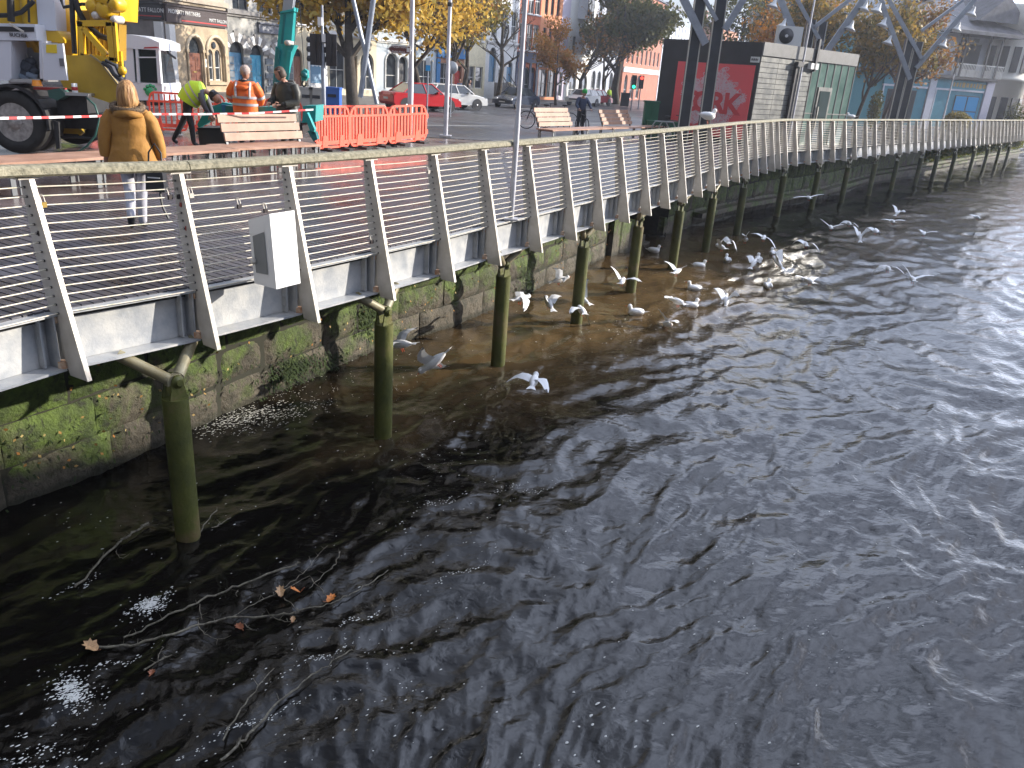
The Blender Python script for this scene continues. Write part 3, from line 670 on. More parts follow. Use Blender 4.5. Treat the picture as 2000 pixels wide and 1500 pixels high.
mb = MB(); mb.box((W * .77, -.04, 5.75), (1.2, .05, .5)); sg = mb.build('name_plate', black_f, o)
worn_lines(sg, whitep, W * .77, -.068, 5.84, .9, 2, .10, 2)
facade('plain grey house at the far left, mostly behind the tanker', ground(20, 47), FP[0] + Vector((-.05, .05, 0)), 12, grey_st, [(Z2, 2, [(.15, 1.1), (.4, 1.1), (.65, 1.1), (.88, 1.1)], 2, 2)], [('window', .2, 1.6, .9, 2.0, False, None), ('window', .5, 1.6, .9, 2.0, False, None), ('door', .8, 1.2, .1, 2.6, False, navy)])
WB = (FP[2] - FP[1]).to_2d().length
# 2 tan stone building with round arches
o, W = facade('tan stone house with a brown arched door beside twin lancet windows under a dark fascia', FP[1], FP[2], 13, tan_up, [(Z2 - .1, 2.4, [(.50, 1.1)], 2, 2), (Z3, 2.0, [(.5, 1.1)], 2, 2)], [('hole', .41, .24 * WB, .1, 3.0, False, None), ('hole', .76, .30 * WB, .7, 2.45, False, None)], bv=(-.6, .8), cornice=[(4.95, .28, .25, tan_up)], sillm=tan_st)
gmb = MB(); H1 = 3.62; holes = [(W * .30, W * .52, .15, 3.05, True), (W * .62, W * .90, .75, 3.1, True)]
wall_panel(gmb, W - .5, H1, [(h[0] - .5, h[1] - .5, h[2], h[3], True) for h in holes], .22, 0); mb2 = MB(); mb2.add([(v[0] + .5, v[1] - .10, v[2]) for v in gmb.v], gmb.f); mb2.build('ground_floor_stone', tan_st, o)
for h in holes:                                         # arch mouldings
    r = (h[1] - h[0]) / 2; cx, cz = (h[0] + h[1]) / 2, h[3] - r; mb = MB(); mb.tube([(cx - (r + .12) * math.cos(math.pi * q / 14), -.14, cz + (r + .12) * math.sin(math.pi * q / 14)) for q in range(15)], .10, 6); mb.build('arch_moulding', mat('pale_arch_stone', (.55, .46, .33), .8, 0, var=.15), o)
    for sx in (h[0] - .12, h[1] + .12):
        mb = MB(); mb.box((sx, -.14, cz - .06), (.26, .16, .14)); mb.lathe([(.08, h[2]), (.07, cz - .13)], 8, Matrix.Translation((sx, -.14, 0))); mb.build('arch_column', tan_st, o)
h = holes[0]; wd = h[1] - h[0]; mb = MB(); mb.box(((h[0] + h[1]) / 2, .02, .15 + 1.05), (wd - .06, .06, 2.1))
for q in (0, 1):
    for r_ in (0, 1): mb.box((h[0] + wd * (.27 + .46 * q), -.02, .75 + .95 * r_), (wd * .32, .02, .75))
d = mb.build('door', brown_d, o); mb = MB(); mb.box((h[0] + wd * .5, -.03, 1.25), (.3, .02, .07)); mb.build('letter_plate', mat('brass', (.5, .36, .12), .3, .8), d)
mb = MB(); r = wd / 2; zc = h[3] - r; mb.add([(h[0], .05, 2.2), (h[1], .05, 2.2)] + [(h[0] + r + r * math.cos(math.pi * q / 10), .05, max(2.2, zc + r * math.sin(math.pi * q / 10))) for q in range(11)], [tuple(range(13))]); mb.build('fanlight', glass_m, o)
h = holes[1]; wd = h[1] - h[0]; mb = MB(); ip = MB(); wall_panel(ip, wd, 2.35, [(wd * .10, wd * .44, .05, 1.75, True), (wd * .56, wd * .90, .05, 1.75, True)], .15, 0)
r = wd / 2; mb.add([(v[0] + h[0], .02 + v[1], v[2] + h[2]) for v in ip.v], ip.f); mb.build('lancet_surround', tan_st, o)
for q in (.10, .56): window(o, h[0] + wd * q, h[2] + .05, wd * .34, 1.7, .12, whitep and wframe, 1, 2, True, 'lancet_window')
mb = MB(); mb.lathe([(.0, .0), (.17, .0), (.20, .03), (.17, .05)], 14, Matrix.Translation((h[0] + wd / 2, .0, h[2] + 1.98)) @ Matrix.Rotation(math.pi / 2, 4, 'X')); mb.build('roundel', glass_m, o)
mb = MB(); mb.box((h[0] + wd / 2, -.16, h[2] - .1), (wd + .5, .28, .16)); mb.build('sill', tan_st, o)
fascia(o, W, 3.72, .80, mat('dark_brown_fascia', (.05, .035, .035), .45)); mb = MB(); mb.box((W * .6, -.148, 3.86), (W * .75, .012, .06)); mb.build('red_line', red_l, o)
text('PROPERTY PARTNERS', .29, whitep, o, (W * .28, -.15, 4.25), UP); text('MATT FALLON', .26, whitep, o, (W * .83, -.15, 4.05), UP)
mb = MB(); mb.box((.25, -.13, 1.8), (.48, .24, 3.6)); mb.build('pilaster', whitep, o); mb = MB(); mb.box((.95, -.03, 6.0), (1.25, .05, .48)); sg = mb.build('street_name_plate', whitep, o)
worn_lines(sg, black_f, .95, -.058, 6.08, .85, 2, .10, 3)
mb = MB(); mb.box((W * .56, -.13, 1.75), (.32, .03, .45)); mb.build('notice', whitep, o)
# 3 mottled limestone building with banded arches and blue doors
o, W = facade('mottled grey limestone house with two blue arched doors and banded voussoirs', FP[2], FP[3], 13, pale_st, [(Z2, 2.6, [(.22, 1.3), (.58, 1.2), (.84, 1.2)], 2, 2), (Z3 + .2, 2.1, [(.22, 1.2), (.58, 1.1), (.84, 1.1)], 2, 2)],
    [('door', .13, 1.25, .12, 3.0, True, blue_d), ('door', .42, 1.2, .12, 2.9, True, teal_d), ('door', .78, 1.1, .12, 2.7, True, brown_d)], cornice=[(4.75, .25, .22, grey_st)], sillm=grey_st, fm=dframe)
for fx, wd, zt in ((.13, 1.25, 3.12), (.42, 1.2, 3.02), (.78, 1.1, 2.82)):
    r = wd / 2; cx, cz = fx * W, zt - r
    for q in range(9):
        a0, a1 = math.pi * (q + .06) / 9, math.pi * (q + .94) / 9; ro = r + (.62 if q % 2 == 0 else .5)
        mb = MB(); mb.prism([(-r * math.cos(a0), r * math.sin(a0)), (-ro * math.cos(a0), ro * math.sin(a0)), (-ro * math.cos(a1), ro * math.sin(a1)), (-r * math.cos(a1), r * math.sin(a1))], (cx, -.03, cz), (1, 0, 0), (0, 0, 1), (0, -1, 0), .08)
        mb.build('voussoir', grey_st if q % 2 == 0 else whitep, o)
dk_blk = mat('blue_grey_stone', (.16, .18, .20), .8, 0, var=.2)
for q in range(5):
    for fx in (.02, .275, .60, .92):
        mb = MB(); mb.box((fx * W + (.1 if q % 2 else 0), -.03, .4 + q * .42), (.52 if q % 2 else .72, .06, .36)); mb.build('stone_block', dk_blk, o)
fascia(o, W, 3.75, .5, mat('grey_fascia', (.12, .13, .16), .5), W * .45, W * .80); text('McC', .3, whitep, o, (W * .56, -.15, 4.02), UP)
# 4 cream house with the white shop panel
o, W = facade('cream house with a white shop panel lettered in blue', FP[3], FP[4], 13, cream, [(Z2, 2.2, [(.28, 1.0), (.72, 1.0)], 1, 2), (Z3, 2, [(.28, 1.0), (.72, 1.0)], 1, 2)], [('door', .12, .95, .12, 2.9, True, brown_d)], cornice=[(4.6, .2, .2, whitep)], sillm=whitep)
mb = MB(); mb.box((W * .68, -.05, 1.75), (W * .58, .10, 3.4)); p_ = mb.build('shop_panel', whitep, o); mb = MB(); mb.box((W * .66, -.115, 1.85), (W * .42, .03, 1.9)); b_ = mb.build('blue_board', mat('blue_board', (.12, .25, .38), .4), p_); text('BOSS', .55, whitep, o, (W * .66, -.14, 2.15), UP)
mb = MB(); mb.box((W * .66, -.135, 1.3), (W * .34, .01, .35)); mb.build('small_print', mat('blue_print', (.25, .38, .5), .5), o)
o, W = facade('cream house behind the big yellow tree with a tall shop window', FP[4], FP[5], 13, mat('warm_cream_render', (.62, .55, .40), .8, 0, var=.12, scale=.5), [(Z2, 2.2, [(.2, 1.0), (.5, 1.0), (.8, 1.0)], 1, 2), (Z3, 2, [(.2, 1.0), (.5, 1.0), (.8, 1.0)], 1, 2)], [('window', .2, 1.6, .6, 2.6, False, None), ('door', .5, 1.0, .12, 2.8, False, mat('tan_door', (.35, .18, .08), .5)), ('window', .80, 1.5, .6, 2.6, True, None)], cornice=[(4.3, .2, .2, whitep)], sillm=whitep)
# 6 pale blue
o, W = facade('pale blue grey house with an arched window and a dark arched door', FP[5], FP[6], 13, paleblue, [(Z2, 2.2, [(.15, 1.0), (.45, 1.0), (.78, 1.0)], 1, 2), (Z3, 2, [(.15, 1.0), (.45, 1.0), (.78, 1.0)], 1, 2)], [('window', .24, 1.25, .75, 2.55, True, None), ('door', .42, 1.0, .12, 3.0, True, mat('charcoal_door', (.04, .04, .045), .4)), ('window', .80, 1.8, .5, 2.5, False, None)], cornice=[(4.2, .2, .2, whitep)], sillm=whitep)
for fx, wd, z0, zt in ((.24, 1.25, .75, 3.3), (.42, 1.0, .12, 3.12)):
    r = wd / 2 + .09; mb = MB(); mb.tube([(fx * W - r, -.02, z0)] + [(fx * W - r * math.cos(math.pi * q / 10), -.02, zt - wd / 2 + r * math.sin(math.pi * q / 10)) for q in range(11)] + [(fx * W + r, -.02, z0)], .08, 5); mb.build('white_surround', whitep, o)
o, W = facade('narrow house with a blue shopfront and a red panel', FP[6], FP[7], 12, mat('rust_render', (.40, .20, .12), .8, 0, var=.12), [(Z2, 2.0, [(.3, 1.0), (.7, 1.0)], 1, 2), (Z3, 2, [(.3, 1.0), (.7, 1.0)], 1, 2)], [('window', .32, 1.3, .5, 2.4, False, None), ('door', .78, 1.0, .12, 2.6, False, mat('red_door', (.45, .04, .03), .4))], sillm=whitep)
fascia(o, W, 3.3, .7, mat('blue_fascia', (.03, .18, .42), .4)); mb = MB(); mb.box((W * .06, -.05, 1.6), (.5, .1, 3.2)); mb.build('pilaster', mat('blue_fascia', (.03, .18, .42), .4), o)
o, W = facade('pale cream house with a low window left of the stone steps', FP[7], FP[8], 13, mat('pale_cream_render', (.70, .63, .44), .8, 0, var=.1), [(Z2, 2.2, [(.3, 1.0), (.7, 1.0)], 1, 2), (Z3, 2, [(.3, 1.0), (.7, 1.0)], 1, 2)], [('window', .30, 1.3, 1.0, 1.8, False, None), ('window', .72, 1.2, 1.0, 1.8, False, None)], sillm=whitep)
# white house with blue arched doors and its stair
o, W = facade('white house with blue arched doors and tall white framed windows', FP[8], FP[9], 13.5, white_r, [(Z2 + .4, 2.4, [(.22, 1.0), (.55, 1.0), (.85, 1.0)], 2, 2), (Z3 + .5, 2.2, [(.22, 1.0), (.55, 1.0), (.85, 1.0)], 2, 2)], [('door', .22, 1.2, 1.6, 2.9, True, blue_d), ('door', .78, 1.1, .12, 3.4, True, blue_d), ('window', .5, .9, 1.4, 2.6, True, None)], cornice=[(5.0, .18, .18, whitep)], sillm=whitep)
for q in range(7):
    mb = MB(); mb.box((W * .22 - 1.2 - q * .25 + .9, -1.2 - .3 * q, (1.6 - q * .22) / 2), (1.9, .3, 1.6 - q * .22)); mb.build('stair_step', mat('grey_step', (.22, .21, .20), .8), o)
for sx in (W * .22 - .1, W * .22 + 1.25):
    mb = MB(); mb.bar((sx, -1.0, 2.4), (sx - 1.5, -3.1, 1.1), .05, .05)
    for q in range(5): mb.bar((sx - 1.5 * q / 4, -1.0 - 2.1 * q / 4, 2.4 - 1.3 * q / 4), (sx - 1.5 * q / 4, -1.0 - 2.1 * q / 4, .3), .03, .03)
    mb.build('stair_rail', dark, o)
mb = MB(); mb.prism([(0, 0), (2.6, 0), (2.6, .5), (0, 1.7)], (W * .22 + 1.4, -1.0, 0), (0, -1, 0), (0, 0, 1), (1, 0, 0), .25); mb.build('stair_wall', cream, o)
# orange-red pair
o, W = facade('orange red house with white sash windows and navy arched shopfront', FP[9], FP[10], 14, orange_r, [(Z2 - .3, 2.3, [(.2, 1.0), (.52, 1.0), (.82, 1.0)], 2, 2), (Z3 - .6, 2.3, [(.2, 1.0), (.52, 1.0), (.82, 1.0)], 2, 2), (Z4 - .7, 1.9, [(.2, 1.0), (.52, 1.0), (.82, 1.0)], 2, 2)], [('window', .2, 1.1, .5, 2.6, True, None), ('window', .5, 1.1, .5, 2.6, True, None), ('door', .8, 1.0, .12, 3.0, True, navy)], sillm=whitep, fm=None)
fascia(o, W, 3.5, .8, navy)
for fx in (.02, .35, .65, .98): mb = MB(); mb.box((fx * W, -.04, 1.75), (.34, .1, 3.5)); mb.build('pilaster', navy, o)
o, W = facade('terracotta orange block with narrow dark grouped windows', FP[10], FP[11], 14, terra, [(Z2 - .1, 2.0, [(.22, .62), (.50, .62), (.78, .62)], 1, 1), (Z3 - .4, 2.9, [(.22, .62), (.50, .62), (.78, .62)], 1, 1), (Z4 - .2, 2.2, [(.22, .62), (.50, .62), (.78, .62)], 1, 1)], [('window', .3, 1.7, .4, 2.6, False, None), ('window', .72, 1.7, .4, 2.6, False, None)], fm=dframe)
fascia(o, W, 3.2, .6, navy)
o, W = facade('slim lavender house at the end of the orange pair', FP[11], FP[12], 13, lav, [(Z2, 2, [(.6, .7)], 1, 2)], [('window', .5, .9, .5, 2.4, False, None)])
o, W = facade('white house with bay windows stacked up its front', FP[12], FP[13], 14, white_r, [(Z2 - .2, 1.8, [(.25, 1.0), (.75, 1.0)], 1, 2), (Z4 - .4, 1.8, [(.25, 1.0), (.75, 1.0)], 1, 2)], [('window', .3, 1.9, .5, 2.4, True, None), ('window', .75, 1.9, .5, 2.4, True, None)], roof=slate, sillm=whitep)
for z in (4.9, 8.2, 11.0):
    mb = MB(); mb.prism([(-1.5, 0), (-.95, -.8), (.95, -.8), (1.5, 0)], (W * .5, 0, z + 1.1), (1, 0, 0), (0, 1, 0), (0, 0, 1), 2.2); bw = mb.build('bay_window', mat('bay_white', (.62, .64, .68), .6), o)
    for fx, wd in ((-.48, .8), (.48, .8)):
        mb = MB(); mb.box((W * .5 + fx, -.81, z + 1.2), (wd, .03, 1.6)); mb.build('pane', glass_m, bw)
o, W = facade('shaded house with white arched shopfront behind the bare trees', FP[13], FP[14], 13, mat('grey_blue_render', (.34, .36, .40), .8, 0, var=.15), [(Z2, 2, [(.15, 1), (.4, 1), (.65, 1), (.88, 1)], 1, 2), (Z3, 2, [(.15, 1), (.4, 1), (.65, 1), (.88, 1)], 1, 2)], [('window', .12, 1.5, .3, 3.0, True, None), ('window', .32, 1.5, .3, 3.0, True, None), ('door', .55, 1.4, .1, 2.8, True, mat('green_door', (.03, .12, .07), .4)), ('window', .8, 1.5, .3, 3.0, True, None)], roof=slate)
# beyond the big green tree: red brick, white block, far gable
brick = mat('red_brick_far', (.34, .13, .08), .85, 0, var=.18, scale=1.5)
o, W = facade('red brick terrace with many small windows beyond the dark green tree', ground(1212, 108), ground(1282, 128), 13, brick, [(z, 1.9, [(f, 1.0) for f in (.08, .2, .32, .44, .56, .68, .8, .92)], 1, 2) for z in (4.6, 7.6, 10.4)], [('window', .1, 1.6, .3, 2.9, True, None), ('window', .25, 1.6, .3, 2.9, True, None), ('window', .42, 1.6, .3, 2.9, True, None)], roof=slate)
fascia(o, W, 3.5, .5, whitep)
o, W = facade('far white block with a dark glazed top storey', ground(1283, 128), ground(1362, 175), 11.5, mat('bluish_white_render', (.62, .66, .72), .7, 0, var=.06), [(z, 2.2, [(f / 14, .9) for f in range(1, 14)], 1, 1) for z in (4.2, 7, 9.4)], [('window', f / 10, 1.2, .5, 2.4, True, None) for f in range(1, 8)], fm=dframe)
mb = MB(); mb.box((W * .45, 4, 12.6), (W * .6, 6, 2.2)); mb.build('top_storey', mat('dark_cladding', (.16, .19, .22), .4), o); mb = MB(); mb.box((W * .45, 4, 13.8), (W * .64, 6.6, .3)); mb.build('roof', slate, o)
o, W = facade('far orange brick block at the end of the street', ground(1376, 200), ground(1425, 215), 15, mat('orange_brick_far', (.48, .22, .12), .85, 0, var=.1), [(z, 2, [(f / 7, 1.1) for f in range(1, 7)], 1, 1) for z in (4, 8, 11.5)], roof=slate)
# dark green glazed block behind the trees
gl = mat('green_tinted_glass', (.03, .10, .115), .10, spec=.7, var=.2, scale=.4)
A, B = ground(1440, 88), ground(1660, 80)
o, W = facade('green glazed office block with a white column behind the autumn trees', A, B, 16, mat('pale_office_frame', (.50, .55, .60), .6), [], name='office_block', cat='office block')
for i in range(9):
    for j in range(4):
        mb = MB(); mb.box((W * (i + .5) / 9, -.04, 2 + j * 3.9 + 1.8), (W / 9 - .25, .06, 3.2)); mb.build('glass_panel', gl, o)
for fx in (.09, .34): mb = MB(); mb.lathe([(.35, 0), (.35, 16)], 12, Matrix.Translation((fx * W, -1.2, 0))); mb.build('white_column', whitep, o)
# blue pub on the right
teal = mat('teal_blue_paint', (.055, .25, .34), .5, 0, var=.08); sky_b = mat('sky_blue_paint', (.10, .36, .52), .5, 0, var=.06); pubw = mat('pub_white_render', (.60, .63, .70), .7, 0, var=.05)
PA, PB = ground(1640, 68), ground(1936, 73)
t = (PB - PA).to_2d(); PW = t.length
pub = thing('pub', 'blue and white corner pub with a railed balcony under a big slate roof', 'pub', PA, math.atan2(t.y, t.x))
def pub_x(px, z=3.0):                # along the front, from a column of the photograph
    r = ray(px, 170); d = Vector((math.cos(pub.rotation_euler.z), math.sin(pub.rotation_euler.z)))
    k = (PA.x * r.y - PA.y * r.x) / (r.x * d.y - r.y * d.x); return k
mb = MB(); xb0, xb1, xb2, xb3 = pub_x(1722), pub_x(1829), pub_x(1848), pub_x(1928)
def pbox(name, M, x0, x1, z0, z1, y0=0.0, y1=.3, parent=None):
    mb = MB(); mb.box(((x0 + x1) / 2, (y0 + y1) / 2, (z0 + z1) / 2), (x1 - x0, y1 - y0, z1 - z0)); return mb.build(name, M, parent or pub)
pbox('ground_wall', pubw, 0, PW, 0, 4.1, .02, 8)
pbox('upper_wall', pubw, 0, PW, 4.35, 7.6, 1.6, 8); pbox('blue_upper_wall', sky_b, 0, xb1, 4.4, 7.5, .02, 1.6)
pbox('balcony_floor', dframe, -.3, PW - .1, 4.12, 4.34, -.45, 2)
# ground floor bays
for (p0, p1, dw) in ((1722, 1810, True), (1826, 1922, True)):
    a_, b_ = pub_x(p0), pub_x(p1); pbox('shopfront', teal, a_, b_, .3, 3.2, -.12, .02); pbox('sign_board', teal, a_, b_, 3.35, 4.05, -.16, .02); pbox('white_band', pubw, a_, b_, 3.2, 3.35, -.18, .02)
    pbox('white_edge', pubw, a_, a_ + .12, .3, 3.2, -.2, -.12)
w0, w1 = pub_x(1733), pub_x(1790); o = pbox('window', dframe, w0, w1, .5, 3.0, -.16, -.12); pbox('pane', glass_m, w0 + .08, w1 - .08, .58, 2.92, -.17, -.16, o)
w0, w1 = pub_x(1868), pub_x(1916); o = pbox('window', dframe, w0, w1, .4, 2.9, -.16, -.12); n_ = 2; bl = mat('blue_lit_glass', (.05, .30, .62), .2)
for q in range(2):
    for r_ in range(2): pbox('pane', bl, w0 + .08 + q * (w1 - w0) / 2, w0 + (q + 1) * (w1 - w0) / 2 - .06, .5 + r_ * 1.2, 1.62 + r_ * 1.2, -.175, -.16, o)
pbox('pilaster', pubw, pub_x(1812), pub_x(1825), 0, 4.1, -.2, .02); pbox('pilaster', mat('pale_lilac_render', (.55, .55, .66), .7), pub_x(1924), PW, 0, 4.1, -.2, .02)
pbox('pilaster', pubw, xb1 - .3, pub_x(1850), 4.4, 7.7, -.05, .3)
worn_lines(pub, mat('gold_letter', (.42, .30, .10), .5), (pub_x(1858) + pub_x(1918)) / 2, -.166, 3.7, pub_x(1918) - pub_x(1858), 1, .42, 4)
for (p0, p1, z0, z1, y_) in ((1866, 1926, 5.0, 7.0, 1.55), (1790, 1806, 4.7, 6.9, -.03), (1760, 1785, 4.7, 6.9, -.03)):
    a_, b_ = pub_x(p0), pub_x(p1); o = pbox('window', dframe, a_, b_, z0, z1, y_, y_ + .06); pbox('pane', glass_m, a_ + .1, b_ - .1, z0 + .1, z1 - .1, y_ - .01, y_, o)
for px in (1868, 1884, 1908):
    x_ = pub_x(px); pbox('air_vent', mat('vent_grey', (.30, .32, .36), .5), x_, x_ + .55, 7.12, 7.42, 1.5, 1.6)
pbox('air_vent_grille', dframe, pub_x(1888), pub_x(1893), 7.1, 7.45, 1.5, 1.6)
for px in (1850, 1859, 1905, 1928): x_ = pub_x(px); pbox('balcony_post', dframe, x_, x_ + .14, 4.34, 7.7, -.4, -.26)
mb = MB(); x0_, x1_ = pub_x(1843), pub_x(1944); mb.box(((x0_ + x1_) / 2, -.36, 5.3), (x1_ - x0_, .07, .07)); mb.build('balcony_rail', whitep, pub)
for q in range(34): mb = MB() if q == 0 else mb; mb.box((x0_ + (x1_ - x0_) * (q + .5) / 34, -.36, 4.8), (.05, .04, .95))
mb.build('balusters', whitep, pub)['kind'] = 'stuff'
for px in (1868, 1885, 1905): x_ = pub_x(px); pbox('balcony_seat', whitep, x_, x_ + .8, 4.36, 4.9, .2, .9)
mb = MB(); ro = 9.2; xs0 = pub_x(1800)
mb.add([(xs0 - 1, -1.0, 7.5), (PW + 1.0, -1.0, 7.5), (PW + 1.0, 4, 10.4), (xs0 - 1, 4, 10.4), (PW + 1, 9, 7.5), (xs0 - 1, 9, 7.5), (xs0 - 1, -1.0, 7.75), (PW + 1.0, -1.0, 7.75)], [(0, 1, 7, 6), (6, 7, 2, 3), (3, 2, 4, 5), (0, 6, 3, 5), (1, 4, 2, 7), (0, 5, 4, 1)]); rf = mb.build('roof', slate, pub)
pbox('chimney', mat('chimney_grey', (.14, .13, .14), .8), pub_x(1948), pub_x(1962), 9.0, 12.2, 3.2, 4.6, rf)
mb = MB(); gx = pub_x(1915); mb.add([(gx - 2.4, -.4, 8.6), (gx + 2.8, -.4, 8.6), (gx + .2, -.4, 10.6), (gx - 2.4, 5, 8.6), (gx + 2.8, 5, 8.6), (gx + .2, 5, 10.6)], [(0, 1, 2), (0, 2, 5, 3), (1, 4, 5, 2)]); mb.build('gable', slate, rf)
pbox('left_wall', mat('pub_side_teal', (.05, .22, .27), .6), -.05, pub_x(1722), 0, 7.5, -.02, .02)
# plain upper storeys further left with a flat roof
pbox('attic_wall', mat('attic_white', (.58, .60, .64), .7), pub_x(1700), pub_x(1805), 7.55, 10.3, 3, 8); o = pbox('attic_blue_window', sky_b, pub_x(1790), pub_x(1804), 8.3, 9.5, 2.9, 3); pbox('flat_roof', slate, pub_x(1700), pub_x(1845), 10.3, 10.6, 2.6, 8.3)
for q in range(4): pbox('roof_box', mat('roof_box_white', (.6, .6, .6), .6), pub_x(1828 + q * 9), pub_x(1834 + q * 9), 10.6, 11.3, 4, 5)
# rounded white corner with the curved parapet
cx_ = PW + 2.6; mb = MB(); mb.lathe([(2.7, 0), (2.7, 4.3), (2.85, 4.32), (2.85, 4.6), (2.7, 4.62), (2.7, 7.8)], 28, Matrix.Translation((cx_ - .1, 2.6, 0))); cw = mb.build('round_corner', mat('warm_white_render', (.70, .68, .62), .7), pub)
mb = MB(); mb.lathe([(2.75, 7.8), (3.7, 8.6), (3.8, 10.0), (3.5, 10.2)], 28, Matrix.Translation((cx_, 2.6, 0))); mb.build('curved_parapet', mat('warm_white_render', (.70, .68, .62), .7), pub)
for q in range(5):
    a_ = -2.6 + q * .36
    for z in (1.0, 5.0):
        mb = MB(); mb.box((cx_ - .1 + 2.72 * math.cos(a_), 2.6 + 2.72 * math.sin(a_), z + 1.0), (.12, .6, 2.0), (0, 0, a_)); mb.build('window', dframe, pub)
o, W = facade('low dark brick house past the rounded white corner', ground(1985, 84), ground(2120, 92), 7, mat('dark_brick', (.16, .10, .08), .8, 0, var=.2), [(4.2, 1.6, [(.2, 1.0), (.5, 1), (.8, 1.0)], 1, 2)], [('window', .3, 1.2, .8, 1.6, False, None)], roof=slate)
# ================================================================== TREES
def leafmat(name, c1, c2):
    M = mat(name, c1, .6, spec=.25)
    t = M.node_tree; b = t.nodes['Principled BSDF']; g = t.nodes.new('ShaderNodeNewGeometry'); r = t.nodes.new('ShaderNodeValToRGB')
    e = r.color_ramp.elements; e[0].color = tuple(c1) + (1,); e[1].color = tuple(c2) + (1,); t.links.new(g.outputs['Random Per Island'], r.inputs['Fac']); t.links.new(r.outputs[0], b.inputs['Base Color'])
    tr = t.nodes.new('ShaderNodeBsdfTranslucent'); t.links.new(r.outputs[0], tr.inputs['Color']); ms = t.nodes.new('ShaderNodeMixShader'); ms.inputs[0].default_value = .35
    o = t.nodes['Material Output']; t.links.new(b.outputs[0], ms.inputs[1]); t.links.new(tr.outputs[0], ms.inputs[2]); t.links.new(ms.outputs[0], o.inputs['Surface']); return M
bark = mat('bark', (.05, .04, .03), .9, 0, var=.35, scale=6, bump=.6, bscale=14)
yel = leafmat('yellow_leaves', (.70, .42, .05), (.50, .38, .08)); brn = leafmat('brown_leaves', (.30, .13, .03), (.20, .15, .05)); org = leafmat('orange_leaves', (.50, .20, .03), (.33, .20, .04))
grn = leafmat('dark_green_leaves', (.055, .075, .018), (.14, .13, .03)); olv = leafmat('olive_leaves', (.13, .13, .03), (.30, .22, .04)); mix_ = leafmat('mixed_autumn_leaves', (.09, .10, .03), (.42, .26, .05))
def tree(label, base, H, spread, leaf, nleaf, seed, th=.30, name='street_tree', start=.28, lsize=.16, lv=3, group='autumn trees along the street', crown_lo=None, hz=1.0):
    rd = random.Random(seed); o = thing(name, label, 'tree', (base.x, base.y, base.z - .05), 0, group); mb = MB(); tips = []
    def grow(p, d, L, r, lev):
        n = 4; pts = [p]; q = p.copy()
        for i in range(n):
            d = (d + Vector((rd.gauss(0, .13), rd.gauss(0, .13), rd.gauss(.03, .06)))).normalized(); q = q + d * L / n; pts.append(q.copy())
        mb.tube(pts, [r * (1 - .55 * i / n) for i in range(n + 1)], 8 if lev == 0 else (5 if lev == 1 else 3), cap=False)
        if lev >= lv - 1:
            for q_ in pts[1:]: tips.append((q_, r))
        if lev >= lv: return
        k = (5 if lev == 0 else 4) if lev < 2 else 3
        for i in range(k):
            f = rd.uniform(.45 if lev else .55, 1.0); a = rd.uniform(0, 6.28) + i * 2.4; q0 = pts[0].lerp(pts[-1], f) if lev else pts[min(n, int(f * n))]
            side = Vector((math.cos(a), math.sin(a), 0)); nd = (d * rd.uniform(.35, .75) + side * rd.uniform(.6, 1.0) * hz + Vector((0, 0, .25))).normalized()
            grow(q0, nd, L * rd.uniform(.55, .8) if lev else spread * rd.uniform(.7, 1.05), r * .48, lev + 1)
        if lev == 0: grow(pts[-1], d, spread * .9, r * .5, 1)
    grow(Vector((0, 0, 0)), Vector((rd.gauss(0, .03), rd.gauss(0, .03), 1)), H * start / .62, th, 0)
    mb.build('trunk', bark, o)
    if leaf is not None and nleaf:
        rg = np.random.default_rng(seed); tp = np.array([list(t[0]) for t in tips]); idx = rg.integers(0, len(tp), nleaf); dens = rg.random(len(tp)) ** 1.2; idx = rg.choice(len(tp), nleaf, p=dens / dens.sum())
        c = tp[idx] + rg.normal(0, .30 * spread / 3, (nleaf, 3)); lo = crown_lo or H * start * .8; c = c[c[:, 2] > lo]; n = len(c)
        a = rg.normal(0, 1, (n, 3)); a /= np.linalg.norm(a, axis=1)[:, None]; b = np.cross(a, rg.normal(0, 1, (n, 3))); b /= np.linalg.norm(b, axis=1)[:, None]; s_ = lsize * rg.uniform(.6, 1.3, (n, 1))
        co = np.stack([c - a * s_, c - b * s_ * .55, c + a * s_, c + b * s_ * .55], 1).reshape(-1, 3)
        me = bpy.data.meshes.new('crown'); me.from_pydata(co.tolist(), [], np.arange(n * 4).reshape(-1, 4).tolist()); me.materials.append(leaf); link('crown', me, o)
    return o
tree('big yellow leaved tree with a thick dark trunk behind the traffic signal', ground(690, 41), 9.5, 3.9, yel, 15000, 3, .34, start=.33, lsize=.17)
tree('yellow and brown tree right of the brown direction sign', ground(818, 50), 10, 3.6, yel, 4200, 5, .24, start=.30, lsize=.15)
tree('brown half bare tree behind the tall grey lamp post', ground(868, 58), 11, 3.4, brn, 2800, 8, .2, start=.30, lsize=.15, lv=4)
tree('olive green tree hanging low over the walker in black', ground(901, 62), 12, 3.6, olv, 6500, 9, .22, start=.26, lsize=.17, crown_lo=2.4)
tree('bare black branched tree in front of the white house', ground(972, 70), 8.5, 2.6, None, 0, 11, .24, start=.42, lv=4)
tree('small orange leaved tree before the terracotta block', ground(1087, 76), 6.0, 2.3, org, 3800, 13, .13, start=.36, lsize=.14)
tree('thin bare tree right of the small orange tree', ground(1132, 84), 9, 3.0, brn, 350, 15, .22, start=.30, lv=4)
tree('leaning bare tree next to the big dark green tree', ground(1178, 90), 9, 3.0, brn, 250, 17, .2, start=.30, lv=4)
tree('big round dark green tree rising over the far end of the street', ground(1205, 92), 15, 4.6, grn, 16000, 19, .5, start=.26, lsize=.24)
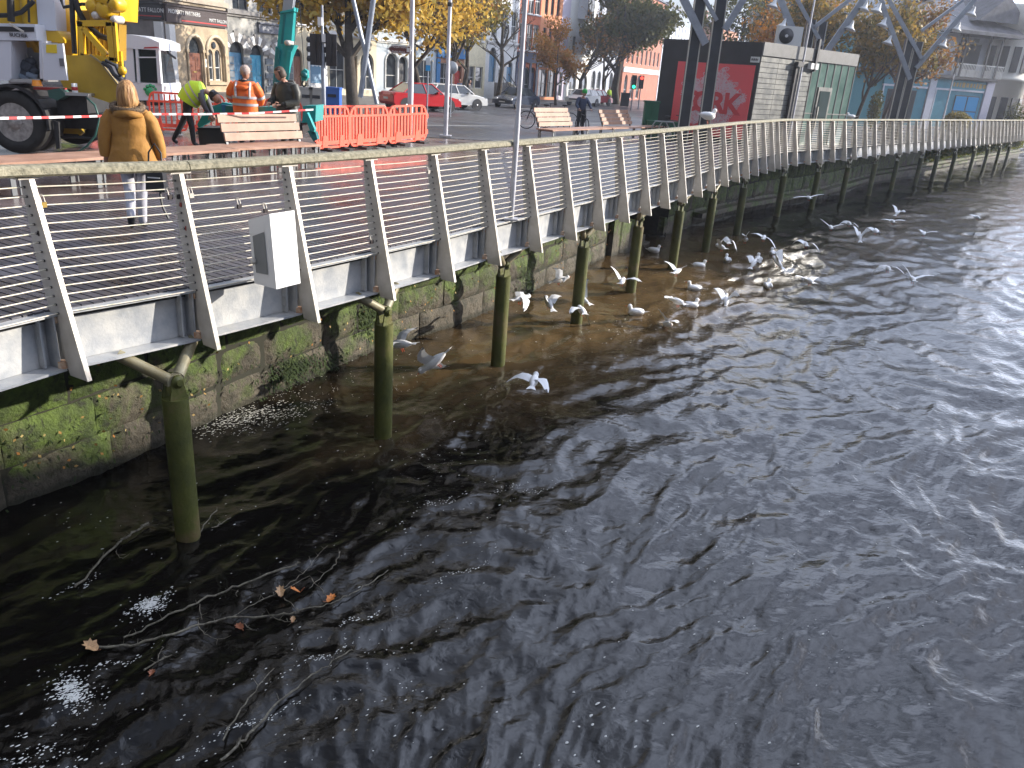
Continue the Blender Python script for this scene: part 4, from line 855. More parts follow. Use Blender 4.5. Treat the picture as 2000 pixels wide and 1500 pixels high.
tree('half bare greenish tree behind the black kiosk', ground(1425, 70), 11, 3.2, grn, 1500, 21, .2, start=.3, lv=4, lsize=.16)
tree('thin bare tree just right of the twin masts behind the kiosk', ground(1468, 66), 10, 3.0, grn, 1200, 22, .18, start=.3, lv=4, lsize=.16)
tree('orange brown tree in front of the green glazed block', ground(1540, 62), 11, 3.4, org, 4200, 23, .2, start=.28, lsize=.16)
tree('mixed green and brown tree behind the glass end of the kiosk', ground(1640, 55), 11, 3.6, mix_, 6500, 25, .22, start=.24, lsize=.15)
tree('tall brown tree with pale slim trunk left of the blue pub', ground(1682, 54), 10.5, 3.0, mix_, 5200, 27, .15, start=.22, lsize=.14)
tree('orange topped tree partly hiding the blue pub front', ground(1735, 57), 10.0, 2.8, brn, 3600, 29, .14, start=.26, lsize=.14)
def shrub(label, base, r, h, leaf, n, seed, cat='shrub', name='shrub', group=None):
    o = thing(name, label, cat, base, 0, group); rg = np.random.default_rng(seed); mb = MB()
    for q in range(7): a = rg.uniform(0, 6.28); mb.tube([(0, 0, 0), (math.cos(a) * r * .35, math.sin(a) * r * .35, h * .5), (math.cos(a) * r * .7, math.sin(a) * r * .7, h * .85)], [.03, .02, .008], 4, cap=False)
    mb.build('stem', bark, o)
    u = rg.normal(0, 1, (n, 3)); u /= np.linalg.norm(u, axis=1)[:, None]; c = u * (rg.random((n, 1)) ** .45) * np.array([r, r, h * .5]) + np.array([0, 0, h * .55]); a = rg.normal(0, 1, (n, 3)); a /= np.linalg.norm(a, axis=1)[:, None]; b = np.cross(a, rg.normal(0, 1, (n, 3))); b /= np.linalg.norm(b, axis=1)[:, None]
    s_ = .10; co = np.stack([c - a * s_, c - b * s_ * .5, c + a * s_, c + b * s_ * .5], 1).reshape(-1, 3)
    me = bpy.data.meshes.new('foliage'); me.from_pydata(co.tolist(), [], np.arange(n * 4).reshape(-1, 4).tolist()); me.materials.append(leaf); link('foliage', me, o)
shrub('olive and orange tinged clipped shrub before the blue lit pub window', ground(1884, 62), 1.0, 1.5, olv, 2200, 4)
shrub('small dark pointed shrub by the white edge of the blue shopfront', ground(1716, 60), .5, 2.6, grn, 900, 5)
shrub('green shrub at the far right by the dark brick house', ground(1992, 74), 1.6, 2.4, grn, 1500, 6)
# ivy and bushes on the far bank beyond the last piles
iv = WL2[-4:]; mb = MB(); rg = np.random.default_rng(5); vs = []
for q in range(5200):
    k = rg.random() * 3; i = min(2, int(k)); p = iv[i].lerp(iv[i + 1], k - i); t = (iv[i + 1] - iv[i]).normalized(); n = Vector((t.y, -t.x)); z = rg.uniform(-1.6, -.1); o_ = rg.uniform(-.3, .15)
    c = Vector((p.x + n.x * o_, p.y + n.y * o_, z)); a = Vector(rg.normal(0, 1, 3)).normalized() * .12; b = a.cross(Vector(rg.normal(0, 1, 3))).normalized() * .07; mb.add([c - a, c - b, c + a, c + b], [(0, 1, 2, 3)])
mb.build('bank_ivy', leafmat('ivy_leaves', (.10, .16, .02), (.30, .28, .05)), kind='stuff')
grassm = mat('lawn', (.10, .17, .025), .9, 0, var=.35, scale=3)
# low lawn strip beyond the kiosk
mb = MB(); A, B, C_, D_ = ground(1655, 44), ground(1850, 56), ground(1860, 60), ground(1640, 50); mb.quad(*[v + Vector((0, 0, .03)) for v in (A, B, C_, D_)]); mb.build('lawn', grassm, kind='structure')
# ================================================================== KIOSK
KA, KB, KC = ground(1284, 34.6), ground(1474, 32.2), ground(1660, 36.8)
KA.z = KB.z = KC.z = gz(KB.x, KB.y)
kz = KB.z; t = (KB - KA).to_2d(); KW = t.length; KX = t.normalized(); kiosk = thing('kiosk', 'black and grey metal kiosk with a red poster panel and a green glass end', 'kiosk', KA, math.atan2(t.y, t.x))
Bx = local(kiosk, KB); Cx = local(kiosk, KC); Dx = Bx.lerp(Cx, 1.0); back = Vector((Cx.x - Bx.x, Cx.y - Bx.y, 0)); KH = 3.72
blackp = mat('black_cladding', (.018, .018, .022), .45, 0, var=.3, scale=2); greyc = mat('grey_metal_cladding', (.10, .105, .105), .45, .3, col2=(.22, .22, .205), scale=2.5, bump=.05)
mb = MB(); P = [Vector((0, 0, 0)), Bx.copy(), Cx.copy(), Vector((Cx.x - KW * .98, Cx.y + .2, 0))]
for a, b in ((0, 1), (2, 3), (3, 0)): mb.quad(P[a], P[b], P[b] + Vector((0, 0, KH)), P[a] + Vector((0, 0, KH)))
mb.quad(*[p + Vector((0, 0, KH)) for p in P]); mb.build('black_wall', blackp, kiosk)
sd_ = (Cx - Bx); SL = sd_.length; sx = sd_.normalized(); sn = Vector((sx.y, -sx.x, 0))
def side(u0, u1, z0, z1, M, name, th=.03, off=0.0, par=None):
    a = Bx + sx * u0 + sn * (off + th / 2); b = Bx + sx * u1 + sn * (off + th / 2); mb = MB(); mb.bar(a + Vector((0, 0, (z0 + z1) / 2)), b + Vector((0, 0, (z0 + z1) / 2)), th, z1 - z0); return mb.build(name, M, par or kiosk)
side(0, SL, 0, KH, blackp, 'side_wall', .02, -.02)
side(0, SL, 3.28, KH + .02, mat('grey_parapet', (.15, .15, .15), .4, .4, var=.1, scale=4), 'parapet', .06, .03)
us = [0, .7, 1.4, 2.1]; gE = SL * .52
nr = 17
for j in range(nr):                       # horizontal cladding slats
    z0 = .1 + j * 3.16 / nr
    cut = [0.02, gE * .33, gE * .66, gE]
    for q in range(3): side(cut[q] + .008, cut[q + 1] - .008, z0, z0 + 3.16 / nr - .02, greyc, 'cladding_slat', .03, .0 + random.uniform(0, .006))
kg = mat('green_kiosk_glass', (.07, .13, .11), .12, 0, col2=(.16, .24, .205), scale=.8, spec=.8)
for q in range(6): side(gE + (SL - gE) * q / 6 + .02, gE + (SL - gE) * (q + 1) / 6 - .02, .05, 3.24, kg, 'glass_panel', .03)
for q in range(7): side(gE + (SL - gE) * q / 6 - .02, gE + (SL - gE) * q / 6 + .02, .0, 3.26, dframe, 'mullion', .05, .005)
side(gE, SL, 1.3, 1.34, greyc, 'glazing_bar', .02, .035)
d0 = gE + (SL - gE) * .20; dr = side(d0, d0 + 1.05, 0, 2.35, greyc, 'door', .05, .04); side(d0 + .14, d0 + .91, .15, 2.2, mat('door_glass', (.05, .07, .07), .1), 'pane', .02, .09, dr); side(d0 + .12, d0 + .16, .7, 1.6, steel, 'handle', .03, .13, dr)
side(gE * .62, gE * .62 + .24, 0, 3.1, blackp, 'black_downpipe', .12, .05); o = side(gE * .62 - .05, gE * .62 + .35, 3.02, 3.2, dark, 'floodlight', .18, .08)
side(gE * .98, gE * .98 + .12, 2.9, 4.1, blackp, 'black_bracket', .1, .07)
for q in (0, .35): side(gE * .88 + q, gE * .88 + q + .2, 2.98, 3.2, whitep, 'lamp', .16, .06)
# poster panel on the black front
red_p = mat('poster_red', (.95, .12, .13), .5); pink_p = mat('poster_pink', (.85, .62, .66), .5)
W0, W1, Z0_, Z1_ = KW * .19, KW * .97, .25, 2.92
mb = MB(); mb.box(((W0 + W1) / 2, -.03, (Z0_ + Z1_) / 2), (W1 - W0, .05, Z1_ - Z0_)); poster = mb.build('poster_panel', red_p, kiosk)
rd = random.Random(12); mb = MB(); pc = Vector(((W0 + W1) / 2, -.06, (Z0_ + Z1_) / 2)); PWd, PH = (W1 - W0) / 2, (Z1_ - Z0_) / 2
def inside(x, z):
    a = math.atan2(z / PH, x / PWd); r = math.hypot(x / (PWd * .90), z / (PH * .88)); return r < .84 + .10 * math.sin(5 * a + 1) + .07 * math.sin(11 * a)
def ribbon2(pts, wd, dy):
    for (x0, z0), (x1, z1) in zip(pts[:-1], pts[1:]):
        d = math.hypot(x1 - x0, z1 - z0) or 1; nx, nz_ = -(z1 - z0) / d * wd / 2, (x1 - x0) / d * wd / 2
        mb.quad((pc.x + x0 - nx, pc.y + dy, pc.z + z0 - nz_), (pc.x + x1 - nx, pc.y + dy, pc.z + z1 - nz_), (pc.x + x1 + nx, pc.y + dy, pc.z + z1 + nz_), (pc.x + x0 + nx, pc.y + dy, pc.z + z0 + nz_))
cnt = 0
while cnt < 620:
    x, z = rd.uniform(-PWd, PWd), rd.uniform(-PH, PH)
    if not inside(x, z): continue
    cnt += 1; r = rd.uniform(.04, .13); a0 = rd.uniform(0, 6.3); kind = rd.random()
    if kind < .4: ribbon2([(x + r * math.cos(a0 + k * .6) * (1 - k * .07), z + r * math.sin(a0 + k * .6) * (1 - k * .07)) for k in range(12)], .018, -.0005 * (cnt % 9))
    elif kind < .75:
        for s_ in (-1, 1): ribbon2([(x + math.cos(a0) * r * 2 * f - math.sin(a0) * s_ * r * .6 * math.sin(f * math.pi), z + math.sin(a0) * r * 2 * f + math.cos(a0) * s_ * r * .6 * math.sin(f * math.pi)) for f in (0, .2, .4, .6, .8, 1)], .018, -.0005 * (cnt % 9))
    else:
        for k in range(7): a = a0 + k * .9; ribbon2([(x + math.cos(a) * r * .35, z + math.sin(a) * r * .35), (x + math.cos(a) * r * 1.1, z + math.sin(a) * r * 1.1)], .022, -.0005 * (cnt % 9))
bl_ = MB(); rim = []
for q in range(90):
    a = 2 * math.pi * q / 90; rr = .84 + .10 * math.sin(5 * a + 1) + .07 * math.sin(11 * a) + .04 * math.sin(31 * a); rim.append((pc.x + math.cos(a) * rr * PWd * .9, -.0565, pc.z + math.sin(a) * rr * PH * .88))
bl_.add(rim, [tuple(range(89, -1, -1))] if False else [tuple(range(90))]); bl_.build('print_ground', mat('poster_mid_pink', (.84, .30, .33), .5), poster)
o = mb.build('poster_print', pink_p, poster); o['kind'] = 'stuff'
redd = mat('poster_letter_red', (.72, .06, .07), .5)
for q, ch in enumerate('CORK'): text(ch, 1.05, redd, poster, (pc.x - PWd * .56 + q * PWd * .375, -.075, pc.z - .12), UP, ext=.003, bold=.035)
mb = MB(); mb.box((KW * .955, -.03, 3.12), (.34, .04, .2)); o = mb.build('small_sign', whitep, kiosk); worn_lines(o, black_f, KW * .955, -.053, 3.12, .26, 1, .08, 5)
# rooftop unit
ac = thing('air_conditioner', 'white air conditioning unit with a round fan on the kiosk roof', 'air conditioner', kiosk.matrix_world @ Vector((0, 0, 0)), kiosk.rotation_euler.z)
cP = KB.lerp(KC, .44) + Vector((-.6, .8, 0)); ac.location = (cP.x, cP.y, kz + KH); ac.rotation_euler.z = math.atan2((KC - KB).y, (KC - KB).x) - .7
mb = MB(); ac.scale = (.85, .85, .85); mb.box((0, 0, .50), (1.15, .42, .86)); mb.box((-.4, 0, .035), (.08, .46, .07)); mb.box((.4, 0, .035), (.08, .46, .07)); mb.build('case', whitep, ac)
mb = MB(); mb.lathe([(.34, 0), (.34, .02), (.05, .03)], 24, Matrix.Translation((-.18, -.212, .5)) @ Matrix.Rotation(math.pi / 2, 4, 'X')); fn = mb.build('fan', dark, ac); mb = MB(); mb.lathe([(.07, 0), (.07, .04)], 12, Matrix.Translation((-.18, -.24, .5)) @ Matrix.Rotation(math.pi / 2, 4, 'X')); mb.build('hub', whitep, fn)
# ================================================================== MASTS AND POLES
galv2 = mat('mast_grey', (.30, .33, .38), .4, .3, var=.12, scale=4); dkc = mat('mast_dark_column', (.035, .04, .05), .4, .2, var=.2); stripm = mat('mast_bright_edge', (.62, .60, .54), .35, .3)
shade = mat('lamp_shade_white', (.70, .72, .74), .4)
def bell(parent, p, s=1.0):
    mb = MB(); mb.lathe([(.04, .42), (.07, .30), (.10, .18), (.20, .08), (.30, 0), (.27, .01), (.06, .2)], 18, Matrix.Translation(p) @ Matrix.Rotation(.25, 4, 'Y') @ Matrix.Scale(s, 4)); mb.build('lamp_shade', shade, parent)
def mast(label, cols, Y, arms, lamps, zb=None):
    """cols: (px_top, py_top, px_bottom) of each dark column; arms and lamps in the vertical plane at distance Y"""
    b = ground(cols[0][2], Y); o = thing('lighting_mast', label, 'lighting mast', b, 0, 'leaning twin lighting masts'); L = lambda p: Vector(p) - b
    for (px, py, pb) in cols:
        t_ = aty(px, py, Y); g_ = ground(pb, Y); f = L((g_.x, Y, g_.z)); e = L(t_); e.x = f.x + (e.x - f.x) * .5; mb = MB(); mb.bar(f, e, .34, .34, (0, 1, 0)); c = mb.build('column', dkc, o)
        for s_ in (-1, 1): mb = MB(); mb.bar(f + Vector((.19 * s_ if s_ > 0 else -.185, -.17, 0)), e + Vector((.19 * s_ if s_ > 0 else -.185, -.17, 0)), .035, .05, (0, 1, 0)); mb.build('edge_strip', stripm, c)
    for (a, c, wd) in arms:
        p, q = L(aty(a[0], a[1], Y - .25)), L(aty(c[0], c[1], Y - .25)); mb = MB(); mb.bar(p, q, wd, .12, (0, 1, 0)); mb.build('arm', galv2, o)
    for (px, py) in lamps:
        p = L(aty(px, py, Y - .3)); mb = MB(); mb.tube([p + Vector((0, 0, .4)), p + Vector((-.05, .1, .62)), p + Vector((-.35, .15, .75))], .025, 6); mb.build('lamp_bracket', galv2, o); bell(o, p)
mast('dark twin lighting mast in front of the red poster panel', [(1373, -60, 1343), (1412, -60, 1384)], 31, [((1378, 86), (1336, 0), .26), ((1336, 0), (1318, -40), .26), ((1415, 58), (1456, -8), .22), ((1400, 40), (1372, -10), .12)], [])
mast('twin lighting mast rising behind the kiosk roof with drooping bell lamps', [(1583, 38, 1560), (1604, 42, 1582)], 42, [((1560, 85), (1520, -10), .28), ((1608, 110), (1692, -10), .28), ((1606, 88), (1550, -14), .16), ((1588, 55), (1665, -5), .16)], [(1527, 54), (1509, 14), (1686, 20), (1659, 58), (1712, 24)])
mast('twin lighting mast in front of the blue pub with bell lamps on its arms', [(1778, 75, 1752), (1796, 82, 1768)], 45, [((1777, 155), (1718, -4), .22), ((1801, 117), (1733, -6), .18), ((1789, 133), (1908, -6), .22), ((1800, 60), (1890, -6), .14)], [(1723, 51), (1733, 86), (1840, 92), (1867, 60), (1896, 30)])
polem = mat('pale_pole_paint', (.50, .50, .54), .4, .2, var=.1, scale=3)
def pole(label, foot, top, r, M=polem, name='lamp_post', band=None, plate=True, lamp=True):
    f = foot; t_ = Vector((f.x, f.y, aty(top[0], top[1], f.y).z)); h = t_.z - f.z; o = thing(name, label, 'lamp post', f, 0, None); mb = MB(); mb.lathe([(r, 0), (r, h * .45), (r * .85, h * .46), (r * .75, h)], 14); mb.build('pole', M, o)
    if plate: mb = MB(); mb.box((0, 0, .012), (r * 5, r * 5, .024)); mb.build('base_plate', M, o)
    if lamp: mb = MB(); mb.tube([(0, 0, h), (.1, -.1, h + .3), (.7, -.3, h + .4)], r * .5, 8); mb.box((1.0, -.4, h + .4), (.6, .2, .1), (0, 0, -.38)); mb.build('lamp_head', M, o)
    if band: mb = MB(); mb.lathe([(r * 1.12, band), (r * 1.12, band + .12)], 14); mb.build('dark_band', dark, o)
    return o
pole('tall thick white lamp post rising behind the red barriers', ground(802, 25), (812, -50), .085)
pole('grey lamp post with a dark band standing on the wet paving', at(870, 265, -.1), (881, -50), .075, band=3.9)
pole('thin pale pole on a base plate on the boardwalk boards', at(998, 429, 0), (1024, -40), .040)
pole('thin pole in front of the grey cladding of the kiosk', at(1538, 284, 0), (1589, -40), .045)
pole('short thin pole in front of the blue pub', ground(1855, 52), (1862, 145), .05, lamp=False)
# crossed tubes
o = thing('tubular_mast', 'two crossed grey tubes of a splayed mast beside the big yellow tree', 'lighting mast', ground(718, 34)); b = o.location.copy()
for (a, c, r) in (((704, 190), (733, -30), .105), ((736, 203), (683, -30), .085), ((712, 100), (690, 0), .05)):
    mb = MB(); mb.tube([aty(a[0], a[1], 34) - b, aty(c[0], c[1], 34 + (.25 if r < .1 else 0)) - b], r, 12); mb.build('tube', galv2, o)
# traffic signal seen from behind
o = thing('traffic_signal', 'grey traffic signal pole with two black signal heads seen from behind', 'traffic light', ground(632, 29)); b = o.location.copy()
tp = aty(629, 10, 29) - b; mb = MB(); mb.lathe([(.075, 0), (.075, tp.z * .6), (.05, tp.z * .62), (.04, tp.z)], 12); mb.build('pole', galv2, o)
for (x0, x1, y0, y1) in ((605, 628, 65, 128), (636, 658, 66, 130)):
    a, c = aty(x0, y0, 28.9) - b, aty(x1, y1, 28.9) - b; mb = MB(); mb.box(((a.x + c.x) / 2, -.1, (a.z + c.z) / 2), (abs(c.x - a.x), .05, abs(a.z - c.z))); mb.box(((a.x + c.x) / 2, -.15, (a.z + c.z) / 2), (.03, .05, abs(a.z - c.z) * .92)); h_ = mb.build('backing_board', blackp, o)
    mb = MB(); mb.box(((a.x + c.x) / 2, .05, (a.z + c.z) / 2), (.26, .2, .9)); mb.build('signal_head', blackp, h_)
    for q in range(3):
        mb = MB(); mb.tube([((a.x + c.x) / 2 - .16, .1, (a.z + c.z) / 2 - .3 + q * .3), ((a.x + c.x) / 2 - .32, .2, (a.z + c.z) / 2 - .3 + q * .3)], .1, 10); mb.build('hood', blackp, h_)
for z, dx in ((tp.z - .5, -.06), (tp.z - 1.0, .07)): mb = MB(); mb.box((dx, -.05, z), (.14, .14, .26)); mb.build('sensor_box', whitep, o)
def sig(px, Y, pyb, label, col, cn):
    o = thing('street_signal', label, 'traffic light', ground(px, Y)); b = o.location; h = aty(px, pyb, Y).z - b.z; mb = MB(); mb.lathe([(.06, 0), (.05, h)], 10); mb.build('pole', galv2, o)
    mb = MB(); mb.box((0, -.1, h - .1), (.42, .22, 1.15)); hd = mb.build('signal_head', blackp, o)
    for q, cc in enumerate(('red', 'amber', 'green')):
        mb = MB(); mb.lathe([(.0, 0.0), (.14, 0), (.14, .04)], 12, Matrix.Translation((0, -.21, h + .25 - q * .36)) @ Matrix.Rotation(math.pi / 2, 4, 'X')); on = cc == cn; mb.build('lit_lens' if on else 'lens', mat('lens_' + cc, col, .4, emit=(col, 3.0)) if on else mat('dark_lens', (.04, .04, .04), .3), hd)
sig(1236, 75, 158, 'traffic light showing green at the far end of the street', (.02, .75, .35), 'green')
sig(1250, 80, 158, 'traffic light showing red beside the green one', (.8, .05, .03), 'red')
brownsign = mat('sign_brown', (.13, .045, .04), .45)
o = thing('direction_sign', 'brown arrow shaped sign lettered in white on the tall white post', 'sign', ground(803, 24.8)); b = o.location.copy(); a, c = aty(757, 87, 24.7) - b, aty(802, 106, 24.7) - b
hh = (a.z - c.z); zc = (a.z + c.z) / 2; mb = MB(); mb.prism([(a.x, zc), (a.x + .12, zc - hh / 2), (c.x, zc - hh / 2), (c.x, zc + hh / 2), (a.x + .12, zc + hh / 2)], (0, -.1, 0), (1, 0, 0), (0, 0, 1), (0, -1, 0), .03); mb.build('plate', whitep, o)
e = .022; mb = MB(); mb.prism([(a.x + e * 1.6, zc), (a.x + .12 + e / 2, zc - hh / 2 + e), (c.x - e, zc - hh / 2 + e), (c.x - e, zc + hh / 2 - e), (a.x + .12 + e / 2, zc + hh / 2 - e)], (0, -.12, 0), (1, 0, 0), (0, 0, 1), (0, -1, 0), .02); pl_ = mb.build('brown_face', brownsign, o)
text('An Margadh Sasanach', .062, whitep, pl_, ((a.x + c.x) / 2 - .01, -.135, zc + .06), UP); text('English Market', .062, whitep, pl_, ((a.x + c.x) / 2 - .01, -.135, zc - .06), UP)
mb = MB(); mb.box((c.x - .07, -.135, zc), (.08, .008, .11)); mb.build('symbol', whitep, pl_)
mb = MB(); mb.bar((c.x - .02, -.06, zc), (0, .1, zc), .04, .04); mb.build('bracket', galv2, o)
def disc_sign(label, px, py, Y, r, ring, face, pyb):
    o = thing('round_sign', label, 'sign', ground(px, Y)); b = o.location; z = aty(px, py, Y).z - b.z; mb = MB(); mb.lathe([(.035, 0), (.035, z + r)], 8); mb.build('pole', galv2, o)
    mb = MB(); mb.lathe([(0, .03), (r, .03), (r, .0)], 24, Matrix.Translation((0, -.05, z)) @ Matrix.Rotation(math.pi / 2, 4, 'X')); d = mb.build('disc', ring, o); mb = MB(); mb.lathe([(0, .04), (r * .78, .04), (r * .78, .03)], 24, Matrix.Translation((0, -.05, z)) @ Matrix.Rotation(math.pi / 2, 4, 'X')); mb.build('face', face, d)
disc_sign('round white sign with a red ring behind the teal crane', 564, 112, 33, .23, red_l, whitep, 200)
disc_sign('round grey sign back behind the banded lamp post', 881, 132, 42, .30, mat('sign_back_grey', (.45, .46, .47), .5), mat('sign_back_grey', (.45, .46, .47), .5), 210)
o = thing('parking_sign', 'small white and blue parking sign on a thin pole before the red car', 'sign', ground(835, 36)); b = o.location; a, c = aty(832, 114, 36) - b, aty(839, 138, 36) - b; mb = MB(); mb.lathe([(.03, 0), (.03, a.z)], 8); mb.build('pole', galv2, o)
mb = MB(); mb.box((0, -.04, (a.z + c.z) / 2 + .12), (.19, .02, (a.z - c.z) * .6)); mb.build('white_plate', whitep, o); mb = MB(); mb.box((0, -.045, c.z + .1), (.19, .02, .22)); mb.build('blue_plate', mat('sign_blue', (.03, .35, .70), .4), o)
# ================================================================== STREET FURNITURE
wood = mat('bench_timber', (.32, .17, .11), .45, 0, col2=(.46, .27, .19), scale=3, bump=.1, bscale=30, island=.12); woodl = mat('pale_bench_timber', (.30, .175, .115), .55, 0, col2=(.42, .26, .18), scale=3, island=.1)
def bench(label, a, b, legs_px, back=None, W_=.62, nsl=6, M=wood, Mb=None, name='bench', H=.45, group=None):
    a, b = Vector(a), Vector(b); d = (b - a).to_2d(); Ln = d.length; o = thing(name, label, 'bench', (a.x, a.y, a.z - H), math.atan2(d.y, d.x), group); sw = W_ / nsl
    npc = max(1, round(Ln / 2.4))
    for q in range(nsl):
        for k in range(npc): mb = MB(); mb.box((Ln * (k + .5) / npc, sw * (q + .5), H - .02), (Ln / npc - .008, sw - .012, .04)); mb.build('seat_slat', M, o)
    for f in legs_px:
        mb = MB(); x = f * Ln; 
        for y in (.05, W_ - .05): mb.box((x, y, (H - .05) / 2), (.07, .03, H - .05)); mb.box((x + .09, y, (H - .05) / 2), (.02, .03, H - .05))
        mb.box((x, W_ / 2, H - .055), (.07, W_ - .04, .03)); mb.build('leg', mat('bench_leg_grey', (.17, .18, .19), .5, .3) if M is wood else dkc, o)
    if back:
        x0, x1, hb = back[0] * Ln, back[1] * Ln, back[2]; n = back[3]; y0 = back[4] if len(back) > 4 else W_ * .75; ln_ = .16
        for q in range(n):
            z = H + .05 + hb * (q + .5) / n; mb = MB(); mb.box(((x0 + x1) / 2 - .02 * q, y0 + .06 * (q + .5), z), (x1 - x0, .035, hb / n - .014), (-ln_, 0, 0)); mb.build('back_slat', Mb or M, o)
        for x in (x0 + .06, x1 - .06): mb = MB(); mb.bar((x, y0 + .03, H - .05), (x, y0 + .06 * n + .03, H + hb), .05, .04, (0, 1, 0)); mb.build('back_support', dkc, o)
    return o
bench('long low timber bench seat running behind the woman, without a backrest', at(-60, 322, .45), at(470, 291, .45), (.12, .40, .50, .70, .86, .97), W_=.75)
bench('timber bench with a tall slatted back in front of the dark coated man', at(455, 290, .45), at(628, 282, .45), (.12, .42, .78, .95), back=(.14, 1.02, .47, 3), W_=.75, Mb=woodl)
bench('pale timber bench with a short backrest before the parked bicycles', at(1080, 254, .45), at(1196, 250, .45), (.03, .58), back=(.0, .52, .55, 4, .5), M=wood, Mb=woodl)
bench('pale timber bench with a backrest in front of the green cabinet', at(1198, 250, .45), at(1335, 246, .45), (.02, .45, .8), back=(.03, .40, .5, 4, .5), M=wood, Mb=woodl)
# red plastic barriers
redpl = mat('red_barrier_plastic', (.72, .085, .05), .4, 0, var=.08, scale=3)
redpl2 = mat('faded_red_barrier_plastic', (.80, .13, .075), .45, 0, var=.1, scale=3)
def barrier_mesh():
    W, H = 1.02, 1.0; fr = MB(); pr_ = [(-W / 2 + .06, .10), (-W / 2, .2), (-W / 2, H - .2), (-W / 2 + .05, H - .06), (-W / 2 + .12, H), (W / 2 - .12, H), (W / 2 - .05, H - .06), (W / 2, H - .2), (W / 2, .2), (W / 2 - .06, .10)]
    n = len(pr_)
    for i in range(n): a, b = pr_[i], pr_[(i + 1) % n]; fr.bar((a[0], 0, a[1]), (b[0], 0, b[1]), .05, .055, (0, 1, 0))
    fr.box((0, 0, H - .21), (W - .03, .05, .05)); fr.box((0, 0, .20), (W - .05, .05, .09))
    for s_ in (-.27, .27): fr.prism([(-.09, .06), (.09, .06), (.06, .36), (-.06, .36)], (s_, 0, 0), (1, 0, 0), (0, 0, 1), (0, 1, 0), .07)
    for s_ in (-1, 1):
        for z in (.3, .72): fr.box((s_ * (W / 2 + .03), 0, z), (.07, .045, .12))
    sl = []
    bars = MB()
    for q in range(11): bars.box((-.43 + q * .086, 0, .51), (.048, .032, .54))
    tb = MB()
    for q in range(6): tb.box((-.38 + q * .152, 0, H - .11), (.05, .034, .16))
    ft = MB(); ft.box((0, 0, .05), (.14, .62, .05)); ft.box((0, 0, .08), (.10, .30, .04))
    return fr, bars, tb, ft
BM = [m_.mesh(n_, M_) for m_, n_, M_ in zip(barrier_mesh(), ('frame', 'upright_bars', 'top_grille', 'foot'), (redpl2, redpl2, redpl2, mat('recycled_rubber', (.03, .03, .03), .8)))]
_b2 = MB()
for q in range(6): _b2.box((-.40 + q * .16, 0, .51), (.045, .034, .54))
BM2 = _b2.mesh('upright_bars', redpl)
def solo(me, M):
    c = me.copy(); c.materials.clear(); c.materials.append(M); return c
BR = [BM2 if i == 1 else (solo(m_, redpl) if i < 3 else m_) for i, m_ in enumerate(BM)]
def barrier(a, b, label, set_=BM, group='red plastic pedestrian barriers', bars=True):
    a, b = Vector(a), Vector(b); d = (b - a).to_2d(); c = (a + b) / 2; o = thing('safety_barrier', label, 'barrier', c, math.atan2(d.y, d.x), group); s_ = d.length / 1.06
    for i, m_ in enumerate(set_):
        if i == 3:
            for x in (-.27, .27): link('foot', m_, o, (x, 0, 0))
        elif bars or i == 0: link(m_.name.split('.')[0], m_, o)
    o.scale = (s_, 1, 1)
FB = [(617, 298), (682, 293), (757, 287), (831, 279)]
for i, lb in enumerate(('leftmost of the three pale red front barriers, next to the slatted bench', 'middle one of the three pale red front barriers', 'rightmost pale red front barrier, nearest the banded lamp post')): barrier(at(*FB[i], 0), at(*FB[i + 1], 0), lb)
g2 = [(665, 235), (775, 232)]
barrier(ground(662, 21.5), ground(722, 22), 'deep red barrier behind the leftmost front barrier', BR); barrier(ground(724, 22), ground(778, 22.4), 'deep red barrier behind the middle and right front barriers', BR)
for p0, p1, Y_, lb in ((288, 362, 21.5, 'deep red barrier between the woman and the bent worker, nearer the truck'), (364, 440, 21.9, 'deep red barrier behind the bent worker'), (442, 512, 22.3, 'red barrier partly hidden by the orange jacket'), (514, 590, 22.6, 'red barrier behind the man in the dark coat')):
    barrier(ground(p0, Y_), ground(p1, Y_ + .3), lb, BR)
barrier(at(175, 262, 0), at(240, 258, 0), 'red barrier glimpsed under the yellow chute of the tanker', BR)
# litter bins, cabinet
def bin_(px, Y, label, M, w_, h_):
    o = thing('litter_bin', label, 'bin', ground(px, Y)); mb = MB(); mb.box((0, 0, h_ / 2 + .06), (w_, w_ * .8, h_), taper=1.05); mb.build('body', M, o); mb = MB(); mb.box((0, 0, h_ + .1), (w_ * 1.1, w_ * .9, .08)); mb.build('lid', M, o); mb = MB(); mb.box((0, -w_ * .43, h_ * .8), (w_ * .6, .03, .12)); mb.build('slot', dark, o)
bing = mat('bin_grey', (.42, .40, .36), .5)
bin_(600, 33, 'left of two grey litter bins behind the hook block', bing, .5, 1.0); bin_(620, 33, 'right of two grey litter bins behind the hook block', bing, .5, 1.0); bin_(651, 36, 'blue bin at the foot of the cream house', mat('bin_blue', (.03, .12, .42), .4), .6, 1.0); bin_(1222, 85, 'dark bin under the dark green tree', dark, .8, 1.2)
o = thing('utility_cabinet', 'tall green utility cabinet standing left of the kiosk', 'cabinet', ground(1276, 33.5)); gm = mat('cabinet_green', (.02, .13, .07), .5, 0, var=.15)
mb = MB(); mb.box((0, 0, .7), (.55, .45, 1.4)); mb.build('body', gm, o); mb = MB(); mb.box((0, 0, 1.43), (.62, .5, .07)); mb.build('lid', gm, o)
for s_ in (-1, 1): mb = MB(); mb.box((s_ * .135, -.232, .7), (.25, .02, 1.2)); mb.build('door', gm, o)
o = thing('utility_cabinet', 'low wide green cabinet behind the bicycle rack', 'cabinet', ground(1300, 33)); mb = MB(); mb.box((.2, 0, .35), (1.5, .45, .7)); mb.build('body', gm, o); mb = MB(); mb.box((.2, 0, .72), (1.56, .5, .05)); mb.build('lid', gm, o)
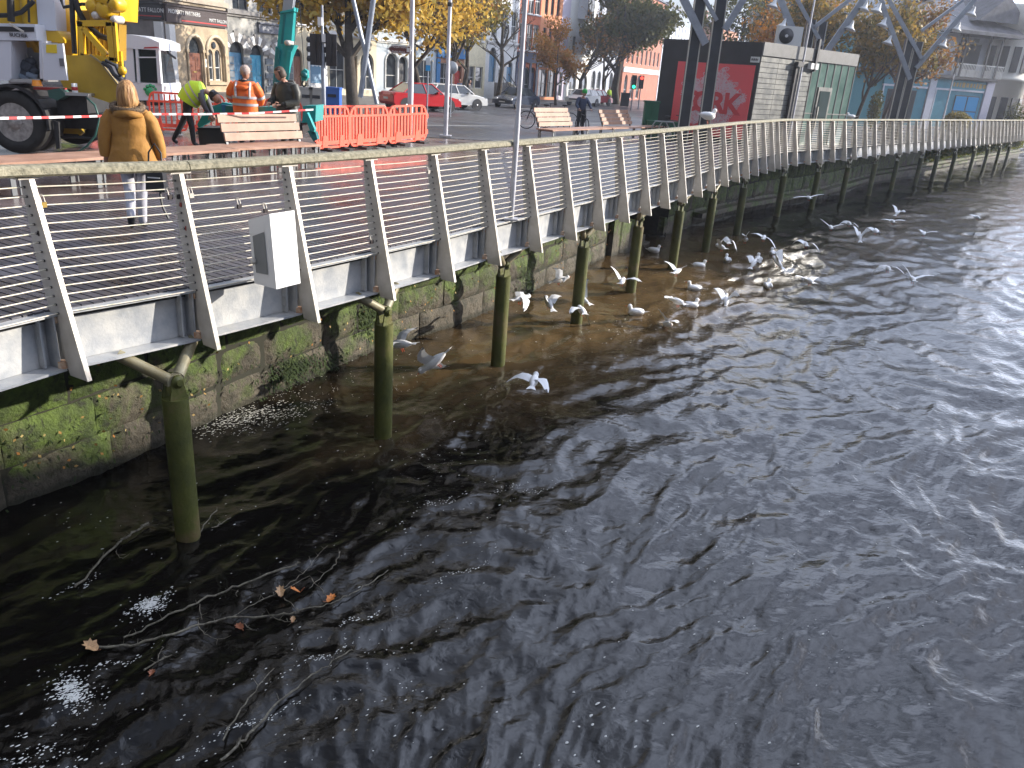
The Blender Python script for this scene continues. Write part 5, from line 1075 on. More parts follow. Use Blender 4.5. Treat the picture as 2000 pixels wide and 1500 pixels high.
# white cable cabinet hung inside the railing
cb = thing('cable_cabinet', 'white metal cabinet with a sloping top mounted at the railing wires', 'cabinet', (0, 0, 0)); s_ = 2.0 - .55
wc = mat('cabinet_white', (.80, .80, .79), .45); p0 = at(550, 560, .02)
cb.location = p0; cb.rotation_euler.z = R_(-46)
# ---- cable cabinet (built in its own frame: x across the sunlit face, y away, z up)
def ppoly(name, pts, Y, th, M, parent, b, **kw):
    """solid plate: outline given by photograph columns on the vertical plane y=Y, th deep"""
    v = [aty(px, py, Y) - b for px, py in pts]; n = len(v)
    area = sum(v[i].x * v[(i + 1) % n].z - v[(i + 1) % n].x * v[i].z for i in range(n))
    if area < 0: v = v[::-1]
    mb = MB(); k = [p + Vector((0, th, 0)) for p in v]; mb.add(v + k, [tuple(range(n)), tuple(reversed(range(n, 2 * n)))] + [(i, n + i, n + (i + 1) % n, (i + 1) % n) for i in range(n)])
    return mb.build(name, M, parent, **kw)
q0, q1, q2 = at(497, 553, .02), at(540, 565, .02), at(587, 553, .02)
cb.location = q1; cb.rotation_euler.z = 0
A = q0 - q1; Bv = q2 - q1; HT = .68; up = Vector((-.06, .08, HT))
def cbox(name, M, f, parent=cb): mb = MB(); f(mb); return mb.build(name, M, parent)
v = [A, Vector((0, 0, 0)), Bv, A + Bv]; tp = [A + up * .86, up, Bv + up, A + Bv + up * .86]
cbox('case', wc, lambda mb: mb.add(v + tp, [(0, 1, 5, 4), (1, 2, 6, 5), (2, 3, 7, 6), (3, 0, 4, 7), (4, 5, 6, 7), (3, 2, 1, 0)]))
nn = Vector((A.y, -A.x, 0)).normalized(); nn = nn if nn.y < 0 or nn.x < 0 else -nn
def onA(u, w): return A * u + up * (w * (1 - .14 * u)) + nn * .006
cbox('hatch', mat('hatch_grey', (.22, .23, .23), .5), lambda mb: mb.add([onA(.85, .18), onA(.30, .18), onA(.30, .78), onA(.85, .74)], [(0, 1, 2, 3)]))
cbox('lock_knob', steel, lambda mb: mb.ball(onA(.84, .36) + nn * .02, .03, 8, 6))
# ================================================================== TANKER
YT = at(45, 298, 0).y
tyre_m = mat('tyre_rubber', (.022, .021, .02), .75, 0, var=.4, scale=5); rim_m = mat('dusty_steel_rim', (.34, .32, .30), .55, .2, var=.3, scale=12)
yelp = mat('tanker_yellow', (.62, .36, .012), .35, 0, col2=(.74, .45, .02), scale=2.2); yeld = mat('dirty_yellow_chute', (.40, .26, .02), .5, 0, col2=(.52, .34, .03), scale=2); wp = mat('tanker_white', (.66, .68, .74), .35); chas = mat('chassis_black', (.022, .022, .024), .6, 0, var=.4, scale=6)
b = at(45, 298, 0); tk = thing('tanker_truck', 'yellow and white suction tanker truck with an open white side locker and black hoses', 'truck', b)
T = lambda px, py, dy=0: aty(px, py, YT + dy) - b
def wheel(parent, c, r, w_, tyre=tyre_m, rim=rim_m, holes=8, dual=True, ax=None, M_=None):
    base = Matrix.Translation(c) @ (ax or Matrix.Rotation(math.pi / 2, 4, 'X'))
    mb = MB(); mb.lathe([(r * .60, w_ * .42), (r * .66, w_ * .5), (r * .93, w_ * .5), (r, w_ * .40), (r, -w_ * .4), (r * .93, -w_ * .5), (r * .6, -w_ * .5)], 32, base); wh = mb.build('wheel', tyre, parent)
    mb = MB(); mb.lathe([(r * .62, w_ * .44), (r * .58, w_ * .40), (r * .55, w_ * .25), (r * .36, w_ * .22), (r * .34, w_ * .36), (r * .24, w_ * .42), (r * .20, w_ * .55), (0, w_ * .57)], 28, base); mb.build('rim', rim, wh)
    if holes:
        mb = MB()
        for q in range(holes): a = 2 * math.pi * q / holes; mb.lathe([(0, w_ * .275), (r * .07, w_ * .27), (r * .07, w_ * .2)], 8, base @ Matrix.Translation((math.cos(a) * r * .45, math.sin(a) * r * .45, 0)))
        mb.build('rim_hole', dark, wh)
        mb = MB()
        for q in range(10): a = 2 * math.pi * q / 10; mb.lathe([(r * .03, w_ * .3), (r * .03, w_ * .45), (0, w_ * .46)], 6, base @ Matrix.Translation((math.cos(a) * r * .29, math.sin(a) * r * .29, 0)))
        mb.build('wheel_nuts', rim_m, wh)
    return wh
wc_ = T(38, 238); R0 = wc_.z + b.z; wheel(tk, wc_, R0, .34, ax=Matrix.Rotation(math.pi / 2, 4, 'X')); wheel(tk, wc_ + Vector((0, .40, 0)), R0, .30, holes=0); wheel(tk, wc_ + Vector((0, 2.0, 0)), R0, .34, holes=0); wheel(tk, wc_ + Vector((-1.35, 0, 0)), R0, .34)
mb = MB()                                     # mudguard arc
for q in range(12):
    a0, a1 = math.pi * (1.06 - q * .092), math.pi * (1.06 - (q + 1) * .092); Rm = R0 * 1.16
    mb.bar(wc_ + Vector((Rm * math.cos(a0), .12, Rm * math.sin(a0))), wc_ + Vector((Rm * math.cos(a1), .12, Rm * math.sin(a1))), .62, .05, (math.cos((a0 + a1) / 2), 0, math.sin((a0 + a1) / 2)))
mb.build('mudguard', chas, tk); ppoly('mudflap', [(103, 235), (114, 238), (117, 290), (110, 292)], YT - .1, .04, chas, tk, b)
mb = MB(); mb.bar(T(-160, 226, .5), T(236, 238, .5), .3, .28); mb.bar(T(-160, 226, 1.4), T(236, 238, 1.4), .3, .28); mb.build('chassis_rail', chas, tk)
ppoly('locker_case', [(-60, 80), (22, 80), (22, 157), (-60, 158)], YT - .18, 1.6, wp, tk, b); ppoly('locker_head', [(-60, 44), (68, 47), (72, 79), (-60, 79)], YT - .2, 1.7, wp, tk, b)
ppoly('vent_slot', [(-60, 50), (66, 53), (66, 62), (-60, 61)], YT - .215, .02, dark, tk, b); mb = MB(); mb.bar(T(18, 46, -.24), T(46, 62, -.24), .03, .03); mb.build('handle', steel, tk)
lk = ppoly('locker_interior', [(20, 80), (80, 80), (83, 158), (20, 158)], YT + .30, .08, mat('locker_grey', (.28, .29, .30), .6), tk, b)
ppoly('locker_frame', [(76, 79), (82, 79), (84, 159), (78, 159)], YT - .18, .5, wp, tk, b); ppoly('locker_sill', [(20, 154), (84, 154), (84, 160), (20, 160)], YT - .18, .5, mat('locker_alloy', (.4, .4, .4), .4, .6), tk, b)
ppoly('warning_sticker', [(37, 85), (51, 86), (51, 103), (37, 102)], YT + .285, .008, mat('sticker_yellow', (.80, .58, .02), .5), lk, b); ppoly('warning_mark', [(44, 90), (48, 98), (40, 98)], YT + .275, .006, dark, lk, b)
for (x, y, s_) in ((38, 122, .10), (52, 130, .14), (60, 120, .09), (44, 142, .13), (66, 138, .10)): mb = MB(); mb.ball(T(x, y, .18), s_, 8, 6, (1.2, .8, .8)); mb.build('stowed_gear', mat('gear_dark', (.06, .07, .09), .6, 0, var=.5, scale=20), lk)
for (x, y) in ((48, 150), (62, 147)): mb = MB(); mb.box(T(x, y, .1), (.16, .1, .06), (.2, .3, .2)); mb.build('rag', mat('rag_blue', (.30, .36, .45), .8), lk)
for q in (0, 1): mb = MB(); mb.tube([T(28 + q * 24, 105, .25), T(33 + q * 22, 116, .2), T(40 + q * 16, 119, .2), T(48 + q * 14, 110, .22)], .012, 6); mb.build('cable', whitep, lk)
dr = ppoly('open_locker_door', [(84, 84), (122, 85), (131, 157), (85, 156)], YT - .34, .05, wp, tk, b); ppoly('yellow_sticker', [(90, 87), (110, 87), (111, 104), (90, 103)], YT - .35, .008, MATS['sticker_yellow'], dr, b); ppoly('door_catch', [(115, 114), (124, 114), (126, 129), (117, 129)], YT - .36, .02, mat('catch_grey', (.15, .15, .17), .5), dr, b)
text('BUCHER', .085, dark, tk, T(36, 69, -.215), UP)
ppoly('white_column', [(68, -40), (103, -40), (110, 60), (75, 59)], YT + .1, .35, wp, tk, b)
ppoly('column_bracket', [(74, 60), (112, 60), (124, 78), (124, 84), (72, 80)], YT + .12, .4, yelp, tk, b)
mb = MB(); ctr = T(-160, 20, 1.15); e_ = T(122, 40, 1.15); R1 = 1.05; ax = Matrix.Rotation(math.pi / 2, 4, 'Y'); Lx = e_.x - ctr.x
mb.lathe([(R1, 0), (R1, Lx), (R1 * .93, Lx + .16), (R1 * .72, Lx + .29), (R1 * .4, Lx + .37), (0, Lx + .4)], 40, Matrix.Translation((ctr.x, ctr.y, e_.z + .1)) @ ax); tank = mb.build('tank', yelp, tk)
for f in (.35, .62, .97): mb = MB(); mb.lathe([(R1, -.05), (R1 + .05, -.05), (R1 + .05, .05), (R1, .05)], 40, Matrix.Translation((ctr.x + Lx * f, ctr.y, e_.z + .1)) @ ax); mb.build('tank_band', yelp, tank)
# yellow lattice rack at the rear
for a_, c_, w_ in (((158, 42), (162, 112), .09), ((214, 44), (221, 119), .10), ((224, 44), (230, 120), .05), ((152, 46), (226, 45), .10), ((160, 110), (230, 119), .10), ((164, 55), (208, 108), .09)):
    mb = MB(); mb.bar(T(*a_, .05), T(*c_, .05), w_, .09, (0, 1, 0)); mb.build('rack_bar', yelp, tk)
for q in range(7): mb = MB(); mb.bar(T(166 + q * 8, 48, .45), T(168 + q * 8, 113, .45), .045, .06, (0, 1, 0)); mb.build('rack_slat', yelp, tk)
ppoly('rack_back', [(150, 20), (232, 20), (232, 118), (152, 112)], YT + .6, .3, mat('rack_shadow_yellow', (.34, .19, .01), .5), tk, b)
ppoly('pump_housing', [(168, -30), (236, -30), (234, 40), (176, 42)], YT + .3, .7, yelp, tk, b)
for (x, y, r_) in ((182, 12, .12), (205, 18, .16), (224, 8, .13), (226, 38, .07), (208, -4, .2), (190, 30, .08)): mb = MB(); mb.lathe([(0, .12), (r_ * .6, .12), (r_, .05), (r_, -.2)], 14, Matrix.Translation(T(x, y, .1)) @ Matrix.Rotation(math.pi / 2, 4, 'X')); mb.build('valve', yelp if r_ > .1 else steel, tk)
hosem = mat('black_hose', (.02, .02, .022), .45)
for pts, r_ in (([(145, -10), (152, 18), (168, 48), (195, 70), (232, 82)], .05), ([(140, -10), (142, 40), (146, 105)], .045), ([(-10, 30), (20, 30), (42, 24), (66, 2)], .04), ([(20, -10), (22, 42)], .06), ([(118, -5), (124, 14), (160, 8), (200, 10), (222, 24)], .03), ([(55, -5), (57, 44)], .02)):
    mb = MB(); mb.tube([T(x, y, -.12 + .002 * x) for x, y in pts], r_, 8, cap=True); mb.build('hose', hosem, tk)
ppoly('chute', [(128, 108), (176, 108), (196, 122), (240, 178), (230, 206), (124, 170), (118, 158)], YT - .02, .07, yeld, tk, b)
mb = MB(); mb.bar(T(176, 107, -.05), T(196, 121, -.05), .03, .03, (0, 1, 0)); mb.bar(T(196, 121, -.05), T(240, 178, -.05), .03, .03, (0, 1, 0)); mb.build('chute_lip', mat('worn_lip', (.30, .24, .12), .5), tk)
for pts, r_ in (([(200, 122), (215, 132), (222, 145), (246, 165)], .04), ([(206, 118), (226, 128), (236, 150)], .03)): mb = MB(); mb.tube([T(x, y, -.1) for x, y in pts], r_, 8); mb.build('hose', hosem, tk)
mb = MB(); mb.ball(T(239, 138, -.1), .08, 8, 6); mb.bar(T(234, 100, .1), T(238, 150, .1), .07, .07, (0, 1, 0)); mb.build('coupling', yelp, tk)
ppoly('under_tank', [(108, 180), (168, 184), (172, 222), (112, 226)], YT + .1, .8, chas, tk, b); ppoly('step_plate', [(127, 180), (172, 183), (172, 188), (127, 186)], YT - .25, .4, mat('locker_alloy', (.4, .4, .4), .4, .6), tk, b)
mb = MB(); mb.lathe([(.05, 0), (.05, .16), (0, .16)], 12, Matrix.Translation(T(147, 181, -.15))); can = mb.build('drinks_can', whitep, None); can.location = b; can['label'] = 'white and red drinks can left on the tanker step'; can['category'] = 'can'
mb = MB(); mb.lathe([(.052, .04), (.052, .10)], 12, Matrix.Translation(T(147, 181, -.15))); mb.build('red_band', red_l, can)
mb = MB(); mb.lathe([(.0, .10), (.07, .10), (.09, .0)], 12, Matrix.Translation(T(73, 168, -.2))); mb.build('marker_light', mat('amber_light', (.85, .28, .01), .3), tk)
mb = MB(); mb.tube([T(168, 190, -.2), T(185, 205, -.22), T(194, 232, -.24), T(186, 265, -.26), T(170, 285, -.28), T(150, 298, -.3)], .018, 8); mb.build('green_hose', mat('green_hose', (.03, .10, .08), .4), tk)
mb = MB(); mb.tube([T(110, 268, .3), T(150, 268, .2), T(200, 272, .25), T(230, 268, .4)], .025, 8); mb.build('ground_hose', hosem, tk)
ppoly('jack_block', [(118, 250), (150, 252), (150, 262), (118, 260)], YT + .5, .3, yeld, tk, b); mb = MB(); mb.bar(T(145, 245, .5), T(160, 262, .5), .08, .08); mb.build('stabiliser', yeld, tk)
ppoly('valve_cluster', [(92, 176), (116, 172), (130, 186), (112, 196), (96, 190)], YT - .1, .2, mat('valve_green', (.04, .12, .10), .5), tk, b)
ppoly('rear_light_bar', [(65, 170), (125, 172), (125, 177), (65, 175)], YT + .0, .1, red_l, tk, b)
# ================================================================== WHITE LORRY CAB
YL = 22.6; clear = bpy.data.materials.new('clear_cab_glass'); clear.use_nodes = True
_t = clear.node_tree; _p = _t.nodes['Principled BSDF']; _p.inputs['Base Color'].default_value = (.03, .04, .04, 1); _p.inputs['Roughness'].default_value = .05; _tr = _t.nodes.new('ShaderNodeBsdfTransparent'); _tr.inputs[0].default_value = (.75, .82, .8, 1); _m = _t.nodes.new('ShaderNodeMixShader'); _m.inputs[0].default_value = .35
_t.links.new(_tr.outputs[0], _m.inputs[1]); _t.links.new(_p.outputs[0], _m.inputs[2]); _t.links.new(_m.outputs[0], _t.nodes['Material Output'].inputs['Surface'])
b = ground(290, YL); lo = thing('refuse_lorry', 'white refuse lorry cab with a green paw print behind the tanker', 'lorry', b)
Lp = lambda px, py, dy=0: aty(px, py, YL + dy) - b
lw = mat('lorry_white', (.74, .75, .78), .3)
ppoly('lower_side', [(245, 160), (314, 163), (319, 196), (246, 196)], YL, 1.28, lw, lo, b)
def endq(name, M, pts, off=0.0):        # panel on the nose: (u across the nose, photo row at the near corner, at the far corner)
    v = []
    for u, py in pts:
        nx, fx_ = 311 + (py - 98) * .075, 334 + (py - 98) * .17; p = aty(nx, py, YL).lerp(aty(fx_, py, YL + 1.28), u); v.append(p - b + Vector((off, -off, 0)))
    mb = MB(); k = [p + Vector((-.05, .02, 0)) for p in v]; n = len(v); mb.add(v + k, [tuple(reversed(range(n))), tuple(range(n, 2 * n))] + [(i, (i + 1) % n, n + (i + 1) % n, n + i) for i in range(n)]); return mb.build(name, M, lo)
endq('lower_front', lw, [(0, 163), (1, 162), (1, 196), (0, 196)]); endq('front_frame', lw, [(0, 84), (1, 95), (1, 104), (0, 99)]); endq('windscreen', MATS['window_glass'], [(.05, 99), (1, 104), (1, 162), (.05, 163)], -.02); endq('near_pillar', lw, [(0, 84), (.07, 85), (.07, 166), (0, 166)], .01); endq('headlamp', mat('headlamp_grey', (.25, .25, .27), .2), [(.12, 168), (.45, 168), (.45, 178), (.12, 178)], .015)
ppoly('roof', [(238, 66), (252, 67), (270, 70), (292, 75), (311, 83), (312, 98), (240, 94)], YL - .03, 1.32, lw, lo, b)
ppoly('red_roof_stripe', [(282, 92), (305, 91), (312, 94), (280, 95)], YL - .12, .02, red_l, lo, b)
ppoly('rear_pillar', [(240, 92), (259, 93), (264, 162), (246, 160)], YL, .12, lw, lo, b); ppoly('door_pillar', [(264, 95), (269, 95), (273, 162), (268, 162)], YL - .02, .1, lw, lo, b); ppoly('front_pillar', [(304, 97), (310, 97), (315, 164), (308, 163)], YL - .04, .1, lw, lo, b)
ppoly('cab_interior', [(254, 94), (308, 97), (312, 165), (262, 164)], YL + .90, .08, mat('cab_interior', (.07, .08, .085), .7), lo, b)
ppoly('side_window', [(269, 96), (304, 98), (308, 161), (273, 159)], YL + .02, .015, clear, lo, b); ppoly('quarter_window', [(259, 96), (264, 96), (268, 158), (263, 156)], YL + .03, .015, clear, lo, b)
mb = MB(); mb.bar(Lp(270, 112, -.03), Lp(305, 112, -.03), .03, .03); mb.build('window_bar', lw, lo)
mb = MB(); mb.tube([aty(324, 95, YL + .6) - b, aty(332, 106, YL + .5) - b, aty(343, 114, YL + .4) - b], .03, 8); mb.build('mirror_arm', dark, lo)
gp = mat('paw_green', (.05, .42, .16), .5); mb = MB()
for x, y, r_ in ((292, 179, .12), (283, 174, .04), (288, 169, .045), (294, 167, .045), (300, 169, .04), (304, 174, .035)): mb.lathe([(0, .012), (r_, .012), (r_, 0)], 14, Matrix.Translation(Lp(x, y, -.005)) @ Matrix.Rotation(math.pi / 2, 4, 'X'))
mb.build('paw_print', gp, lo); text('LINE', .10, dark, lo, aty(334, 173, YL + .75) - b, (math.pi / 2, 0, R_(60)))
ppoly('bumper', [(246, 196), (318, 196), (318, 206), (246, 206)], YL + .05, .9, chas, lo, b)
ppoly('hopper_body', [(150, 60), (240, 66), (244, 196), (150, 196)], YL + .2, .8, lw, lo, b)
# ================================================================== TEAL MINI CRANE
YC = 18.4; b = ground(545, YC); crn = thing('mini_crane', 'teal tracked mini crane with its telescopic boom raised and outriggers spread', 'crane', b); Cp = lambda px, py, dy=0: aty(px, py, YC + dy) - b
te = mat('crane_teal', (.015, .33, .32), .35, 0, var=.12, scale=2); ted = mat('crane_dark_teal', (.01, .16, .17), .4); cgrey = mat('boom_grey', (.33, .35, .38), .4, .3)
ppoly('boom_base', [(531, 190), (545, 193), (566, 110), (575, 88), (548, 86), (538, 92)], YC + .1, .30, te, crn, b); ppoly('boom_base_side', [(531, 190), (537, 192), (547, 100), (540, 90)], YC + .04, .08, ted, crn, b)
ppoly('boom_middle', [(541, 92), (568, 92), (574, 24), (548, 22)], YC + .14, .24, te, crn, b); ppoly('boom_groove', [(548, 86), (552, 86), (558, 28), (554, 28)], YC + .125, .02, ted, crn, b); ppoly('boom_head', [(546, 26), (574, 22), (574, 14), (569, 18), (548, 22)], YC + .1, .32, te, crn, b); ppoly('boom_top', [(551, 24), (570, 22), (578, -40), (558, -40)], YC + .17, .18, cgrey, crn, b)
mb = MB(); mb.lathe([(0, .2), (.055, .2), (.055, -.25)], 12, Matrix.Translation(Cp(565, 84, .1)) @ Matrix.Rotation(math.pi / 2, 4, 'X')); mb.build('boom_pin', steel, crn); mb = MB(); mb.bar(Cp(556, 192, .1), Cp(566, 100, .1), .09, .09, (0, 1, 0)); mb.build('lift_ram', te, crn); mb = MB(); mb.tube([Cp(575, 90, .3), Cp(583, -30, .3)], .008, 5); mb.tube([Cp(572, 90, .35), Cp(580, -30, .35)], .008, 5); mb.build('hoist_cable', dark, crn)
ppoly('engine_cover', [(504, 209), (548, 208), (553, 240), (507, 240)], YC - .2, .8, te, crn, b); ppoly('tank_cover', [(592, 207), (617, 206), (616, 238), (590, 240)], YC - .1, .7, te, crn, b); ppoly('grille_decal', [(507, 228), (528, 229), (528, 238), (508, 239)], YC - .215, .02, dark, crn, b)
mb = MB(); mb.tube([Cp(508, 232, -.25), Cp(518, 226, -.25), Cp(525, 234, -.25)], .012, 6); mb.build('decal_swoosh', whitep, crn)
ppoly('left_outrigger', [(385, 243), (402, 212), (436, 200), (456, 204), (456, 214), (440, 220), (388, 250)], YC + .4, .16, te, crn, b); ppoly('outrigger_joint', [(432, 204), (456, 207), (456, 222), (434, 219)], YC + .3, .1, mat('joint_blue', (.02, .14, .30), .4), crn, b); ppoly('outrigger_arm', [(440, 206), (505, 212), (505, 224), (440, 220)], YC - .1, .18, ted, crn, b)
ppoly('right_outrigger', [(594, 222), (600, 220), (614, 252), (613, 262), (606, 258)], YC - .5, .16, te, crn, b); ppoly('outrigger_foot', [(600, 256), (616, 258), (620, 272), (612, 276)], YC - .5, .2, ted, crn, b)
ppoly('crawler_track', [(500, 240), (590, 240), (592, 262), (500, 262)], YC - .1, .8, chas, crn, b)
for x in (-.25, .25): pass
hk = thing('hook_block', 'teal crane hook block hanging beside the dark coated man', 'hook block', b); ppoly('cheek_plate', [(588, 140), (594, 134), (600, 138), (601, 152), (596, 158), (589, 157)], YC + .1, .14, te, hk, b); mb = MB(); mb.lathe([(0, .1), (.06, .1), (.06, -.1)], 14, Matrix.Translation(Cp(595, 146, .12)) @ Matrix.Rotation(math.pi / 2, 4, 'X')); mb.build('sheave', ted, hk)
mb = MB(); mb.tube([Cp(592, 158, .15), Cp(590, 164, .15), Cp(593, 169, .15), Cp(597, 167, .15), Cp(598, 162, .15)], .02, 8); mb.build('hook', dark, hk); mb = MB(); mb.tube([Cp(594, 136, .15), Cp(583, -30, .3)], .008, 5); mb.build('hoist_cable', dark, hk)
o = thing('equipment_crate', 'dark grey crate on the paving left of the slatted bench', 'crate', at(420, 288, 0) + Vector((0, .5, 0))); bb = o.location.copy(); ppoly('crate_body', [(386, 252), (440, 253), (444, 286), (390, 287)], bb.y, .7, mat('crate_dark', (.05, .05, .055), .6), o, bb); ppoly('crate_lid', [(384, 249), (441, 250), (441, 254), (385, 253)], bb.y - .02, .74, dark, o, bb)
# red and white tape
tape_r, tape_w = mat('tape_red', (.65, .05, .05), .5), mat('tape_white', (.78, .76, .76), .5); tp_ = thing('barrier_tape', 'red and white striped barrier tape strung across the paving', 'barrier tape', (0, 0, 0))
tpts = [aty(-60, 228, 11.4), aty(0, 231, 11.6), aty(110, 229, 12.6), aty(220, 226, 13.4), aty(300, 223, 14.2), aty(400, 223, 15.0), aty(500, 221, 15.6), aty(612, 214, 16.6)]
for i in range(len(tpts) - 1):
    n = 7
    for q in range(n): mb = MB(); a, c = tpts[i].lerp(tpts[i + 1], q / n), tpts[i].lerp(tpts[i + 1], (q + 1) / n); mb.bar(a, c, .004, .034); mb.build('red_stripe' if q % 2 else 'white_stripe', tape_r if q % 2 else tape_w, tp_)
# ================================================================== CARS
def car(label, M, p, hd, kind='hatch', Ln=4.2, Wd=1.75, Ht=1.45, tail=None):
    o = thing('parked_car', label, 'car', p, hd, 'cars parked along the far kerb'); hl = Ln / 2     # +x is the nose
    if kind == 'sedan': low = [(-hl, .42), (-hl, .78), (-hl + .12, .92), (-hl + .85, .95), (hl - 1.25, .92), (hl - .25, .72), (hl, .58), (hl, .30), (-hl + .1, .28)]; cab = [(-hl + .65, .93), (-hl + 1.35, Ht - .04), (-hl + 1.9, Ht), (-.05 + .35, Ht - .02), (hl - 1.2, .91)]
    else: low = [(-hl, .42), (-hl, .80), (-hl + .08, .95), (-hl + .5, .98), (hl - 1.15, .95), (hl - .25, .78), (hl, .60), (hl, .30), (-hl + .1, .28)]; cab = [(-hl + .12, .95), (-hl + .55, Ht - .06), (-hl + 1.1, Ht), (.35, Ht - .03), (hl - 1.05, .94)]
    def loft(poly, w0, w1, zc0, zc1, M_, name, par):
        mb = MB(); n = len(poly); sec = []
        for f, k in ((-1, .93), (-.88, 1), (.88, 1), (1, .93)):
            sec.append([Vector((x * (1 if k == 1 else .985), f * (w0 + (w1 - w0) * min(1, max(0, (z - zc0) / (zc1 - zc0)))) / 2, zc0 + (z - zc0) * k)) for x, z in poly])
        vs = [v for s_ in sec for v in s_]; fs = [(j * n + i, j * n + (i + 1) % n, (j + 1) * n + (i + 1) % n, (j + 1) * n + i) for j in range(3) for i in range(n)] + [tuple(reversed(range(n))), tuple(range(3 * n, 4 * n))]
        mb.add(vs, fs); return mb.build(name, M_, par)
    body = loft(low, Wd, Wd * .97, .28, .95, M, 'body', o); loft(cab, Wd * .93, Wd * .70, .92, Ht, mat('car_glass', (.02, .025, .03), .06, spec=.9), 'window_glass', o)
    roof = MB(); x0, x1 = cab[1][0], cab[3][0]; roof.prism([(x0 - .02, Ht - .05), (cab[2][0], Ht + .012), (x1, Ht - .01), (x1 + .05, Ht - .06)], (0, 0, 0), (1, 0, 0), (0, 0, 1), (0, -1, 0), Wd * .72); roof.build('roof', M, o)
    for s_ in (-1, 1):
        for (a, c) in ((cab[0], cab[1]), (cab[-1], cab[-2]), ((-.1, .94), (-.25, Ht - .03))):
            mb = MB(); mb.bar((a[0], s_ * Wd * .462, a[1]), (c[0], s_ * Wd * .352, c[1]), .07, .05, (1, 0, 0)); mb.build('pillar', M, o)
        for x in (-hl + .78, hl - .82):
            ax = Matrix.Rotation(math.pi / 2 * (-s_), 4, 'X'); wheel(o, Vector((x, s_ * (Wd / 2 - .09), .31)), .31, .2, rim=mat('alloy_rim', (.45, .45, .46), .35, .6), holes=0, ax=ax)
            mb = MB(); mb.lathe([(.35, -.012), (.37, .012)], 20, Matrix.Translation((x, s_ * (Wd / 2 - .0), .32)) @ ax); mb.build('wheel_arch', dark, o)
        mb = MB(); mb.box((hl - .10, s_ * Wd * .36, .66), (.16, .36, .13)); mb.build('headlight', mat('headlight_glass', (.65, .66, .68), .15), o); mb = MB(); mb.box((-hl + .06, s_ * Wd * .38, .78), (.14, .32, .16)); mb.build('tail_light', mat('tail_light_red', (.35, .02, .02), .25), o)
        mb = MB(); mb.box((.55, s_ * (Wd / 2 + .06), .98), (.12, .18, .12)); mb.build('mirror', M, o)
    mb = MB(); mb.box((hl + .004, 0, .47), (.02, .50, .11)); mb.build('number_plate', whitep, o); mb = MB(); mb.box((-hl - .004, 0, .60), (.02, .50, .11)); mb.build('number_plate', whitep, o); mb = MB(); mb.box((hl - .0, 0, .56), (.03, .8, .14)); mb.build('grille', dark, o)
    return o
paint = lambda n, c: mat(n, c, .22, .1, spec=.7)
def cpos(px, Y, z=0): p = ground(px, Y); p.z += .012; return p
hd_ = math.atan2(14, 11)
car('red saloon car seen from its rear behind the white lamp post', paint('car_red', (.50, .02, .025)), cpos(822, 47), R_(38), 'sedan', 4.35)
car('white hatchback parked ahead of the red saloon', paint('car_white', (.70, .70, .68)), cpos(886, 53), R_(36), 'hatch', 4.1)
car('dark blue saloon facing the viewer under the bare black tree', paint('car_navy', (.03, .04, .065)), cpos(1010, 64), R_(180 + 62), 'sedan', 4.4)
car('small white car beside the red one at the end of the street', paint('car_white', (.70, .70, .68)), cpos(1140, 80), R_(180 + 58), 'hatch', 3.9)
car('small dark red car at the far end of the street', paint('car_dark_red', (.36, .02, .03)), cpos(1166, 84), R_(58), 'hatch', 3.9)
# ================================================================== BICYCLES
def bicycle(label, p, hd, M, rack=True, group='bicycles on the plaza'):
    o = thing('bicycle', label, 'bicycle', p, hd, group)
    for x in (-.52, .52):
        mb = MB(); mb.tube([(x + .335 * math.cos(a), 0, .35 + .335 * math.sin(a)) for a in np.linspace(0, 2 * math.pi, 29)], .02, 6, cap=False); wh = mb.build('wheel', tyre_m, o)
        mb = MB()
        for q in range(12): a = q * math.pi / 6; mb.tube([(x, 0, .35), (x + .32 * math.cos(a), 0, .35 + .32 * math.sin(a))], .003, 3)
        mb.lathe([(.03, -.05), (.03, .05)], 8, Matrix.Translation((x, 0, .35)) @ Matrix.Rotation(math.pi / 2, 4, 'X')); mb.build('spokes', steel, wh)
    bb, st, ht, hb = (-.08, 0, .30), (-.22, 0, .82), (.36, 0, .80), (.40, 0, .68); mb = MB()
    for a, c in ((bb, st), (bb, hb), (st, ht), (st, (-.52, 0, .35)), (bb, (-.52, 0, .35)), (hb, (.52, 0, .35)), (ht, hb)): mb.tube([a, c], .02, 8)
    mb.build('frame', M, o); mb = MB(); mb.tube([st, (-.25, 0, .94)], .014, 6); mb.ball((-.26, 0, .96), .12, 10, 6, (1.1, .6, .3)); mb.build('saddle', dark, o)
    mb = MB(); mb.tube([ht, (.34, 0, .98)], .015, 6); mb.tube([(.28, -.29, 1.0), (.36, -.12, 1.0), (.36, .12, 1.0), (.28, .29, 1.0)], .014, 6); mb.build('handlebar', dark, o)
    mb = MB(); mb.lathe([(.09, -.01), (.09, .01)], 14, Matrix.Translation((bb[0], -.05, bb[2])) @ Matrix.Rotation(math.pi / 2, 4, 'X')); mb.tube([(bb[0], -.08, bb[2]), (bb[0] + .12, -.1, bb[2] - .12)], .012, 6); mb.build('crank', steel, o)
    if rack: mb = MB(); mb.bar((.42, 0, .78), (.80, 0, .76), .26, .02); mb.bar((.78, 0, .76), (.54, .08, .38), .012, .012); mb.build('front_rack', steel, o)
    return o
bk = mat('bicycle_black', (.02, .02, .022), .4)
bicycle('black bicycle with a front carrier leaning nearest the road edge', at(1052, 253, -.1), R_(188), bk); bicycle('second black bicycle parked just behind the one with the carrier', at(1074, 252, -.1) + Vector((.3, .35, 0)), R_(168), bk, False)
bicycle('dark bicycle leaning by the red poster of the kiosk', ground(1322, 32), R_(20), bk, False)
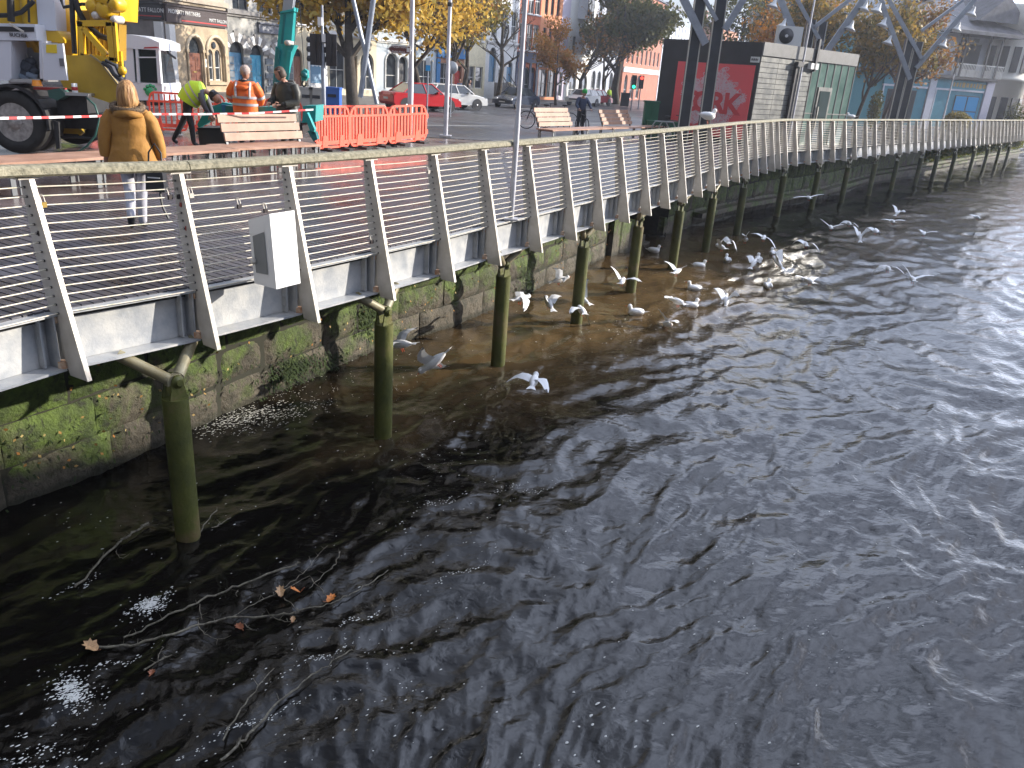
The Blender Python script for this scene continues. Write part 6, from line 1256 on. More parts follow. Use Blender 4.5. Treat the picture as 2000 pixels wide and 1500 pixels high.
for q in range(2):
    o = thing('bicycle_rack', ('left' if q == 0 else 'right') + ' hoop of the steel bicycle rack beside the kiosk', 'bicycle rack', ground(1298 + q * 14, 31.5)); mb = MB(); mb.tube([(-.3, 0, 0), (-.3, 0, .6), (-.2, 0, .78), (.2, 0, .78), (.3, 0, .6), (.3, 0, 0)], .028, 8); mb.build('hoop', mat('rack_grey', (.4, .42, .42), .4, .4), o); mb = MB(); mb.box((-.3, 0, .006), (.14, .14, .012)); mb.box((.3, 0, .006), (.14, .14, .012)); mb.build('foot_plate', galv2, o)
# ================================================================== PEOPLE
skin = mat('skin', (.48, .27, .19), .5); hairg = mat('ginger_hair', (.20, .085, .025), .5, 0, col2=(.50, .27, .10), scale=5, contrast=(.36, .62), bump=.35, bscale=9); hairb = mat('brown_hair', (.06, .035, .02), .6)
parka = mat('mustard_parka', (.36, .165, .03), .75, 0, col2=(.45, .22, .045), scale=7, bump=.5, bscale=12); fur = mat('fur_trim', (.13, .085, .05), .9, 0, col2=(.34, .25, .17), scale=60, bump=.9, bscale=90)
jeans = mat('pale_jeans', (.46, .46, .52), .8, 0, var=.15, scale=9); boot = mat('black_boot', (.02, .02, .022), .45); blacko = mat('black_cloth', (.02, .02, .024), .7, 0, var=.3, scale=9); coat = mat('olive_black_coat', (.035, .035, .028), .5, 0, var=.4, scale=9, bump=.6, bscale=10)
hiv = mat('hi_vis_orange', (.85, .13, .02), .6, 0, col2=(.95, .22, .03), scale=7, bump=.4, bscale=12); hiy = mat('hi_vis_yellow', (.55, .80, .04), .6, 0, var=.08); refl = mat('reflective_tape', (.50, .48, .50), .4); beanie = mat('grey_beanie', (.45, .36, .32), .9, 0, var=.2, scale=60, bump=.6, bscale=120); greenb = mat('green_beanie', (.04, .42, .08), .9)
def skinned(name, J, E, rad, mats, mi, parent, sub=1):
    """one continuous surface grown round a skeleton; each face takes the material of its nearest bone"""
    ks = list(J); me = bpy.data.meshes.new('tmp'); me.from_pydata([J[k] for k in ks], [(ks.index(a), ks.index(b)) for a, b in E], [])
    o = bpy.data.objects.new('tmp', me); COL.objects.link(o); o.modifiers.new('s', 'SKIN'); sl = me.skin_vertices[0].data
    for i, k in enumerate(ks):
        r = rad[k]; sl[i].radius = r if isinstance(r, tuple) else (r, r); sl[i].use_root = i == 0
    if sub: m_ = o.modifiers.new('d', 'SUBSURF'); m_.levels = m_.render_levels = sub
    dg = bpy.context.evaluated_depsgraph_get(); r = bpy.data.meshes.new_from_object(o.evaluated_get(dg)); bpy.data.objects.remove(o); r.materials.clear(); r.name = name
    for M in mats: r.materials.append(M)
    seg = [(Vector(J[a]), Vector(J[b]), mi.get((a, b), mi.get(b, 0))) for a, b in E]
    for p in r.polygons:
        c = p.center; best = 1e9
        for a, b, k in seg:
            d = b - a; t = max(0, min(1, (c - a).dot(d) / max(d.length_squared, 1e-9))); q = (c - a - d * t).length
            if q < best: best = q; p.material_index = k
        p.use_smooth = True
    return link(name, r, parent)
def hand(parent, p, d, s=1.0, M=skin):
    mb = MB(); d = Vector(d).normalized(); sx = d.cross(Vector((0, 1, .2))).normalized(); mb.tube([p, p + d * .05 * s, p + d * .085 * s], [.026 * s, .042 * s, .036 * s], 8, flat=.5)
    for i, L_ in enumerate((.065, .078, .072, .055)):
        q = p + d * .085 * s + sx * (i - 1.5) * .019 * s; mb.tube([q, q + d * L_ * .55 * s, q + d * L_ * .9 * s + Vector((0, -.018 * s, 0))], [.0095 * s, .009 * s, .007 * s], 6)
    q = p + d * .03 * s + sx * -.035 * s; mb.tube([q, q + (d - sx * .7) * .035 * s, q + (d * 1.6 - sx * .6) * .04 * s], [.012 * s, .011 * s, .008 * s], 6); return mb.build('hand', M, parent)
def head(parent, c, yaw=0.0, pitch=0.0, hair=None, hat=None, hairlen=0, s=1.0):
    Mx = Matrix.Translation(c) @ Matrix.Rotation(yaw, 4, 'Z') @ Matrix.Rotation(pitch, 4, 'X'); mb = MB(); k = s
    prof = [(0, -.125), (.045, -.118), (.066, -.09), (.074, -.03), (.080, .02), (.078, .06), (.060, .098), (.03, .115), (0, .118)]
    n = 16; vs = []
    for r, z in prof:
        for q in range(n): a = 2 * math.pi * q / n; y = math.sin(a) * r * 1.22; vs.append(Mx @ Vector((math.cos(a) * r * k, (y - (.012 if y < 0 and z < 0 else 0)) * k, z * k)))
    mb.smooth = True; mb.add(vs, [(i * n + q, i * n + (q + 1) % n, (i + 1) * n + (q + 1) % n, (i + 1) * n + q) for i in range(len(prof) - 1) for q in range(n)])
    nose = [Mx @ Vector(v) * 1 for v in ((-.012, -.088, -.03), (.012, -.088, -.03), (0, -.118, -.032), (0, -.09, .02))]; mb.add(nose, [(0, 2, 3), (2, 1, 3), (0, 1, 2)])
    for sx in (-1, 1): mb.ball(Mx @ Vector((sx * .080, .005, -.01)), .022, 8, 6, (.4, .8, 1.2))
    h = mb.build('head', skin, parent); mb = MB()
    for sx in (-1, 1): mb.ball(Mx @ Vector((sx * .030, -.085, .012)), .010, 6, 5)
    mb.build('eye', dark, h); mb = MB(); mb.box(Mx @ Vector((0, -.090, -.066)), (.042, .012, .008), Mx.to_3x3()); mb.build('mouth', mat('lip', (.33, .12, .10), .5), h)
    if hair:
        mb = MB(); mb.smooth = True; vs = []; rows = [(0, .128), (.045, .120), (.076, .088), (.090, .04), (.092, -.01), (.088, -.06), (.080, -.085 - hairlen)]
        for i, (r, z) in enumerate(rows):
            for q in range(18):
                a = math.pi * (-.15 + 1.30 * q / 17) if i > 2 else math.pi * (-.5 + 2 * q / 17); vs.append(Mx @ Vector((math.cos(a) * r * (1 + .15 * hairlen * 4 * (i > 4)), math.sin(a) * r * 1.18 + .006, z + (.012 * math.sin(q * 2.4) if i == 6 else 0))))
        mb.add(vs, [(i * 18 + q, i * 18 + q + 1, (i + 1) * 18 + q + 1, (i + 1) * 18 + q) for i in range(6) for q in range(17)]); mb.build('hair', hair, parent)
    if hat:
        mb = MB(); mb.lathe([(.098, .0), (.104, .03), (.103, .05), (.096, .085), (.066, .135), (.02, .155), (0, .157)], 16, Mx @ Matrix.Scale(1.12, 4, (0, 1, 0))); mb.build('hat', hat, parent)
def person(label, pos, rz, J2=None, top=blacko, legs=blacko, shoes=boot, bulk=1.0, hair=hairb, hat=None, yaw=0, pitch=0, group=None, hands=True, scale=1.0, extra=None):
    o = thing('person', label, 'person', pos, rz, group); o.scale = (scale,) * 3
    J = dict(pel=(0, 0, .93), wai=(0, 0, 1.08), che=(0, 0, 1.28), nec=(0, .0, 1.44), hed=(0, -.01, 1.52), sL=(-.18, 0, 1.38), sR=(.18, 0, 1.38), eL=(-.25, .02, 1.11), eR=(.25, .02, 1.11), wL=(-.24, -.08, .88), wR=(.24, -.08, .88), hL=(-.10, 0, .90), hR=(.10, 0, .90), kL=(-.11, -.02, .50), kR=(.11, -.02, .50), aL=(-.11, .03, .09), aR=(.11, .03, .09), tL=(-.12, -.15, .035), tR=(.12, -.15, .035))
    J.update(J2 or {}); b_ = bulk
    rad = dict(pel=(.15 * b_, .12 * b_), wai=(.15 * b_, .115 * b_), che=(.18 * b_, .13 * b_), nec=.062, hed=.055, sL=.082 * b_, sR=.082 * b_, eL=.058 * b_, eR=.058 * b_, wL=.042 * b_, wR=.042 * b_, hL=.10, hR=.10, kL=.070, kR=.070, aL=.052, aR=.052, tL=.04, tR=.04)
    E = [('pel', 'wai'), ('wai', 'che'), ('che', 'nec'), ('nec', 'hed'), ('che', 'sL'), ('sL', 'eL'), ('eL', 'wL'), ('che', 'sR'), ('sR', 'eR'), ('eR', 'wR'), ('pel', 'hL'), ('hL', 'kL'), ('kL', 'aL'), ('aL', 'tL'), ('pel', 'hR'), ('hR', 'kR'), ('kR', 'aR'), ('aR', 'tR')]
    mi = {k: 0 for k in J}; 
    for k in ('hL', 'hR', 'kL', 'kR', 'aL', 'aR'): mi[k] = 1
    mi['tL'] = mi['tR'] = 2; mi['hed'] = 3
    skinned('body', J, E, rad, [top, legs, shoes, skin], mi, o)
    hp = Vector(J['hed']); up_ = (hp - Vector(J['nec'])).normalized(); head(o, hp + up_ * .13, yaw, pitch, hair if not hat else None, hat)
    if hands:
        for s_ in 'LR': w_ = Vector(J['w' + s_]); hand(o, w_, w_ - Vector(J['e' + s_]))
    o['j'] = 0; return o, J
def band(parent, rings, M, name, n=20):        # cloth loft: rings (cx, cy, z, rx, ry)
    mb = MB(); mb.smooth = True; vs = []
    for cx, cy, z, rx, ry in rings:
        for q in range(n): a = 2 * math.pi * q / n; vs.append((cx + rx * math.cos(a), cy + ry * math.sin(a), z))
    mb.add(vs, [(i * n + q, i * n + (q + 1) % n, (i + 1) * n + (q + 1) % n, (i + 1) * n + q) for i in range(len(rings) - 1) for q in range(n)]); return mb.build(name, M, parent)
# woman in the mustard parka, walking away from the viewer
wpos = at(275, 449, 0); o, J = person('woman in a mustard parka with fur trimmed hood walking away along the boardwalk', wpos, R_(180 + 18), dict(kL=(-.05, -.06, .50), aL=(-.03, -.02, .09), tL=(-.03, -.19, .035), kR=(.07, .05, .50), aR=(.05, .30, .22), tR=(.07, .21, .07), eL=(-.29, .02, 1.12), eR=(.29, .02, 1.12), wL=(-.30, -.03, .90), wR=(.30, -.05, .90)), top=parka, legs=jeans, bulk=1.08, hair=hairg, scale=.945)
rd = random.Random(4)
def cloth(parent, rings, M, name, n=36, amp=.012, seed=1):
    mb = MB(); mb.smooth = True; vs = []; rg = np.random.default_rng(seed); N = len(rings); fine = []
    for i in range((N - 1) * 5 + 1):
        f = i / 5; k = min(int(f), N - 2); t_ = f - k; fine.append([rings[k][j] * (1 - t_) + rings[k + 1][j] * t_ for j in range(5)])
    for cx, cy, z, rx, ry in fine:
        for q in range(n): a = 2 * math.pi * q / n; w_ = 1 + amp * 3.0 * float(pn(np.array([a * 1.6 + seed]), np.array([z * 9.0]))[0]); vs.append((cx + rx * math.cos(a) * w_, cy + ry * math.sin(a) * w_, z))
    L_ = len(fine); mb.add(vs, [(i * n + q, i * n + (q + 1) % n, (i + 1) * n + (q + 1) % n, (i + 1) * n + q) for i in range(L_ - 1) for q in range(n)]); return mb.build(name, M, parent)
cloth(o, [(0, .01, .74, .285, .19), (0, .01, .86, .275, .185), (0, .01, 1.02, .235, .165), (0, .0, 1.14, .215, .16), (0, .0, 1.28, .235, .165), (0, .0, 1.38, .215, .15), (0, .0, 1.45, .11, .10)], parka, 'coat', amp=.018)
for s_ in (-1, 1):
    mb = MB(); pts = [Vector((s_ * .17, 0, 1.39)), Vector((s_ * .235, .01, 1.30)), Vector((s_ * .285, .02, 1.14)), Vector((s_ * .305, .0, 1.02)), Vector((s_ * .305, -.03, .90))]; mb.tube(pts, [.085, .088, .078, .072, .066], 14); mb.build('sleeve', parka, o)
band(o, [(0, .02, 1.355, .16, .13), (0, .07, 1.37, .175, .16), (0, .10, 1.43, .15, .14), (0, .09, 1.48, .10, .08)], parka, 'hood')
mb = MB()
for q in range(2600):
    a = rd.uniform(-.7, math.pi + .7); c = Vector((.165 * math.cos(a), .05 + .135 * math.sin(a), 1.475 - .035 * math.sin(a) + rd.gauss(0, .012))); d = Vector((math.cos(a) + rd.gauss(0, .6), math.sin(a) + rd.gauss(0, .6), rd.gauss(0, .7))).normalized(); e = d.cross(Vector((0, 0, 1))).normalized() * .004
    mb.add([c - e, c + e, c + d * rd.uniform(.03, .06)], [(0, 1, 2)])
mb.tube([(.165 * math.cos(a), .05 + .135 * math.sin(a), 1.475 - .035 * math.sin(a)) for a in np.linspace(-.7, math.pi + .7, 24)], .034, 8); f_ = mb.build('fur_trim', fur, o); f_['kind'] = 'stuff'
mb = MB()                                  # long hair down to the collar
for q in range(700):
    a = rd.uniform(-.15, math.pi + .15); r = .085 + rd.gauss(0, .004); p = Vector((r * math.cos(a), .0 + r * 1.15 * math.sin(a), min(1.70, 1.655 + rd.gauss(0, .03)))); pts = [p, p + Vector((.012 * math.cos(a), .02 * math.sin(a), -.10)), p + Vector((.02 * math.cos(a) + rd.gauss(0, .01), .03 * math.sin(a), -.20 - rd.random() * .04))]; e = Vector((-math.sin(a), math.cos(a), 0)) * .006
    mb.add([pts[0] - e, pts[0] + e, pts[1] + e, pts[1] - e, pts[2] + e * .5, pts[2] - e * .5], [(0, 1, 2, 3), (3, 2, 4, 5)])
band_ = mb.build('hair_strands', hairg, o); band_['kind'] = 'stuff'; _t = hairg.node_tree; _tc = _t.nodes.new('ShaderNodeTexCoord'); _mp = _t.nodes.new('ShaderNodeMapping'); _mp.inputs['Scale'].default_value = (9, 9, .7)
_t.links.new(_tc.outputs['Object'], _mp.inputs['Vector'])
for _n in _t.nodes:
    if _n.bl_idname == 'ShaderNodeTexNoise': _t.links.new(_mp.outputs[0], _n.inputs['Vector'])
mb = MB(); mb.smooth = True; vs = []; n_ = 56; rows_ = [(1.455, .098, .112), (1.49, .112, .126), (1.53, .116, .130), (1.58, .115, .129), (1.63, .112, .126), (1.67, .105, .119), (1.705, .093, .107), (1.735, .074, .088), (1.757, .050, .062), (1.768, .024, .03), (1.771, .001, .001)]
for k_, (z, rx, ry) in enumerate(rows_):
    for q in range(n_):
        a = 2 * math.pi * q / n_; w_ = 1 + (.055 * math.sin(7 * a + z * 6) + .04 * math.sin(17 * a - z * 11) + .03 * math.sin(29 * a)) * (1 - k_ / 11); vs.append((rx * w_ * math.cos(a) - .008 * (k_ < 3), .012 + ry * w_ * math.sin(a), z + (.02 * math.sin(9 * a) + .012 * math.sin(23 * a) if k_ == 0 else 0)))
mb.add(vs, [(i * n_ + q, i * n_ + (q + 1) % n_, (i + 1) * n_ + (q + 1) % n_, (i + 1) * n_ + q) for i in range(len(rows_) - 1) for q in range(n_)]); mb.build('long_hair', hairg, o)
bg_ = thing('shoulder_bag', 'black shoulder bag with a hanging strap at the side of the woman in mustard', 'bag', wpos + Vector((.30, -.12, .62))); mb = MB(); mb.box((0, 0, .0), (.22, .12, .26), taper=.85); mb.build('body', boot, bg_); mb = MB(); mb.tube([(-.08, 0, .12), (-.07, .02, .30), (0, .03, .40), (.07, .02, .30), (.08, 0, .12)], .010, 6); mb.build('handle', boot, bg_); mb = MB(); mb.tube([(.05, -.05, -.10), (.07, -.07, -.28), (.14, -.09, -.42)], .014, 5); mb.build('strap', boot, bg_); mb = MB(); mb.box((.0, -.062, .03), (.14, .01, .012)); mb.build('buckle', whitep, bg_)
# worker in orange, seen from behind
p_ = ground(478, 18.0); o, J = person('worker in an orange reflective jacket and pale beanie seen from behind', p_, R_(185), dict(eL=(-.30, -.06, 1.12), eR=(.30, -.06, 1.12), wL=(-.22, -.26, 1.02), wR=(.22, -.26, 1.02), nec=(0, -.03, 1.44), hed=(0, -.07, 1.51)), top=hiv, legs=blacko, bulk=1.22, hat=beanie, pitch=-.4, scale=1.03)
cloth(o, [(0, .0, .80, .25, .19), (0, 0, 1.0, .25, .19), (0, 0, 1.2, .255, .19), (0, 0, 1.36, .24, .17), (0, 0, 1.46, .12, .11)], hiv, 'jacket', amp=.012, seed=3)
for z in (.98, 1.12): band(o, [(0, 0, z, .262, .203), (0, 0, z + .05, .264, .204)], refl, 'reflective_band', 28)
for s_ in (-1, 1):
    mb = MB(); mb.tube([(s_ * .14, .195, 1.15), (s_ * .145, .190, 1.30), (s_ * .14, .10, 1.44)], .026, 4); mb.build('reflective_strap', refl, o)
    mb = MB(); mb.tube([(s_ * .19, 0, 1.40), (s_ * .28, -.01, 1.26), (s_ * .31, -.07, 1.12), (s_ * .27, -.18, 1.05)], [.10, .098, .088, .075], 12); sl_ = mb.build('sleeve', hiv, o); mb = MB(); mb.tube([(s_ * .293, -.03, 1.19), (s_ * .305, -.055, 1.14)], .1, 12, cap=False); mb.build('reflective_band', refl, sl_)
band(o, [(0, .08, 1.38, .13, .11), (0, .15, 1.36, .14, .09), (0, .16, 1.30, .11, .05)], hiv, 'hood'); band(o, [(0, .0, 1.43, .12, .12), (0, 0, 1.49, .115, .115)], blacko, 'collar')
# bent worker in the yellow vest
p_ = at(378, 287, 0); o, J = person('bent over worker in a yellow vest and dark cap leaning towards the outrigger', p_, R_(8), dict(pel=(-.06, 0, .88), wai=(.0, 0, 1.02), che=(.20, -.02, 1.16), nec=(.34, -.04, 1.20), hed=(.45, -.06, 1.14), sL=(.26, -.16, 1.14), sR=(.26, .16, 1.14), eL=(.34, -.20, .90), eR=(.36, .15, .92), wL=(.42, -.12, .70), wR=(.44, .08, .72), hL=(-.06, -.10, .86), hR=(-.06, .10, .86), kL=(.02, -.11, .48), kR=(-.22, .11, .50), aL=(.04, -.11, .09), aR=(-.46, .12, .12), tL=(.16, -.13, .035), tR=(-.36, .12, .05)), top=mat('grey_sleeve', (.10, .10, .12), .7), bulk=1.1, hat=blacko, yaw=R_(60), pitch=-.9, scale=1.0)
mb = MB(); mb.tube([(-.05, 0, .95), (.02, 0, 1.06), (.16, -.01, 1.16), (.30, -.03, 1.20)], [.225, .235, .25, .19], 18, flat=1.05); v_ = mb.build('vest', hiy, o)
for a_, c_ in (((.03, 0, 1.07), (.055, 0, 1.085)), ((.14, -.01, 1.145), (.165, -.01, 1.16))): mb = MB(); mb.tube([a_, c_], (.248 if a_[0] < .1 else .256), 18, cap=False, flat=1.05); mb.build('reflective_band', refl, v_)
mb = MB(); mb.tube([(.50, -.16, 1.16), (.50, -.05, 1.19), (.50, .05, 1.19)], .05, 8); mb.build('ear_defender', dark, o)
# man in the dark coat
p_ = ground(560, 17.4); o, J = person('bearded man in a long olive black coat looking down at his hands', p_, R_(-28), dict(nec=(0, -.03, 1.46), hed=(0, -.08, 1.52), eL=(-.27, -.06, 1.13), eR=(.27, -.02, 1.12), wL=(-.16, -.30, 1.08), wR=(.12, -.30, 1.06)), top=coat, legs=blacko, bulk=1.15, hair=hairb, yaw=R_(-30), pitch=.45, scale=1.06)
cloth(o, [(0, .0, .70, .26, .20), (0, 0, .90, .25, .19), (0, 0, 1.12, .235, .175), (0, 0, 1.32, .25, .175), (0, 0, 1.42, .20, .15), (0, 0, 1.48, .11, .10)], coat, 'coat', amp=.02, seed=6)
for s_, pts in ((-1, [(-.19, 0, 1.41), (-.26, -.02, 1.27), (-.28, -.06, 1.13), (-.20, -.24, 1.09)]), (1, [(.19, 0, 1.41), (.26, 0, 1.27), (.28, -.03, 1.12), (.18, -.24, 1.07)])): mb = MB(); mb.tube(pts, [.095, .09, .08, .065], 12); mb.build('sleeve', coat, o)
band(o, [(0, .09, 1.40, .14, .09), (0, .12, 1.44, .13, .08), (0, .09, 1.50, .10, .06)], coat, 'hood'); mb = MB(); mb.ball((-.05, -.16, 1.575), .055, 8, 6, (1, .8, .9)); mb.build('beard', hairb, o)
# far figures
walk = dict(kL=(-.09, -.12, .50), aL=(-.09, -.18, .10), tL=(-.09, -.34, .05), kR=(.09, .04, .50), aR=(.09, .28, .14), tR=(.09, .14, .05), wL=(-.24, .10, .9), wR=(.24, -.2, .92))
person('walker dressed all in black on the far footway left of the steps', cpos(916, 60, 0), R_(60), walk, hair=blacko)
person('person in a striped blue top beside the red shop panel', cpos(897, 66), R_(20), None, top=mat('striped_blue', (.10, .14, .24), .7, 0, var=.5, scale=30))
person('worker in yellow at the far end of the street under the dark green tree', cpos(1190, 88), R_(30), None, top=hiy)
cy = ground(1142, 33.5); person('cyclist in a navy jacket and green woolly hat standing astride a bicycle', cy + Vector((-.05, .12, 0)), R_(20), dict(eL=(-.30, -.12, 1.15), eR=(.30, -.12, 1.15), wL=(-.26, -.34, 1.03), wR=(.26, -.34, 1.03), nec=(0, -.04, 1.44), hed=(0, -.08, 1.51)), top=mat('navy_jacket', (.03, .045, .09), .6, 0, var=.2), legs=blacko, bulk=1.12, hat=greenb, pitch=.2)
bicycle('bicycle held upright by the cyclist in the green hat', cy + Vector((0, -.25, 0)), R_(-75), bk, False)
lp_ = Lp(284, 168, .5) + lo.location; o, J = person('driver in a yellow jacket sitting inside the white lorry cab', (lp_.x, lp_.y, lp_.z - .60), R_(70), dict(kL=(-.13, -.42, .92), kR=(.13, -.42, .92), aL=(-.13, -.50, .5), aR=(.13, -.50, .5), tL=(-.13, -.66, .47), tR=(.13, -.66, .47), wL=(-.2, -.42, 1.12), wR=(.2, -.42, 1.12), eL=(-.27, -.14, 1.10), eR=(.27, -.14, 1.10)), top=hiy, bulk=1.1)
# ================================================================== GULLS
gw = mat('gull_white', (.86, .86, .86), .6); gg = mat('gull_grey_wing', (.85, .86, .88), .6); gb = mat('gull_black_tip', (.06, .06, .065), .6); gr = mat('gull_red', (.55, .08, .03), .5)
def gull(label, px, py, zh, L=None, Rr=None, yaw=0.0, up=0.0, Y=None, grp='gulls feeding over the river', sc_=1.12, pose='fly'):
    """body at a pixel column and height zh over the water; wing tips given by columns of the photograph, spans kept to a gull's size"""
    p = at(px, py, ZW + zh) if Y is None else aty(px, py, Y); o = thing('gull', label, 'gull', p, 0, grp); mb = MB()
    f = Vector((math.sin(yaw) * math.cos(up), math.cos(yaw) * math.cos(up), math.sin(up))); rt = Vector((math.cos(yaw), -math.sin(yaw), 0)); u = rt.cross(f)
    Bm = Matrix((rt, f, u)).transposed().to_4x4(); s_ = sc_
    if pose == 'fly': prof = [(0, -.19), (.020, -.175), (.045, -.10), (.058, -.02), (.054, .05), (.036, .105), (.034, .13), (.038, .155), (.026, .185), (0, .197)]
    else: prof = [(0, -.17), (.03, -.14), (.065, -.07), (.078, .0), (.070, .06), (.045, .10), (.030, .115), (0, .12)]
    mb.lathe([(r * s_, z * s_) for r, z in prof], 12, Bm @ Matrix.Rotation(-math.pi / 2, 4, 'X'))
    if pose == 'fly':
        mb.add([Bm @ Vector(v) * s_ for v in ((-.02, -.15, .01), (.02, -.15, .01), (.065, -.275, .005), (0, -.26, .012), (-.065, -.275, .005), (0, -.2, -.008))], [(0, 1, 3), (1, 2, 3), (0, 3, 4), (0, 5, 1), (1, 5, 2), (0, 4, 5), (2, 5, 3), (3, 5, 4)])
        for tip, sd_ in ((L, -1), (Rr, 1)):
            if tip is None: continue
            w_ = aty(tip[0], tip[1], p.y) - p; dl = w_.length; want = .46 * s_
            if dl < want: w_ = w_ + f * 0 + Vector((0, (1 if sd_ * rt.y >= 0 else -1) * min(.30, math.sqrt(want * want - dl * dl)), 0))
            bend = tip[2] if len(tip) > 2 else .04
            root = rt * sd_ * .03 * s_ + u * .02 * s_; secs = []
            for t_, ch, fo in ((0, .14, .0), (.22, .15, .025), (.45, .138, .045), (.7, .10, .02), (.88, .07, -.02), (1, .012, -.06)):
                c = root.lerp(w_, t_) + Vector((0, 0, bend * math.sin(math.pi * min(1, t_ * 1.05)))) + f * fo * s_; n_ = (w_ - root).normalized(); cv = (f - n_ * f.dot(n_)).normalized(); nv = n_.cross(cv) * sd_
                le, te = c + cv * ch * .45 * s_, c - cv * ch * .55 * s_; th_ = .012 * (1 - t_ * .7); secs.append((le, c + nv * th_, te, c - nv * th_ * .5))
            vs = [v for q in secs for v in q]; k = 4; fs = []
            for i in range(len(secs) - 1):
                for j in range(4): fs.append((i * 4 + j, i * 4 + (j + 1) % 4, (i + 1) * 4 + (j + 1) % 4, (i + 1) * 4 + j))
            for i, fc in enumerate(fs): mb.m = 2 if i >= 16 and i % 4 in (1, 2) else (1 if i % 4 in (0, 1) else 0); mb.smooth = True; base = len(mb.v); mb.add([vs[q] for q in fc], [(0, 1, 2, 3)])
            mb.m = 0; mb.smooth = False
        hd = Bm @ Vector((0, .165, .006)) * s_; mb.ball(hd, .040 * s_, 8, 6)
        bl = MB(); bl.tube([Bm @ Vector((0, .195, .004)) * s_, Bm @ Vector((0, .235, -.006)) * s_], [.010, .003], 5); 
    else:
        hd = Bm @ Vector((0, .10, .10)) * s_; mb.tube([Bm @ Vector((0, .07, .03)) * s_, Bm @ Vector((0, .095, .08)) * s_], [.045 * s_, .034 * s_], 10); mb.ball(hd, .042 * s_, 10, 7)
        mb.m = 1
        for sd_ in (-1, 1): mb.ball(Bm @ Vector((sd_ * .05, -.045, .025)) * s_, .07 * s_, 10, 6, (.45, 1.9, .7)) if abs(math.sin(yaw)) < .5 else mb.ball(Bm @ Vector((sd_ * .05, -.045, .025)) * s_, .07 * s_, 10, 6, (1.7, .6, .7))
        mb.m = 0; mb.add([Bm @ Vector(v) * s_ for v in ((-.03, -.12, .02), (.03, -.12, .02), (0, -.27, .055), (0, -.14, -.02))], [(0, 1, 2), (0, 2, 3), (1, 3, 2)])
        bl = MB(); bl.tube([Bm @ Vector((0, .135, .10)) * s_, Bm @ Vector((0, .18, .093)) * s_], [.010, .003], 5)
    mb.build('body', [gw, gg, gb], o); bl.build('bill', gr, o)
    if pose in ('fly', 'stand'):
        lg = MB()
        for sd_ in (-.02, .02): lg.tube([Bm @ Vector((sd_, -.03, -.04)) * s_, (Bm @ Vector((sd_, -.05, -.10)) * s_) if pose == 'fly' else (Bm @ Vector((sd_, 0, -.14)) * s_)], .006, 5)
        lg.build('legs', gr, o)
    return o
D_ = math.radians
gull('gull half hidden behind the second pile with one wing raised', 779, 672, .75, (765, 668), (803, 652), D_(-70), -.2)
gull('large diving gull with both wings held in one slanting line, nearest the quay', 845, 708, .55, (823, 671, .02), (862, 736, .02), D_(-82), -.75, sc_=1.3)
gull('gull flying low with wide drooping wings and dangling red feet', 1043, 743, .35, (984, 758, .06), (1071, 748, .05), D_(8), .1)
gull('gull with a drooping wing next to the third pile', 1019, 582, .7, (1004, 580), (1028, 598, .05), D_(40))
gull('gull hovering with curved wings between third and fourth piles', 1072, 592, .4, (1067, 577, .03), (1096, 583, .02), D_(-20), .3)
gull('gull with one wing straight up in front of the fourth pile', 1137, 584, .35, (1122, 575), (1147, 549), D_(-40), .2, sc_=1.08)
gull('gull with long arched wings crossing the foot of the fourth pile', 1136, 606, .4, (1110, 602, .05), (1153, 644, .08), D_(-10))
gull('small gull flapping close to the quay wall left of the fourth pile', 1094, 546, .4, (1085, 528), (1104, 543), D_(60), .2)
gull('gull with one wing high and one level crossing the fifth pile', 1215, 549, .45, (1195, 524, .02), (1251, 543, .05), D_(15))
gull('gull with wings in a wide V over the sixth pile foot', 1322, 530, .4, (1302, 514, .02), (1338, 513, .02), D_(30))
gull('gull gliding with wings in one slanting line above two swimmers', 1322, 588, .45, (1291, 573, .03), (1349, 604, .03), D_(-30))
gull('gull taking off with curved wings above its reflection', 1303, 633, .10, (1292, 612, -.02), (1323, 623, .06), D_(170), .2)
gull('gull with raised wings splashing down right of the swimming pair', 1418, 586, .12, (1398, 567, .05), (1438, 568, .05), D_(10), .4)
gull('gull with narrow V wings at the left of the far flock', 1408, 482, .5, (1399, 463), (1414, 487), D_(-20))
gull('gull with arched wings right behind the narrow V gull', 1423, 472, .6, (1411, 480, .10), (1434, 486, .10), D_(10))
gull('gull with short raised V wings over rippled reflections', 1456, 468, .4, (1445, 454), (1469, 456), D_(190), .2)
gull('gull with one level wing and one hanging wing in the far flock', 1492, 464, .55, (1470, 460, .04), (1511, 484, .07), D_(20))
gull('gull flapping on the water in the middle of the far flock', 1472, 514, .12, (1463, 503), (1482, 507), D_(30), .4)
gull('gull rising steeply with both wings folded up', 1519, 512, .35, (1512, 497), (1532, 489), D_(-30), .5)
gull('gull gliding highest with long level wings before the dark quay wall', 1580, 386, .9, (1545, 387, .03), (1612, 379, .02), D_(5))
gull('gull with wings in a gentle arch on the open water side', 1574, 477, .45, (1552, 480, .09), (1595, 488, .10), D_(10))
gull('gull with shallow V wings in the far group', 1623, 444, .45, (1607, 429, .0), (1644, 434, .0), D_(15))
gull('gull with arched wings right of the shallow V gull', 1658, 436, .5, (1640, 446, .08), (1672, 443, .06), D_(5))
gull('gull with tall narrow V wings above a white splash', 1679, 462, .3, (1672, 442), (1693, 445), D_(10), .5)
gull('gull with arched wing right of the tall V gull', 1709, 451, .5, (1694, 452, .07), (1724, 462, .09), D_(0))
gull('gull gliding flat with long straight wings low over the ripples', 1580, 548, .3, (1546, 534, .02), (1610, 549, .03), D_(-10))
gull('gull with a broad arch of wings, left of the pair on the right', 1734, 524, .4, (1707, 544, .10), (1759, 532, .08), D_(5))
gull('gull with one tall wing and one level wing, right of the pair', 1783, 545, .3, (1769, 518), (1828, 538, .03), D_(15))
